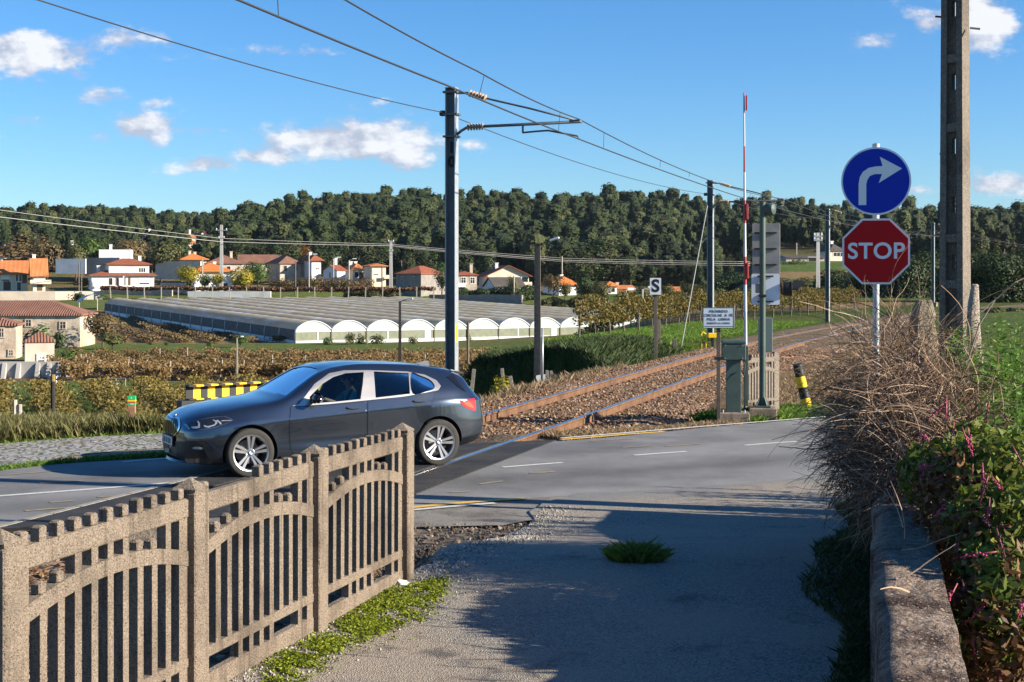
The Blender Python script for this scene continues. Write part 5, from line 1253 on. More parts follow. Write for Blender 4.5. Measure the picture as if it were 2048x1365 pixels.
# ---------------------------------------------------------------- smaller things beyond the road
def lamp_post(label, px, yt, yb, d, arm, w=.10, head=GALV, mat=None, h2=None):
    p = at(px, yb, d); z0 = min(p.z, gz(p.x, p.y)); zt = CAMH-(yt-HY)*d/FL-z0; t = thing('street_lamp', label, 'street lamp', (p.x, p.y, z0), 0, 'street lamps'); m = mat or POSTD
    MB().box((0, 0, zt/2-.2), (w, w, zt+.4), taper=(.65, .65), bev=.01).build('post', m, t)
    a = arm*d/FL; MB().tube([(0, 0, zt-.12), (a*.2, 0, zt+.02), (a, 0, zt+abs(a)*.22)], .02+w*.08, 6).build('arm', m, t, smooth=True)
    MB().box((a*1.25, 0, zt+abs(a)*.27), (abs(a)*.75, w*1.1, w*.7), rot=Euler((0, -math.copysign(.2, a), 0)), bev=.03).build('lamp_head', head, t)
POSTD = M('brown concrete post', (.15, .125, .10), (.11, .09, .07), 8, rough=.9); LAMPW = M('white lamp head', (.75, .76, .76), rough=.4)
def slotted_lamp():
    d = 45.5; p = at(1075, 758, d); z0 = p.z-.1; zt = CAMH-(488-HY)*d/FL-z0; t = thing('street_lamp', 'slotted brown concrete street lamp standing beside the triangular sign back', 'street lamp', (p.x, p.y, z0), rad(-12), 'street lamps'); mb = MB()
    for s in (-1, 1): mb.bar((s*.065, 0, -.3), (s*.036, 0, zt), .045, .11)
    for i in range(24): z = zt*i/24; mb.box((0, 0, z), (.11-.045*z/zt, .05, .10 if i > 9 else .05))
    mb.build('post', POSTD, t); MB().tube([(.05, 0, zt-.28), (.07, 0, zt-.1), (.18, 0, zt+.02), (.42, 0, zt+.10)], .018, 6).build('arm', M('rusty arm', (.22, .10, .05), rough=.8), t, smooth=True)
    MB().box((.55, 0, zt+.15), (.32, .11, .07), rot=Euler((0, rad(-16), 0)), bev=.02).build('lamp_head', LAMPW, t)
slotted_lamp()
lamp_post('dark street lamp behind the car roof, in front of the greenhouse', 800, 603, 735, 112, 16, .28, GALV, M('dark lamp post', (.035, .033, .03), rough=.7))
lamp_post('thin pale street lamp left of the car, in the vineyard', 474, 676, 770, 89, 8, .13, LAMPW, M('pale lamp post', (.28, .25, .2), rough=.8))
def tri_sign():
    d = 45.0; p = at(1085, 757, d); t = thing('yield_sign', 'triangular road sign seen from its dark grey back on a pale post', 'road sign', (p.x, p.y, p.z-.1), rad(62)); zc = CAMH-(668-HY)*d/FL-p.z+.1
    MB().tube([(0, 0, -.3), (0, 0, zc+.2)], .032, 10).build('post', GALV, t, smooth=True)
    q = []
    for cx_, cz_, a0 in ((-.36, .16, 60), (0, -.34, 200), (.36, .16, -60+360)):
        for j in range(5): a = rad(a0+90-60+j*30) if False else rad({-.36: 90, 0: 210, .36: -30}[cx_]+j*30); q.append((cx_*.9+.05*math.cos(a), cz_+.05*math.sin(a)))
    face_plate(MB(), q, .055, .04).build('plate', M('dark sign back', (.16, .18, .20), rough=.5), t)
tri_sign()
def s_sign():
    d = 51.3; p = at(1311, 718, d); t = thing('whistle_board', 'white letter S board on a thin brown post beside the ballast', 'railway sign', (p.x, p.y, p.z-.1), rad(-6)); z = lambda y: CAMH-(y-HY)*d/FL-p.z+.1
    MB().box((0, .03, z(650)), (.13, .08, z(575)+.3), bev=.01).build('post', POSTD, t); MB().box((0, -.03, z(573)), (.40, .03, .60)).build('plate', WHITEP, t)
    lettering('S', .62, INK, t, 0, -.048, z(573)-.005, 1, .02)
s_sign()
STUBM = M('grey wooden post', (.26, .23, .19), (.17, .15, .125), 12, rough=.95, bump=.5)
for px, yt, yb, d, w, ln, lb in ((1094, 741, 762, 44, .10, 0, 'short grey twin post right of the triangular sign'), (1100, 742, 760, 44.4, .09, .05, 'short leaning post touching the twin post'), (1010, 737, 765, 41, .10, -.1, 'short post in the yellow green bush'), (1025, 752, 776, 36, .10, -.2, 'pale leaning post in front of the yellow green bush'), (938, 738, 752, 46, .12, .1, 'short stump to the right of the first mast'), (1349, 678, 700, 56, .16, 0, 'dark square stub near the foot of the stay wire'), (1318, 640, 712, 56, .13, 0, 'dark slim post just right of the letter S post')):
    p = at(px, yb, d); z = min(p.z, gz(p.x, p.y)+.1); h = CAMH-(yt-HY)*d/FL-z; MB().box((0, 0, h/2-.1), (w, w, h+.2), rot=Euler((0, ln, 0)), bev=.012).build('wooden_post', STUBM if 'dark' not in lb else POSTW, None, label=lb, cat='post', group='short posts beside the line', loc=(p.x, p.y, z))
tree_px('bush', 'yellow green creeping bush between the short posts', 'bush', 1010, 770, 738, 62, 38.5, 'yellow', 'bush', 520, .10, 2); tree_px('bush', 'dark olive bush at the foot of the first mast', 'bush', 928, 758, 738, 40, 43, 'olive', 'bush', 420, .10, 3)
t = thing('trackside_box', 'yellow trackside box on a black stand below the second mast', 'trackside box', at(1425, 692, 58)); MB().box((0, 0, .42), (.38, .3, .2), bev=.02).build('box', YEL, t); MB().box((0, 0, .1), (.1, .1, .55)).build('stand', BLK, t)
t = thing('yellow_hoop', 'black and yellow hoop guard left of the yellow trackside box', 'guard rail', at(1407, 692, 58)); MB().tube([(-.09, 0, -.2), (-.09, 0, .48), (-.02, 0, .56), (.09, 0, .48), (.09, 0, -.2)], .03, 8).build('hoop', YEL, t, smooth=True); MB().box((0, 0, .12), (.26, .05, .06)).build('crossbar', BLK, t)
def striped_beam():
    a, b = at(374, 780, 27.0), at(700, 766, 29.3); L_ = math.hypot(b.x-a.x, b.y-a.y); t = thing('striped_beam', 'black and yellow striped steel beam barrier behind the car bonnet', 'barrier beam', (a.x, a.y, 0), math.atan2(b.y-a.y, b.x-a.x)); n = 24; w = L_/n
    for nm, m, par in (('yellow_stripes', YEL, 1), ('black_stripes', BLK, 0)):
        mb = MB()
        for i in range(n):
            if i % 2 != par: continue
            x = w*(i+.5); mb.box((x, 0, .585), (w, .20, .03)); mb.box((x, .05, .455), (w, .02, .23)); mb.box((x, 0, .33), (w, .20, .022))
        mb.build(nm, m, t)
    for x in (-.02, L_*.97):
        MB().box((x, .02, 0), (.26, .22, .62)).build('post', BLK, t)
striped_beam()
t = thing('trail_marker', 'wooden trail marker post with green, yellow and red top beside the lay-by', 'marker post', (at(264, 835, 25.6).x, 25.6, gz(at(264, 835, 25.6).x, 25.6)), rad(4))
zt = CAMH-(793-HY)*25.6/FL-t.location.z; MB().box((0, 0, zt/2-.2), (.125, .11, zt+.4), bev=.006).build('post', M('reddish wood', (.34, .17, .09), (.25, .12, .065), 12, rough=.85), t)
gm = MB(); gm.box((0, 0, zt-.075), (.131, .116, .16), mi=0)
for z, mi in ((-.058, 1), (-.082, 2)): gm.box((0, 0, zt+z-.02), (.134, .119, .024), mi=mi)
gm.build('painted_top', [M('trail green', (.02, .42, .12), rough=.5), YEL, RED], t); MB().box((.015, -.06, zt-.135), (.06, .003, .012)).build('small_print', WHITEP, t); MB().box((0, -.06, zt-.025), (.016, .003, .026)).build('small_mark', WHITEP, t)
p = at(106, 835, 25.8); t = thing('black_post', 'black wooden post with lichen top and white insulators beside the lay-by', 'post', (p.x, p.y, gz(p.x, p.y))); zt = CAMH-(750-HY)*25.8/FL-p.z+p.z-t.location.z
MB().tube([(0, 0, -.3), (0, 0, zt)], .042, 10).build('post', M('black tarred wood', (.02, .018, .016), (.035, .03, .025), 8, rough=.9), t); MB().tube([(0, 0, zt-.12), (0, 0, zt+.004)], .0425, 10).build('lichen_top', M('orange lichen', (.30, .20, .04), (.15, .12, .06), 30, rough=.95), t)
for s in (-1, 1):
    for z in (-.05, -.12): MB().lathe([(0, -.02), (.016, -.015), (.012, 0), (.016, .015), (0, .02)], 8, mat=Matrix.Translation((s*.06, 0, zt+z))).build('insulator', WHITEP, t)
# ---------------------------------------------------------------- the car
# local axes: x from nose to tail, y across (the side seen is y < 0), z up
K_zb = curve([(0, .25), (.1, .20), (.5, .165), (1, .17), (3.4, .18), (3.9, .24), (4.2, .31), (4.32, .38)])
K_wb = curve([(0, .30), (.05, .48), (.2, .64), (.5, .74), (3.8, .74), (4.2, .66), (4.32, .45)])
K2w = curve([(0, .36), (.05, .56), (.15, .68), (.3, .77), (.5, .825), (.84, .862), (1.3, .865), (3.0, .865), (3.5, .872), (4.0, .83), (4.2, .75), (4.29, .64), (4.32, .52)])
K2z = curve([(0, .31), (.5, .27), (1.4, .25), (3.0, .25), (3.6, .29), (4.32, .44)])
K3w = curve([(0, .38), (.04, .57), (.12, .71), (.25, .795), (.45, .86), (.84, .895), (1.3, .862), (2.3, .852), (3.0, .868), (3.48, .90), (3.9, .875), (4.15, .805), (4.27, .71), (4.32, .55)])
K3z = curve([(0, .49), (.5, .50), (1.3, .48), (3.0, .50), (3.5, .54), (4.32, .58)])
K4w = curve([(0, .36), (.04, .55), (.12, .69), (.25, .775), (.45, .845), (.84, .888), (1.3, .888), (2.3, .886), (3.0, .89), (3.48, .893), (3.9, .855), (4.1, .795), (4.22, .71), (4.29, .55)])
K4z = curve([(0, .60), (.25, .66), (.84, .715), (1.3, .725), (2.3, .785), (3.3, .855), (3.9, .885), (4.29, .87)])
K5w = curve([(0, .32), (.06, .48), (.15, .60), (.3, .69), (.6, .765), (1.0, .80), (1.35, .822), (2.3, .825), (3.2, .812), (3.6, .78), (3.95, .725), (4.12, .66), (4.2, .58), (4.29, .42)])
K5z = curve([(0, .66), (.15, .735), (.4, .81), (.84, .875), (1.35, .92), (2.4, .975), (3.3, 1.06), (3.7, 1.08), (4.0, 1.05), (4.2, .96), (4.29, .91)])
K6w = curve([(0, .24), (.1, .42), (.3, .56), (.84, .655), (1.2, .73), (1.35, .765), (1.6, .715), (1.9, .65), (2.1, .62), (2.5, .605), (3.2, .59), (3.6, .565), (3.9, .535), (4.03, .52), (4.10, .53), (4.2, .50), (4.29, .34)])
K6z = curve([(0, .70), (.1, .765), (.3, .835), (.84, .925), (1.2, .965), (1.35, 1.0), (1.6, 1.135), (1.9, 1.29), (2.1, 1.345), (2.5, 1.38), (3.2, 1.355), (3.6, 1.305), (3.95, 1.235), (4.03, 1.19), (4.12, 1.06), (4.22, .97), (4.29, .92)])
K7w = curve([(0, .14), (.1, .24), (.3, .33), (.84, .38), (1.2, .42), (1.6, .43), (2.1, .40), (3.2, .38), (3.9, .35), (4.2, .33), (4.29, .2)])
K7z = curve([(0, .715), (.1, .785), (.3, .865), (.84, .952), (1.2, .995), (1.35, 1.04), (1.6, 1.172), (1.9, 1.33), (2.1, 1.388), (2.5, 1.42), (3.2, 1.392), (3.6, 1.342), (3.95, 1.27), (4.03, 1.2), (4.12, 1.08), (4.22, .99), (4.29, .925)])
K8z = curve([(0, .72), (.1, .79), (.3, .872), (.84, .96), (1.2, 1.005), (1.35, 1.052), (1.6, 1.186), (1.9, 1.345), (2.1, 1.402), (2.5, 1.434), (3.2, 1.406), (3.6, 1.355), (3.95, 1.285), (4.03, 1.205), (4.12, 1.085), (4.22, .995), (4.29, .93)])
def body_section(u):
    e = min(u, 4.29)
    key = [(0, K_zb(u)), (K_wb(u), K_zb(u)), (K2w(u), K2z(u)), (K3w(u), K3z(u)), (K4w(e), K4z(e)), (K5w(e), K5z(e)), (K6w(e), K6z(e)), (K7w(e), K7z(e)), (0, K8z(e))]
    key = [np.array([float(a), float(b)]) for a, b in key]
    pts = []
    for i in range(8):
        p0 = key[i-1] if i > 0 else np.array([-key[1][0], key[1][1]])
        p1, p2 = key[i], key[i+1]
        p3 = key[i+2] if i < 7 else np.array([-key[7][0], key[7][1]])
        crease = {1: 1, 4: .7}
        m1 = (p2-p0)*.5; m2 = (p3-p1)*.5
        l = np.linalg.norm(p2-p1); 
        for m_ in (m1, m2):
            q = np.linalg.norm(m_)
            if q > l*1.0: m_ *= l/q
        if i in (0, 1): m1 = m2 = (p2-p1)*.9
        if i == 4: m1 = (p2-p1)*.9
        if i == 3: m2 = (p2-p1)*1.0
        for t in np.arange(0, 1, .2):
            t2, t3 = t*t, t**3
            pts.append((2*t3-3*t2+1)*p1+(t3-2*t2+t)*m1+(-2*t3+3*t2)*p2+(t3-t2)*m2)
    pts.append(key[8])
    return pts
def car_shell():
    us = sorted(set([0, .012, .03, .05, .075, .1, .13, .16, .2, .25]+[round(.3+.055*i, 4) for i in range(66)]+[3.95, 3.98, 4.0, 4.02, 4.04, 4.07, 4.1, 4.13, 4.16, 4.19, 4.22, 4.25, 4.27, 4.29, 4.305, 4.32]))
    us = [u for i, u in enumerate(us) if i == 0 or u-us[i-1] > .011]
    vs = []; rows = []
    for u in us:
        s = body_section(u); n = len(s)
        ring = [(u, -p[0], p[1]) for p in s]+[(u, p[0], p[1]) for p in s[-2:0:-1]]
        rows.append(len(vs)); vs += ring; k = len(ring)
    fs = []
    for a in range(len(us)-1):
        for j in range(k): fs.append((rows[a]+j, rows[a]+(j+1) % k, rows[a+1]+(j+1) % k, rows[a+1]+j))
    # close the ends with a fan of strips across
    for a, flip in ((0, False), (len(us)-1, True)):
        h = k//2
        for j in range(h):
            l = [rows[a]+j, rows[a]+j+1, rows[a]+(k-j-1) % k, rows[a]+(k-j) % k]
            l = [q for i, q in enumerate(l) if q not in l[:i]]
            if len(l) >= 3: fs.append(tuple(reversed(l)) if not flip else tuple(l))
    return vs, fs
CAR_TH = rad(27.0); CAR_K = 1.01
e1 = Vector((math.cos(CAR_TH), math.sin(CAR_TH), 0)); e2 = Vector((-math.sin(CAR_TH), math.cos(CAR_TH), 0))
CAR_O = Vector((-3.42, 18.65, .004))-(e1*.84-e2*.89)*CAR_K
CARM = Matrix.Translation(CAR_O) @ Matrix.Rotation(CAR_TH, 4, 'Z') @ Matrix.Scale(CAR_K, 4)
CARI = CARM.inverted()
car = thing('car', 'dark grey five-door hatchback driving over the level crossing', 'car', CAR_O, CAR_TH); car.scale = (CAR_K,)*3
PAINT = None
def paint_mat():
    m, nt, N, L = nodes_of('metallic grey car paint'); out = N.new('ShaderNodeOutputMaterial'); b = N.new('ShaderNodeBsdfPrincipled'); L.new(b.outputs[0], out.inputs[0])
    b.inputs['Base Color'].default_value = (.078, .094, .122, 1); b.inputs['Metallic'].default_value = .9; b.inputs['Roughness'].default_value = .22
    b.inputs['Coat Weight'].default_value = 1.0; b.inputs['Coat Roughness'].default_value = .02
    return m
PAINT = paint_mat()
BLACKP = M('black car plastic', (.014, .014, .016), rough=.45)
GLOSSB = M('gloss black trim', (.008, .008, .01), rough=.12, spec=.6)
TRIMS = M('satin metal window trim', (.46, .43, .40), rough=.32, metal=.8)
CHROME = M('chrome trim', (.7, .7, .72), rough=.12, metal=1.0)
RUBT = M('tyre rubber', (.022, .021, .02), (.035, .033, .03), 30, rough=.85)
ALLOY = M('bright alloy wheel', (.62, .62, .64), rough=.28, metal=.9)
ALLOYD = M('dark alloy wheel barrel', (.05, .05, .055), rough=.45, metal=.6)
def glass_mat(name, tint, refl=1.45):
    m, nt, N, L = nodes_of(name); out = N.new('ShaderNodeOutputMaterial')
    fr = N.new('ShaderNodeFresnel'); fr.inputs[0].default_value = refl
    t = N.new('ShaderNodeBsdfTransparent'); t.inputs[0].default_value = (*tint, 1)
    g = N.new('ShaderNodeBsdfGlossy'); g.inputs['Roughness'].default_value = .01; g.inputs['Color'].default_value = (.95, .97, 1, 1)
    mx = N.new('ShaderNodeMixShader'); L.new(fr.outputs[0], mx.inputs[0]); L.new(t.outputs[0], mx.inputs[1]); L.new(g.outputs[0], mx.inputs[2]); L.new(mx.outputs[0], out.inputs[0])
    return m
GLASS = glass_mat('car window glass', (.42, .52, .55), 1.45)
GLASSW = glass_mat('windscreen glass', (.42, .53, .57), 1.2)
GLASST = glass_mat('tinted car window glass', (.045, .06, .075), 1.6)
shell_v, shell_f = car_shell()
BVH = BVHTree.FromPolygons([Vector(v) for v in shell_v], shell_f)
CAMC = CARI @ Vector((0, 0, CAMH))
def on_car(px, py):
    """where the sight line through a photo pixel meets the body (car axes)"""
    d = (CARI @ at(px, py, 20.0))-CAMC; d.normalize()
    h = BVH.ray_cast(CAMC, d)
    if h[0] is not None: return h[0], (h[1] if h[1].dot(d) < 0 else -h[1])
    best = None
    for i in range(60):
        q = CAMC+d*(17+i*.1); n = BVH.find_nearest(q)
        if best is None or n[3] < best[2]: best = (n[0], n[1], n[3])
    nn = best[1]; c = best[0]-Vector((min(max(best[0].x, .9), 3.6), 0, .6))
    return best[0], (nn if nn.dot(c) > 0 else -nn)
def used(vs, fs):
    keep = sorted({i for f in fs for i in f}); mp = {k: i for i, k in enumerate(keep)}
    return [vs[k] for k in keep], [tuple(mp[i] for i in f) for f in fs]
def smooth_loop(pts, n=6, closed=True):
    """round a loop of 2-D points a little"""
    p = [Vector(q) for q in pts]; r = []; k = len(p)
    for i in range(k):
        a, b, c, d = p[i-1], p[i], p[(i+1) % k], p[(i+2) % k]
        for j in range(n):
            t = j/n; r.append(.5*((2*b)+(c-a)*t+(2*a-5*b+4*c-d)*t*t+(3*b-a-3*c+d)*t**3))
    return r
def in_poly(pt, poly):
    r = False; j = len(poly)-1
    for i in range(len(poly)):
        a, b = poly[i], poly[j]
        if (a[1] > pt.y) != (b[1] > pt.y) and pt.x < (b[0]-a[0])*(pt.y-a[1])/(b[1]-a[1])+a[0]: r = not r
        j = i
    return r
def patch(name, px, mat, parent, off=.004, cell=4.0, rounded=False, mirror=True, thick=0.0, holes=(), **kw):
    """a panel lying on the body inside a photo-pixel outline; the far side gets its mirror image"""
    loop = smooth_loop(px) if rounded else [Vector(p) for p in px]
    dense = []
    for i, a in enumerate(loop):
        b = loop[(i+1) % len(loop)]; k = max(1, int((b-a).length/cell))
        dense += [a.lerp(b, j/k) for j in range(k)]
    n = len(dense); edges = [(i, (i+1) % n) for i in range(n)]
    x0, x1 = min(p.x for p in dense), max(p.x for p in dense); y0, y1 = min(p.y for p in dense), max(p.y for p in dense)
    inner = [Vector((x0+cell*(i+.5+.5*(j % 2)), y0+cell*(j+.5))) for i in range(int((x1-x0)/cell)+1) for j in range(int((y1-y0)/cell)+1)]
    for q in holes:
        q = [Vector(p) for p in q]; hd = []
        for i, a in enumerate(q):
            b = q[(i+1) % len(q)]; k = max(1, int((b-a).length/cell)); hd += [a.lerp(b, j/k) for j in range(k)]
        o = len(dense); edges += [(o+i, o+(i+1) % len(hd)) for i in range(len(hd))]; dense = dense+hd
    v, e, f, *_ = delaunay_2d_cdt(dense+inner, edges, [], 1, 1e-3)
    if holes: f = [q for q in f if not any(in_poly(sum((v[i] for i in q), Vector((0, 0)))/len(q), h) for h in holes)]
    P3 = []; v, f = used(v, f)
    for p in v:
        h, nn = on_car(p.x, p.y); P3.append(h+nn*off)
    out = []
    for s in ((1, -1) if mirror else (1,)):
        mb = MB(); mb.add([(p.x, p.y*s, p.z) for p in P3], [q if s == 1 else tuple(reversed(q)) for q in f])
        out.append(mb.build(name, mat, parent, smooth=True, **kw))
    return out
c1 = lambda *a: [(280+a[i]/2.926, 680+a[i+1]/2.926) for i in range(0, len(a), 2)]
c2 = lambda *a: [(580+a[i]/5.12, 710+a[i+1]/5.12) for i in range(0, len(a), 2)]
c3 = lambda *a: [(300+a[i]/7.314, 800+a[i+1]/7.314) for i in range(0, len(a), 2)]
FRONTWIN = c2(205, 500, 200, 430, 330, 300, 440, 230, 570, 190, 755, 178, 745, 300, 722, 455, 480, 480)
REARWIN = c2(858, 172, 1213, 190, 1228, 400, 877, 440)
QUARTER = c2(1238, 193, 1330, 212, 1430, 255, 1478, 310, 1470, 350, 1400, 375, 1255, 398)
DLO = c2(20, 525, 95, 505, 250, 300, 400, 190, 560, 160, 800, 158, 1200, 172, 1380, 205, 1500, 262, 1545, 320, 1520, 362, 1420, 388, 1200, 425, 800, 465, 400, 505, 205, 518)
WSCR = c3(3050, -270, 2450, -480)  # placeholder, the windscreen is cut in car axes below
WSG = [(-.66, 1.03), (-.60, 1.14), (-.52, 1.315), (-.30, 1.352), (0, 1.362), (.30, 1.352), (.52, 1.315), (.60, 1.14), (.66, 1.03), (.35, 1.04), (0, 1.045), (-.35, 1.04)]
RWG = [(-.50, 1.06), (-.44, 1.20), (0, 1.225), (.44, 1.20), (.50, 1.06), (0, 1.07)]
def tmp(mb, name):
    me = bpy.data.meshes.new(name); me.from_pydata(mb.v, [], mb.f); o = bpy.data.objects.new(name, me); COL.objects.link(o); return o
def bool_cut(o, mb):
    bm = bmesh.new(); t = bpy.data.meshes.new('t'); t.from_pydata(mb.v, [], mb.f); bm.from_mesh(t); bmesh.ops.recalc_face_normals(bm, faces=bm.faces); bm.to_mesh(t); bm.free()
    c = bpy.data.objects.new('cutter', t); COL.objects.link(c)
    m = o.modifiers.new('b', 'BOOLEAN'); m.operation = 'DIFFERENCE'; m.solver = 'EXACT'; m.object = c
    dg = bpy.context.evaluated_depsgraph_get(); me = bpy.data.meshes.new_from_object(o.evaluated_get(dg))
    o.modifiers.remove(m); o.data = me; bpy.data.objects.remove(c)
def build_body():
    mb = MB(); mb.add(shell_v, shell_f); o = tmp(mb, 'body')
    bm = bmesh.new(); bm.from_mesh(o.data); bmesh.ops.recalc_face_normals(bm, faces=bm.faces); bm.to_mesh(o.data); bm.free()
    w = MB()
    for u in (.84, 3.51):
        for s in (-1, 1):
            w.lathe([(.362, 0), (.362, .6)], 40, mat=Matrix.Translation((u, s*1.1 if s < 0 else .5, .325)) @ Matrix.Rotation(-PI/2, 4, 'X'))
    bool_cut(o, w)
    us = np.linspace(1.42, 3.92, 34); vs = []
    for u in us:
        a = float(K5w(u))-.06; r = float(K6w(u))-.055; t = float(K7w(u))
        z6, z7, z8 = float(K6z(u))-.05, float(K7z(u))-.045, float(K8z(u))-.045
        fl = .34 if u < 3.0 else .62
        vs += [(u, -a, fl), (u, -a, float(K5z(u))), (u, -r, z6), (u, -t, z7), (u, 0, z8), (u, t, z7), (u, r, z6), (u, a, float(K5z(u))), (u, a, fl)]
    c = MB(); n = len(us); fs = [(i*9+j, i*9+(j+1) % 9, i*9+9+(j+1) % 9, i*9+9+j) for i in range(n-1) for j in range(9)]
    c.add(vs, fs+[tuple(range(9)), tuple(range((n-1)*9, n*9))]); bool_cut(o, c)
    sw = MB()
    for px in (FRONTWIN, REARWIN, QUARTER):
        lp = [on_car(*p)[0] for p in [q for q in smooth_loop(px, 4)]] if px is QUARTER else [on_car(*p)[0] for p in px]
        nn = len(lp); vs = [(p.x, -1.2, p.z) for p in lp]+[(p.x, 1.2, p.z) for p in lp]
        sw.add(vs, [tuple(range(nn)), tuple(reversed(range(nn, 2*nn)))]+[(i, nn+i, nn+(i+1) % nn, (i+1) % nn) for i in range(nn)])
    bool_cut(o, sw)
    for poly, ua, ub in ((WSG, 1.0, 2.12), (RWG, 3.88, 4.6)):
        nn = len(poly); pm_ = MB(); pm_.add([(ua, a, b) for a, b in poly]+[(ub, a, b) for a, b in poly], [tuple(range(nn)), tuple(reversed(range(nn, 2*nn)))]+[(i, nn+i, nn+(i+1) % nn, (i+1) % nn) for i in range(nn)])
        bool_cut(o, pm_)
    me = o.data; me.materials.clear(); me.materials.append(PAINT); me.materials.append(BLACKP)
    mi = []
    for p in me.polygons:
        c = p.center; inside = False
        n_ = BVH.find_nearest(c)
        inside = n_[3] > .012
        mi.append(1 if inside or c.z < .2 else 0)
    me.polygons.foreach_set('material_index', mi)
    me.polygons.foreach_set('use_smooth', [True]*len(me.polygons)); me.set_sharp_from_angle(angle=rad(32)); me.update()
    bpy.data.objects.remove(o)
    return link('body', me, car)
body = build_body()
# panels and glass on the sides
patch('window_trim', DLO, TRIMS, body, off=.003, cell=3.2, holes=(FRONTWIN, REARWIN, smooth_loop(QUARTER, 4)))
def seam_loop(l, k): 
    c = sum((Vector(p) for p in l), Vector((0, 0)))/len(l)
    return [tuple(Vector(p)+(Vector(p)-c).normalized()*k) for p in l]
FDOOR = c1(882, 395, 1100, 385, 1325, 362, 1325, 560, 1322, 655, 1310, 668, 905, 676, 882, 640, 874, 540)
RDOOR = c1(1335, 360, 1560, 330, 1722, 300, 1716, 350, 1690, 430, 1640, 520, 1590, 585, 1535, 640, 1520, 655, 1332, 662, 1333, 560)
doors = []
for nm, l in (('front_door', FDOOR), ('rear_door', RDOOR)):
    doors.append(patch('door', l, PAINT, car, off=.0055, cell=4))
    patch('door_gap', seam_loop(l, 1.0), GLOSSB, body, off=.0025, cell=5)
for i, h in enumerate((c2(572, 555, 590, 525, 640, 512, 700, 515, 735, 535, 725, 560, 690, 580, 620, 588), c2(1253, 487, 1270, 460, 1320, 447, 1375, 450, 1405, 465, 1400, 490, 1370, 508, 1300, 517))):
    hc = sum((Vector(q) for q in h), Vector((0, 0)))/len(h)
    patch('handle_recess', h, M('door handle recess', (.03, .034, .04), rough=.3, metal=.5), doors[i][0], off=.008, cell=2.2, mirror=False, rounded=True)  # dark patch standing in for the shade inside the handle hollow
    patch('handle', [tuple(Vector(((p[0]-hc.x)*.92+hc.x, (p[1]-hc.y)*.42+hc.y-1.0))) for p in h], PAINT, doors[i][0], off=.030, cell=1.6, mirror=False, rounded=True)
for nm, l, g in (('front', FRONTWIN, GLASS), ('rear', REARWIN, GLASST), ('quarter', QUARTER, GLASST)):
    patch('window', l, g, car, off=-.012, cell=5, rounded=(nm == 'quarter'))
def screen(name, poly, mat, d, off):
    n = len(poly); pts = []
    dense = []
    for i in range(n):
        a, b = Vector(poly[i]), Vector(poly[(i+1) % n]); k = max(1, int((b-a).length/.05)); dense += [a.lerp(b, j/k) for j in range(k)]
    m_ = len(dense); inner = [Vector((-.65+.05*i, 1.03+.03*j)) for i in range(27) for j in range(12)]
    v, e, f, *_ = delaunay_2d_cdt(dense+inner, [(i, (i+1) % m_) for i in range(m_)], [], 1, 1e-4)
    v, f = used(v, f)
    for p in v:
        o = Vector((-.2 if d > 0 else 5, p.x, p.y)); h = BVH.ray_cast(o, Vector((d, 0, 0))); pts.append(h[0]+(h[1] if h[1].x*d < 0 else -h[1])*off if h[0] else o)
    return MB().add(pts, f).build(name, mat, car, smooth=True)
screen('windscreen', WSG, GLASSW, 1, -.008)
screen('rear_window', RWG, GLASST, -1, -.008)
# lamps, grille, plate
patch('headlight_rim', seam_loop(c3(497, 352, 575, 445, 700, 437, 850, 420, 960, 398, 1100, 350, 1215, 302, 1150, 268, 1080, 246, 900, 265, 760, 292, 620, 322), 1.3), M('headlight rim', (.30, .32, .36), rough=.2, metal=.8), car, off=.003, cell=2.2)
hl = patch('headlight', c3(497, 352, 575, 445, 700, 437, 850, 420, 960, 398, 1100, 350, 1215, 302, 1150, 268, 1080, 246, 900, 265, 760, 292, 620, 322), M('headlight housing', (.012, .014, .02), rough=.1, metal=.0, coat=1), car, off=.005, cell=2.0)
LENSB = M('headlight lens bright', (.42, .45, .48), rough=.2, metal=.5)
for l in (c3(600, 395, 620, 425, 690, 425, 735, 410, 735, 350, 715, 318, 690, 318, 710, 352, 705, 395), c3(785, 375, 800, 405, 860, 410, 950, 385, 985, 350, 985, 315, 920, 292, 925, 305, 960, 325, 945, 365, 850, 390), c3(985, 295, 1035, 330, 1050, 358, 1030, 368, 1010, 340, 975, 308), c3(1045, 318, 1190, 308, 1195, 300, 1050, 306), c3(505, 355, 580, 440, 600, 438, 540, 360)):
    patch('lamp_light', l, LENSB, hl[0], off=.009, cell=1.6, mirror=False)
GR1 = c3(245, 330, 262, 295, 300, 275, 380, 272, 405, 290, 420, 380, 405, 450, 350, 515, 300, 530, 262, 500, 245, 430)
patch('kidney_frame', c3(222, 330, 240, 280, 290, 258, 400, 258, 440, 262, 452, 320, 450, 400, 425, 460, 360, 535, 300, 545, 250, 535, 225, 470), CHROME, car, off=.010, cell=2)
k1 = patch('kidney_grille', GR1, GLOSSB, car, off=.016, cell=2)
for i in range(5):
    x = 272+i*28; patch('grille_bar', c3(x, 300, x+9, 300, x+9, 500-abs(i-1)*8, x, 500-abs(i-1)*8), M('grille bar grey', (.04, .04, .045), rough=.3), k1[0], off=.021, cell=2, mirror=False)
patch('lower_grille', c3(310, 600, 480, 610, 620, 600, 800, 618, 840, 640, 880, 800, 860, 850, 560, 860, 420, 840, 250, 770, 200, 720, 310, 700), BLACKP, car, off=.006, cell=2.4)
patch('intake_trim', c3(790, 622, 830, 622, 860, 660, 925, 830, 870, 840, 850, 760), PAINT, car, off=.022, cell=2.4)
patch('fog_lamp', c3(615, 700, 670, 682, 760, 688, 795, 705, 760, 722, 650, 718), LENSB, car, off=.012, cell=1.8)
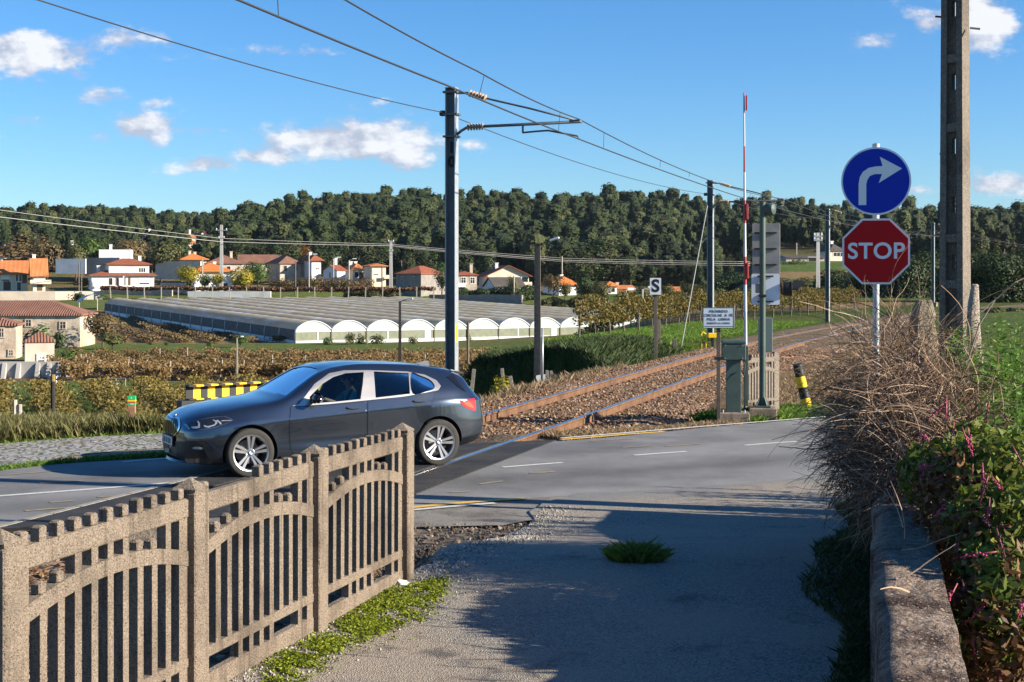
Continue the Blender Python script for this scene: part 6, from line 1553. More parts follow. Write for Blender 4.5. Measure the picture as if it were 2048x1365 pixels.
patch('sensor_cover', c3(232, 700, 298, 712, 298, 775, 232, 765), M('beige sensor panel', (.30, .27, .25), rough=.4), car, off=.016, cell=2, mirror=False)
PLATEM = M('number plate white', (.55, .58, .58), rough=.5)
pc, pn = on_car(*c3(215, 615)[0])
pl = MB().box((0, 0, 0), (.02, .52, .115), bev=.004).build('number_plate', PLATEM, car); pl.location = (-.028, 0, .45)
fr = MB()
for yy_, zz, sy, sz in ((0, .06, .54, .012), (0, -.06, .54, .012), (.265, 0, .012, .13), (-.265, 0, .012, .13)): fr.box((.002, yy_, zz), (.022, sy, sz))
fr.build('plate_frame', BLACKP, pl)
MB().box((-.012, .235, 0), (.004, .04, .105)).build('plate_band', M('plate blue band', (.03, .06, .35), rough=.5), pl)
dk = M('plate ink', (.10, .11, .12), rough=.6); inkm = MB()
for i, y_ in enumerate((.17, .12, .05, 0, -.07, -.12, -.17, -.20)[:7]):                     # the plate is blurred past reading
    inkm.box((-.0115, y_, 0), (.003, .030, .072))
inkm.build('plate_characters', dk, pl)
# splitter, side skirts, arches
sp_ = MB(); vs = []
for i in range(25):
    y_ = -.66+1.32*i/24; xx = .015+.30*(abs(y_)/.70)**2.6; vs += [(xx-.035, y_, .185), (xx+.12, y_, .185), (xx+.12, y_, .215), (xx-.02, y_, .215)]
sp_.add(vs, [(i*4+j, i*4+(j+1) % 4, i*4+4+(j+1) % 4, i*4+4+j) for i in range(24) for j in range(4)]+[(0, 1, 2, 3), (96, 97, 98, 99)]); sp_.build('front_splitter', GLOSSB, car)
for s in (-1, 1):
    MB().box((2.17, s*.80, .205), (1.86, .12, .075), bev=.02).build('side_skirt', BLACKP, car)
TAILM = M('tail light red', (.55, .015, .012), rough=.12, coat=1)
tl = patch('tail_light', c2(1735, 465, 1800, 458, 1885, 448, 1897, 470, 1902, 545, 1898, 572, 1850, 565, 1790, 535, 1755, 505), TAILM, car, off=.006, cell=2)
patch('lamp_light', c2(1768, 482, 1830, 478, 1870, 520, 1885, 550, 1830, 535, 1790, 510), M('tail light bright', (.75, .08, .035), rough=.1, coat=1), tl[0], off=.010, cell=1.8, mirror=False)
patch('rear_spoiler_blade', c2(1600, 226, 1645, 210, 1668, 196, 1690, 235, 1760, 330, 1800, 380, 1740, 345, 1670, 285), GLOSSB, car, off=.006, cell=2.4)
wing = MB(); wing.add([(3.86, -.53, 1.262), (4.07, -.50, 1.222), (4.07, .50, 1.222), (3.86, .53, 1.262), (3.86, -.53, 1.285), (4.08, -.50, 1.24), (4.08, .50, 1.24), (3.86, .53, 1.285), (3.86, 0, 1.312), (4.10, 0, 1.265)],
    [(0, 3, 2, 1), (0, 1, 5, 4), (2, 3, 7, 6), (4, 5, 9, 8), (8, 9, 6, 7), (1, 2, 6, 9, 5)]); wing.build('roof_spoiler', PAINT, car, angle=40)
fin = MB(); fin.add([(3.50, -.02, 1.36), (3.50, .02, 1.36), (3.74, .05, 1.325), (3.74, -.05, 1.325), (3.68, -.012, 1.40), (3.68, .012, 1.40), (3.73, -.012, 1.40), (3.73, .012, 1.40)], [(0, 1, 5, 4), (0, 4, 6, 3), (1, 2, 7, 5), (4, 5, 7, 6), (2, 3, 6, 7), (0, 3, 2, 1)])
fin.build('roof_antenna', M('antenna grey', (.12, .125, .13), rough=.3), car)
for s in (-1, 1):
    mm = MB(); prof_ = [(0, 0), (.02, .05), (.06, .078), (.12, .085), (.17, .07), (.20, .03)]
    mm.box((1.72, s*.965, 1.005), (.13, .20, .13), taper=(.75, .85), bev=.05); mm.build('mirror', GLOSSB, car, angle=45)
    MB().box((1.70, s*.885, .955), (.07, .10, .05), bev=.02).build('mirror_arm', GLOSSB, car)
# wheels
def wheel(u, s):
    """s = -1 near side"""
    rot = Matrix.Rotation(PI/2 if s < 0 else -PI/2, 4, 'X')
    hub = MB().lathe([(.0, -.10), (.155, -.10), (.155, -.075), (0, -.075)], 28, mat=rot).build('wheel', M('brake disc steel', (.25, .24, .23), rough=.4, metal=.8), car, angle=40)
    hub.location = (u, s*.785, .3185)
    t = MB().lathe([(.238, -.105), (.285, -.118), (.309, -.108), (.3185, -.085), (.3185, .075), (.310, .098), (.287, .108), (.243, .104), (.235, .08), (.235, -.09)], 56, mat=rot, closed=True).build('tyre', RUBT, hub, angle=50)
    rm = MB(); rm.lathe([(.243, .098), (.238, .102), (.222, .096), (.215, .075), (.20, -.08), (.243, -.08)], 56, mat=rot, closed=True)
    rm.m = [1 if (i//56) in (3, 4) else 0 for i in range(len(rm.f))]
    rm.build('rim', [ALLOY, ALLOYD], hub, angle=40)
    sp = MB()
    for k in range(5):
        a0 = 2*PI*k/5+(.28 if u < 2 else .12)
        for e in (-1, 1):
            a = a0+e*.165; ai = a0+e*.30
            p0 = Vector((math.cos(ai)*.042, math.sin(ai)*.042, .072)); p1 = Vector((math.cos(a)*.226, math.sin(a)*.226, .092)); d = (p1-p0).normalized(); w = Vector((-d.y, d.x, 0))
            vs = [p0-w*.011, p0+w*.011, p1+w*.021, p1-w*.021]; vs = vs+[v-Vector((0, 0, .045)) for v in vs]
            sp.add([rot @ v for v in vs], [(0, 1, 2, 3), (7, 6, 5, 4), (0, 4, 5, 1), (1, 5, 6, 2), (2, 6, 7, 3), (3, 7, 4, 0)])
    sp.lathe([(.001, .03), (.058, .03), (.060, .070), (.05, .082), (.001, .084)], 24, mat=rot)
    sp.build('spokes', ALLOY, hub, angle=40)
    cap = MB(); cap.lathe([(.001, .084), (.034, .084), (.034, .089), (.001, .089)], 24, mat=rot)
    for q in range(4):
        cap.add([rot @ Vector(p) for p in [(0, 0, .0905)]+[(.024*math.cos(q*PI/2+j*PI/12), .024*math.sin(q*PI/2+j*PI/12), .0905) for j in range(7)]], [(0, i, i+1) for i in range(1, 7)], 1+q % 2)
    cap.build('hub_cap', [GLOSSB, M('emblem blue', (.03, .22, .6), rough=.3), M('emblem white', (.8, .8, .8), rough=.3)], hub)
    if s > 0: pass
for u in (.84, 3.51):
    for s in (-1, 1): wheel(u, s)
em = MB(); p, n_ = BVH.ray_cast(Vector((-.5, 0, .765)), Vector((1, 0, 0)))[:2]; n_ = n_ if n_.x < 0 else -n_
q_ = n_.to_track_quat('Z', 'Y').to_matrix().to_4x4(); mt = Matrix.Translation(p+n_*.004) @ q_
em.lathe([(.001, 0), (.041, 0), (.041, .004), (.001, .005)], 24, mat=mt)
for q in range(4): em.add([mt @ Vector(v) for v in [(0, 0, .006)]+[(.028*math.cos(q*PI/2+j*PI/12), .028*math.sin(q*PI/2+j*PI/12), .006) for j in range(7)]], [(0, i, i+1) for i in range(1, 7)], 1+q % 2)
em.build('bonnet_emblem', [CHROME, MATS['emblem blue'], MATS['emblem white']], car)
# cabin
SEATM = M('dark car seat cloth', (.03, .03, .034), rough=.9)
for (u, v) in ((2.25, -.37), (2.25, .37)):
    st = MB(); st.box((u, v, .50), (.50, .48, .16), bev=.05); st.box((u+.30, v, .80), (.14, .46, .62), rot=Euler((0, rad(14), 0)), bev=.05); st.box((u+.40, v, 1.16), (.09, .25, .17), bev=.04); st.build('seat', SEATM, car, angle=50)
rs = MB(); rs.box((3.05, 0, .55), (.48, 1.25, .16), bev=.05); rs.box((3.36, 0, .85), (.14, 1.2, .50), rot=Euler((0, rad(16), 0)), bev=.05); rs.build('seat', SEATM, car, angle=50)
MB().box((1.62, 0, .84), (.42, 1.36, .20), bev=.07).build('dashboard', BLACKP, car, angle=50)
sw_ = MB(); ring = [(1.90+.0, -.37+.18*math.cos(a), .90+.18*math.sin(a)) for a in np.linspace(0, 2*PI, 25)]
sw_.tube(ring, .016, 8, caps=False); sw_.box((1.91, -.37, .90), (.05, .30, .06), bev=.02); sw_.bar((1.91, -.37, .90), (1.70, -.37, .80), .05, .05); sw_.build('steering_wheel', BLACKP, car, angle=50)

# ---------------------------------------------------------------- the driver
def skin_body(name, joints, bones, mats, root=0, sub=2):
    me = bpy.data.meshes.new(name); me.from_pydata([j[0] for j in joints], bones, []); o = bpy.data.objects.new(name, me); COL.objects.link(o)
    m = o.modifiers.new('s', 'SKIN'); m.use_smooth_shade = True
    for i, j in enumerate(joints):
        sv = me.skin_vertices[0].data[i]; r = j[1]; sv.radius = r if isinstance(r, tuple) else (r, r); sv.use_root = (i == root)
    s = o.modifiers.new('d', 'SUBSURF'); s.levels = s.render_levels = sub
    dg = bpy.context.evaluated_depsgraph_get(); r = bpy.data.meshes.new_from_object(o.evaluated_get(dg)); bpy.data.objects.remove(o)
    r.materials.clear()
    for q in mats: r.materials.append(q)
    return r
def build_driver():
    T = lambda x, y, z: CARM @ Vector((x, y, z))
    t = thing('person', 'driver in a turquoise top with dark glasses, seated at the wheel of the grey car', 'person', CAR_O, CAR_TH); t.scale = (CAR_K,)*3
    y = -.37
    J = [((2.34, y, .60), (.15, .12)), ((2.40, y, .80), (.155, .11)), ((2.42, y, .97), (.17, .10)), ((2.41, y, 1.035), (.085, .075)), ((2.39, y, 1.085), (.05, .05)),
         ((2.385, y, 1.13), (.068, .075)), ((2.375, y, 1.20), (.082, .098)), ((2.385, y, 1.27), (.07, .085)),
         ((2.41, y-.19, .99), (.058, .055)), ((2.24, y-.25, .84), (.042, .042)), ((2.02, y-.19, .93), (.030, .030)), ((1.95, y-.165, .96), (.028, .022)),
         ((2.41, y+.19, .99), (.058, .055)), ((2.24, y+.24, .84), (.042, .042)), ((2.02, y+.19, .93), (.030, .030)), ((1.95, y+.165, .96), (.028, .022)),
         ((2.10, y-.10, .62), (.085, .085)), ((1.86, y-.12, .66), (.06, .06)), ((1.72, y-.11, .42), (.045, .045)), ((2.10, y+.10, .62), (.085, .085)), ((1.86, y+.12, .66), (.06, .06)), ((1.72, y+.11, .42), (.045, .045))]
    B = [(0, 1), (1, 2), (2, 3), (3, 4), (4, 5), (5, 6), (6, 7), (2, 8), (8, 9), (9, 10), (10, 11), (2, 12), (12, 13), (13, 14), (14, 15), (0, 16), (16, 17), (17, 18), (0, 19), (19, 20), (20, 21)]
    SK = M('skin', (.55, .33, .24), rough=.55); TQ = M('turquoise cloth', (.05, .42, .44), rough=.85); DK = M('dark trousers', (.03, .03, .05), rough=.9)
    me = skin_body('body', J, B, [SK, TQ, DK])
    mi = []
    for p in me.polygons:
        c = p.center; mi.append(2 if (c.z < .70 and c.x < 2.3) else 1 if c.z < 1.045 and c.x > 2.20 else 0)
    me.polygons.foreach_set('material_index', mi); link('body', me, t)
    fc = MB(); fc.add([(2.29, y-.012, 1.215), (2.29, y+.012, 1.215), (2.262, y+.016, 1.165), (2.262, y-.016, 1.165), (2.295, y, 1.15)], [(0, 1, 2, 3), (3, 2, 4), (0, 3, 4), (1, 4, 2)]); fc.build('nose', SK, t)
    MB().box((2.293, y, 1.125), (.012, .05, .012), bev=.004).build('mouth', M('lips', (.35, .13, .11), rough=.5), t)
    for s in (-1, 1): MB().box((2.39, y+s*.083, 1.19), (.035, .016, .055), bev=.006).build('ear', SK, t)
    gl = MB()
    for s in (-1, 1): gl.box((2.285, y+s*.038, 1.205), (.014, .060, .038), bev=.006); gl.bar((2.29, y+s*.07, 1.21), (2.39, y+s*.082, 1.21), .006, .008)
    gl.build('sunglasses', GLOSSB, t)
    hr = MB(); vs = []; n1, n2 = 14, 8
    for i in range(n2+1):
        for j in range(n1):
            a = 2*PI*j/n1; e = PI/2*i/n2; f = .10*math.cos(e)
            zlow = 1.225 if math.cos(a) < -.3 else 1.13
            z = zlow+(1.335-zlow)*math.sin(e); vs.append((2.395+math.cos(a)*f*1.08, y+math.sin(a)*f*.96, z))
    hr.add(vs, [(i*n1+j, i*n1+(j+1) % n1, i*n1+n1+(j+1) % n1, i*n1+n1+j) for i in range(n2) for j in range(n1)]); hr.build('hair', M('dark hair', (.02, .015, .012), rough=.7), t, smooth=True)
    for s in (-1, 1):
        fg = MB(); b = Vector((1.935, y+s*.168, .965))
        for k in range(4):
            z0 = .975-.018*k; fg.tube([(1.935, y+s*.165, z0), (1.900, y+s*.175, z0+.004), (1.880, y+s*.185, z0), (1.885, y+s*.20, z0-.002), (1.905, y+s*.205, z0-.003)], [.0095, .009, .0085, .008, .007], 6)
        fg.tube([(1.945, y+s*.155, .955), (1.93, y+s*.15, .99), (1.905, y+s*.155, 1.005)], [.012, .010, .008], 6); fg.build('hand', SK, t, smooth=True)
    bl = MB(); bl.add([(2.37, y-.20, 1.08), (2.33, y-.17, 1.07), (2.24, y+.10, .66), (2.28, y+.10, .64)], [(0, 1, 2, 3)]); bl.build('seat_belt', BLACKP, t)
build_driver()
# ---------------------------------------------------------------- greenhouse
PLAST = None
def plastic_mat(name, a, b, streak, tr):
    m, nt, N, L = nodes_of(name); out = N.new('ShaderNodeOutputMaterial'); p = N.new('ShaderNodeBsdfPrincipled'); t = N.new('ShaderNodeBsdfTranslucent'); mx = N.new('ShaderNodeMixShader'); mx.inputs[0].default_value = tr
    pos = N.new('ShaderNodeTexCoord').outputs['Object']; mp = N.new('ShaderNodeMapping'); mp.inputs['Scale'].default_value = (1.2, .18, 1); L.new(pos, mp.inputs[0])
    col = mixc(nt, noise(nt, mp.outputs[0], .55, 5, .6, .52, .64), mixc(nt, noise(nt, pos, .25, 4), a, b), streak); L.new(col, p.inputs['Base Color']); L.new(col, t.inputs[0]); p.inputs['Roughness'].default_value = .7; p.inputs['Specular IOR Level'].default_value = .12
    L.new(p.outputs[0], mx.inputs[1]); L.new(t.outputs[0], mx.inputs[2]); L.new(mx.outputs[0], out.inputs[0]); return m
PLAST = plastic_mat('dusty greenhouse plastic', (.66, .57, .40), (.76, .68, .51), (.88, .85, .77), .5)
PLASTW = plastic_mat('milky greenhouse gable', (.55, .60, .64), (.62, .66, .69), (.68, .72, .75), .4)
NET = M('dark insect netting', (.17, .19, .13), (.23, .24, .18), 1.5, rough=.9); NETD = M('dark side netting', (.10, .095, .085), (.14, .13, .12), 1.0, rough=.9)
WHITEB = M('white greenhouse sheet', (.62, .66, .67), rough=.5); HOOP = M('pale hoop tube', (.55, .56, .55), rough=.4, metal=.4)
def greenhouse():
    gx, gy = -28.2, 185.0; yaw = math.atan2(.48, .877); Lg, SP, n = 108.0, 5.0, 13; z0 = -5.75; tilt = 1.85/Lg
    t = thing('greenhouse', 'long multi-span plastic greenhouse with rounded roofs and white arched fronts', 'greenhouse', (gx, gy, z0), yaw)
    ev, pk = 1.85, 2.95; na, nl = 12, 54
    def prof(u): return ev+(pk-ev)*(1-abs(2*u-1)**2.1)
    for i in range(n):
        vs = []; low = 0
        for j in range(nl+1):
            y = Lg*j/nl; f = .0 if j % 2 == 0 else -.045
            for k in range(na+1):
                u = k/na; vs.append((i*SP+SP*u, y, prof(u)+f*math.sin(PI*u)+y*tilt))
        q = na+1; MB().add(vs, [(j*q+k, j*q+k+1, (j+1)*q+k+1, (j+1)*q+k) for j in range(nl) for k in range(na)]).build('roof_bay', PLAST, t, smooth=True)
        arch = [(i*SP+SP*k/na, prof(k/na)) for k in range(na+1)]
        g = MB(); g.add([(x, -.02, z) for x, z in arch]+[(i*SP+SP, -.02, ev-.22), (i*SP, -.02, ev-.22)], [tuple(range(na+3))]); g.build('gable', PLASTW, t)
        MB().tube([(x, -.05, z) for x, z in arch], .07, 6).build('gable_arch', WHITEB, t, smooth=True)
        w = MB(); w.box((i*SP+SP/2, -.01, .95), (SP-.12, .02, 1.15)); w.build('netting', NET, t)
        b = MB(); b.box((i*SP+SP/2, -.06, .16), (SP, .04, .44)); b.box((i*SP+SP/2, -.06, ev-.26), (SP, .05, .16)); 
        if i % 2 == 0: b.box((i*SP+SP*.62, -.05, .9), (.14, .04, 1.3))
        if i in (3, 7): b.box((i*SP+SP*.80, -.055, .9), (.9, .04, 1.3))
        b.build('white_sheet', WHITEB, t); MB().box((i*SP, -.08, .85), (.10, .10, 2.0)).build('post', POSTD, t)
    sd = MB(); sd.add([(-.02, 0, .4), (-.02, Lg, .4+Lg*tilt), (-.02, Lg, ev+Lg*tilt), (-.02, 0, ev)], [(0, 1, 2, 3)]); sd.build('side_netting', NETD, t)
    MB().add([(-.04, 0, -.3), (-.04, Lg, -.3+Lg*tilt), (-.04, Lg, .42+Lg*tilt), (-.04, 0, .42)], [(0, 1, 2, 3)]).build('side_sheet', WHITEB, t)
    for j in range(0, 19): y = Lg*j/18; MB().tube([(-.10, y, -.2+y*tilt), (-.10, y, ev*.7+y*tilt), (.02, y, ev+.02+y*tilt), (.30, y, prof(.06)+.03+y*tilt)], .055, 5).build('hoop', HOOP, t, smooth=True)
greenhouse()
def polytunnel():
    d = 285; p = at(195, 607, d); t = thing('polytunnel', 'small open grey polytunnel behind the stone farmhouse', 'polytunnel', (p.x, p.y, min(p.z, gz(p.x, p.y))), rad(25)); h = p.z-t.location.z; W, Lp = 7.0, 5; vs = []; n = 12
    for y in (0, Lp):
        for i in range(n+1): u = i/n; vs.append((-W/2+W*u, y, h+.2+1.6*(1-abs(2*u-1)**2.2)))
    MB().add(vs, [(i, i+1, n+2+i, n+1+i) for i in range(n)]).build('cover', M('grey tunnel film', (.36, .38, .40), rough=.35), t, smooth=True)
    for x in (-W/2, 0, W/2): MB().box((x, 0, (h+.2)/2), (.12, .12, h+.2+(1.5 if x == 0 else 0))).build('post', HOOP, t)
polytunnel()
# ---------------------------------------------------------------- village
def wallm(n, a, b=None): return M(n, a, b or tuple(c*.86 for c in a), .5, tuple(c*.7 for c in a), .25, .58, .8, rough=.9)
W_WHITE = wallm('white render', (.76, .75, .73)); W_CREAM = wallm('cream render', (.68, .58, .44)); W_BEIGE = wallm('beige render', (.56, .47, .38)); W_STONE = M('granite masonry', (.36, .30, .24), (.46, .40, .32), 1.2, (.26, .21, .17), .4, rough=.95, bump=.6, bscale=3, bdist=.06); W_DSTONE = M('dark granite masonry', (.20, .18, .165), (.27, .24, .21), 1.0, rough=.95); W_GREY = wallm('grey render', (.40, .38, .35))
W_PINK = M('stained plaster over stone', (.42, .325, .235), (.32, .24, .175), .8, (.52, .44, .35), .5, .45, .6, rough=.95, bump=.5, bscale=3, bdist=.05)
def tile_mat(name, a, b):
    m, nt, N, L = nodes_of(name); out = N.new('ShaderNodeOutputMaterial'); p = N.new('ShaderNodeBsdfPrincipled'); L.new(p.outputs[0], out.inputs[0]); p.inputs['Roughness'].default_value = .85; p.inputs['Specular IOR Level'].default_value = .2
    pos = N.new('ShaderNodeTexCoord').outputs['Object']; w = N.new('ShaderNodeTexWave'); w.inputs['Scale'].default_value = 1.1; w.inputs['Distortion'].default_value = .4; L.new(pos, w.inputs[0])
    L.new(mixc(nt, noise(nt, pos, .5, 6, .7), a, b), p.inputs['Base Color']); bp = N.new('ShaderNodeBump'); bp.inputs['Strength'].default_value = .8; bp.inputs['Distance'].default_value = .08; L.new(w.outputs['Fac'], bp.inputs['Height']); L.new(bp.outputs[0], p.inputs['Normal']); return m
T_OR = tile_mat('orange roof tiles', (.42, .14, .05), (.52, .20, .075)); T_RED = tile_mat('red roof tiles', (.30, .10, .055), (.24, .075, .04)); T_BR = tile_mat('old brown roof tiles', (.18, .085, .06), (.26, .13, .085)); T_DK = tile_mat('dark slate roof', (.07, .06, .055), (.10, .085, .075)); T_BRT = tile_mat('bright orange roof tiles', (.62, .20, .05), (.50, .15, .04))
PANE = M('dark window pane', (.02, .022, .025), rough=.1); SHUT = M('white roller shutter', (.7, .7, .68), rough=.6); FRW = M('white window frame', (.72, .71, .68), rough=.6); STF = M('stone window frame', (.42, .37, .31), rough=.9); DOORM = M('brown door', (.09, .06, .04), rough=.6)
def house(name, label, px0, px1, yb, ye, yr, d, yaw, roof, wall, tiles, dep, wins=(), chim=(), over=.55, frame=FRW, extra=2.0, cat='house'):
    tot = (px1-px0)*d/FL; a = rad(yaw); W = max(2.5, (tot-dep*abs(math.sin(a)))/math.cos(a)); zb = CAMH-(yb-HY)*d/FL; h = (yb-ye)*d/FL; r = (ye-yr)*d/FL
    cxm = ((px0+px1)/2-CX)*(d+dep*.5)/FL; t = thing(name, label, cat, (cxm, d+dep*.5, zb), a)
    X, Y = W/2, dep/2; b = MB()
    b.box((0, 0, (h-extra)/2), (W, dep, h+extra))
    if roof == 'gable_y': b.add([(-X, -Y, h), (X, -Y, h), (0, -Y, h+r), (-X, Y, h), (X, Y, h), (0, Y, h+r)], [(0, 1, 2), (4, 3, 5)])
    if roof == 'gable_x': b.add([(-X, -Y, h), (-X, Y, h), (-X, 0, h+r), (X, -Y, h), (X, Y, h), (X, 0, h+r)], [(1, 0, 2), (3, 4, 5)])
    b.build('wall', wall, t)
    o = over; k = o*r/max(Y, .1) if roof != 'gable_y' else o*r/X; th = .16
    if roof == 'flat': rf = MB().box((0, 0, h+.1), (W+.1, dep+.1, .2))
    else:
        if roof == 'hip':
            q = min(X, Y); base = [(-X-o, -Y-o), (X+o, -Y-o), (X+o, Y+o), (-X-o, Y+o)]; rx, ry = (X-q*.95, 0) if X > Y else (0, Y-q*.95)
            vs = [(x, y, h-.02) for x, y in base]+[(x, y, h+th) for x, y in base]+[(-rx, -ry, h+r+th), (rx, ry, h+r+th)]
            fs = [(0, 3, 2, 1), (0, 1, 5, 4), (1, 2, 6, 5), (2, 3, 7, 6), (3, 0, 4, 7)]+([(4, 5, 9, 8), (5, 6, 9), (6, 7, 8, 9), (7, 4, 8)] if X > Y else [(4, 5, 8), (5, 6, 9, 8), (6, 7, 9), (7, 4, 8, 9)])
        elif roof == 'gable_x':
            vs = [(-X-o, -Y-o, h-k), (X+o, -Y-o, h-k), (X+o, 0, h+r), (-X-o, 0, h+r), (X+o, Y+o, h-k), (-X-o, Y+o, h-k)]; vs = vs+[(v[0], v[1], v[2]+th) for v in vs]
            fs = [(1, 0, 3, 2), (2, 3, 5, 4), (6, 7, 8, 9), (9, 8, 10, 11), (0, 1, 7, 6), (4, 5, 11, 10), (1, 2, 8, 7), (2, 4, 10, 8), (3, 0, 6, 9), (5, 3, 9, 11)]
        else:
            vs = [(-X-o, -Y-o, h-k), (-X-o, Y+o, h-k), (0, Y+o, h+r), (0, -Y-o, h+r), (X+o, Y+o, h-k), (X+o, -Y-o, h-k)]; vs = vs+[(v[0], v[1], v[2]+th) for v in vs]
            fs = [(0, 1, 2, 3), (3, 2, 4, 5), (7, 6, 9, 8), (8, 9, 11, 10), (1, 0, 6, 7), (5, 4, 10, 11), (0, 3, 9, 6), (3, 5, 11, 9), (2, 1, 7, 8), (4, 2, 8, 10)]
        rf = MB(); rf.add(vs, fs)
    ro = rf.build('roof', tiles if roof != 'flat' else wall, t)
    for (fx, hh) in chim:
        c = MB(); z = h+r*.6; c.box((fx*W, .1*dep, z+hh/2-.4), (.7, .7, hh+.8)); c.box((fx*W, .1*dep, z+hh+.05), (.95, .95, .14)); c.build('chimney', W_WHITE if wall in (W_WHITE, W_CREAM) else wall, ro)
    for wv in wins:
        face, fx, fz, ww, hh, kind = wv
        if face == 'f': pos = Vector((fx*W-X, -Y, fz*h)); rz = 0
        else: pos = Vector((-X, Y-fx*dep, fz*h)); rz = -PI/2
        if kind == 'd': w = MB().box((0, 0, 0), (ww, .10, hh)).build('door', DOORM, t)
        elif kind == 'b':
            w = MB(); w.box((0, -.6, -hh*.5), (ww, 1.2, .18)); w.box((0, -1.16, -hh*.5+.45), (ww, .08, .8)); w.box((ww/2, -.6, -hh*.5+.45), (.08, 1.2, .8)); w = w.build('balcony', wall, t)
        else:
            w = MB().box((0, 0, 0), (ww, .08, hh)).build('window', SHUT if kind == 's' else PANE, t); f = MB()
            for x, z, a1, b1 in ((0, hh/2+.05, ww+.24, .12), (0, -hh/2-.05, ww+.30, .12), (ww/2+.05, 0, .12, hh), (-ww/2-.05, 0, .12, hh)): f.box((x, -.02, z), (a1, .14, b1))
            if kind == 'x': f.box((0, -.03, 0), (.07, .07, hh)); f.box((0, -.035, .1*hh), (ww, .07, .06))
            f.build('frame', frame, w)
            if kind == 's': MB().box((0, -.045, -hh*.36), (ww*.96, .02, hh*.2)).build('pane', PANE, w)
        w.location = pos; w.rotation_euler = (0, 0, rz)
    return t
w_ = lambda f, x, z, a, b, k='p': (f, x, z, a, b, k)
house('house', 'beige house with orange roof and outside stair at the left picture edge', -50, 62, 580, 546, 522, 332, 20, 'gable_x', W_CREAM, T_OR, 8, [w_('f', .55, .70, 1.8, 1.5, 's'), w_('f', .78, .70, .5, 1.6), w_('f', .85, .70, .5, 1.6), w_('f', .93, .66, 1.1, 2.2, 'd'), w_('f', .58, .22, 1.7, 2.1), w_('f', .82, .2, .9, 1.9)], [], .7)
house('house', 'orange-roofed house wing with balcony and white chimney right of the outside stair', 58, 96, 580, 546, 518, 328, 22, 'gable_x', W_CREAM, T_OR, 5, [w_('f', .52, .66, 2.3, 1.9, 's'), w_('f', .55, .20, 1.2, 2.0, 'd'), w_('f', .6, .62, 4.6, 2.0, 'b')], [(-.35, 2.2)], .7)
hs = house('house', 'white two-storey house with two red hip roofs and a porch', 172, 312, 573, 552, 541, 347, 22, 'hip', W_WHITE, T_RED, 9, [w_('f', .30, .45, .9, 1.7), w_('f', .40, .45, .6, 1.9, 'd'), w_('f', .52, .45, .6, 1.9, 'd'), w_('f', .60, .45, .6, 1.9, 'd'), w_('f', .84, .48, 2.4, 1.6, 's'), w_('l', .4, .5, .9, 1.1)], [(-.36, 1.6)], .8)
def upper():
    d = 349; z = CAMH-(553-HY)*d/FL-hs.location.z; b = MB(); b.box((1.6, .6, z+1.4), (9.6, 7.2, 2.9)); b.build('upper_wall', W_WHITE, hs); X, Y, h, r, o = 4.8, 3.6, z+2.85, 1.55, .7
    vs = [(sx*(X+o)+1.6, sy*(Y+o)+.6, h) for sx, sy in ((-1, -1), (1, -1), (1, 1), (-1, 1))]; vs = vs+[(a, b_, c+.15) for a, b_, c in vs]+[(1.6-1.3, .6, h+r), (1.6+1.3, .6, h+r)]
    MB().add(vs, [(0, 3, 2, 1), (0, 1, 5, 4), (1, 2, 6, 5), (2, 3, 7, 6), (3, 0, 4, 7), (4, 5, 9, 8), (5, 6, 9), (6, 7, 8, 9), (7, 4, 8)]).build('upper_roof', T_RED, hs)
    for x, w in ((-.6, 1.6), (4.2, .35), (4.75, .35), (5.3, .35)): MB().box((x, -3.02, z+1.55), (w, .08, 1.0 if w < 1 else .9)).build('window', SHUT if w > 1 else PANE, hs)
    MB().box((0, -5.4, 1.2), (.25, .25, 2.6)).build('porch_post', W_WHITE, hs); MB().box((4.6, .8, h+r*.7+.5), (.7, .7, 1.3)).build('chimney', W_WHITE, hs)
upper()
house('house', 'white house under a big orange hip roof behind the yellow trees', 372, 470, 588, 545, 527, 345, 22, 'hip', W_WHITE, T_BRT, 9, [w_('l', .4, .55, 1.0, 1.3), w_('f', .3, .5, 1.3, 1.4), w_('f', .8, .3, 1.2, 2.0, 'd')], [(.12, 1.2)], .7)
house('house', 'bright orange roofed house behind the long beige garden wall', 352, 418, 530, 520, 508, 400, 20, 'hip', W_BEIGE, T_BRT, 9, [w_('f', .5, .5, 1.2, .9)], [(-.1, 1.5), (.12, 1.2)], .8)
house('farm_building', 'long low farm building with an old brown tiled roof behind the pylon', 405, 492, 546, 528, 511, 388, 14, 'hip', W_BEIGE, T_BR, 10, [w_('f', .3, .5, 1.0, 1.1), w_('f', .6, .5, 1.0, 1.1)], [(.2, 2.0)], .5, cat='farm building')
house('farm_building', 'brown roofed barn right behind the dense green tree', 474, 562, 540, 526, 510, 398, 10, 'gable_x', W_BEIGE, T_BR, 10, [w_('f', .7, .5, 1.0, 1.0)], [], .5, cat='farm building')
house('house', 'grey stone house with brown roof and two small windows', 530, 606, 548, 528, 513, 386, 30, 'hip', W_STONE, T_BR, 10, [w_('f', .25, .55, .9, 1.4), w_('f', .75, .55, .9, 1.4), w_('l', .4, .55, .9, 1.4)], [], .5, STF)
house('house', 'white house with a red hip roof right of the grey stone house', 600, 645, 546, 522, 511, 384, 28, 'hip', W_WHITE, T_RED, 8, [w_('f', .55, .35, .6, .6), w_('f', .7, .35, .6, .6)], [(0, 1.4)], .8)
house('house', 'low white house with orange gable roof and a white chimney', 645, 692, 560, 541, 531, 372, 38, 'gable_x', W_WHITE, T_RED, 7, [w_('l', .5, .5, .9, 1.4)], [(.3, 2.4)], .4)
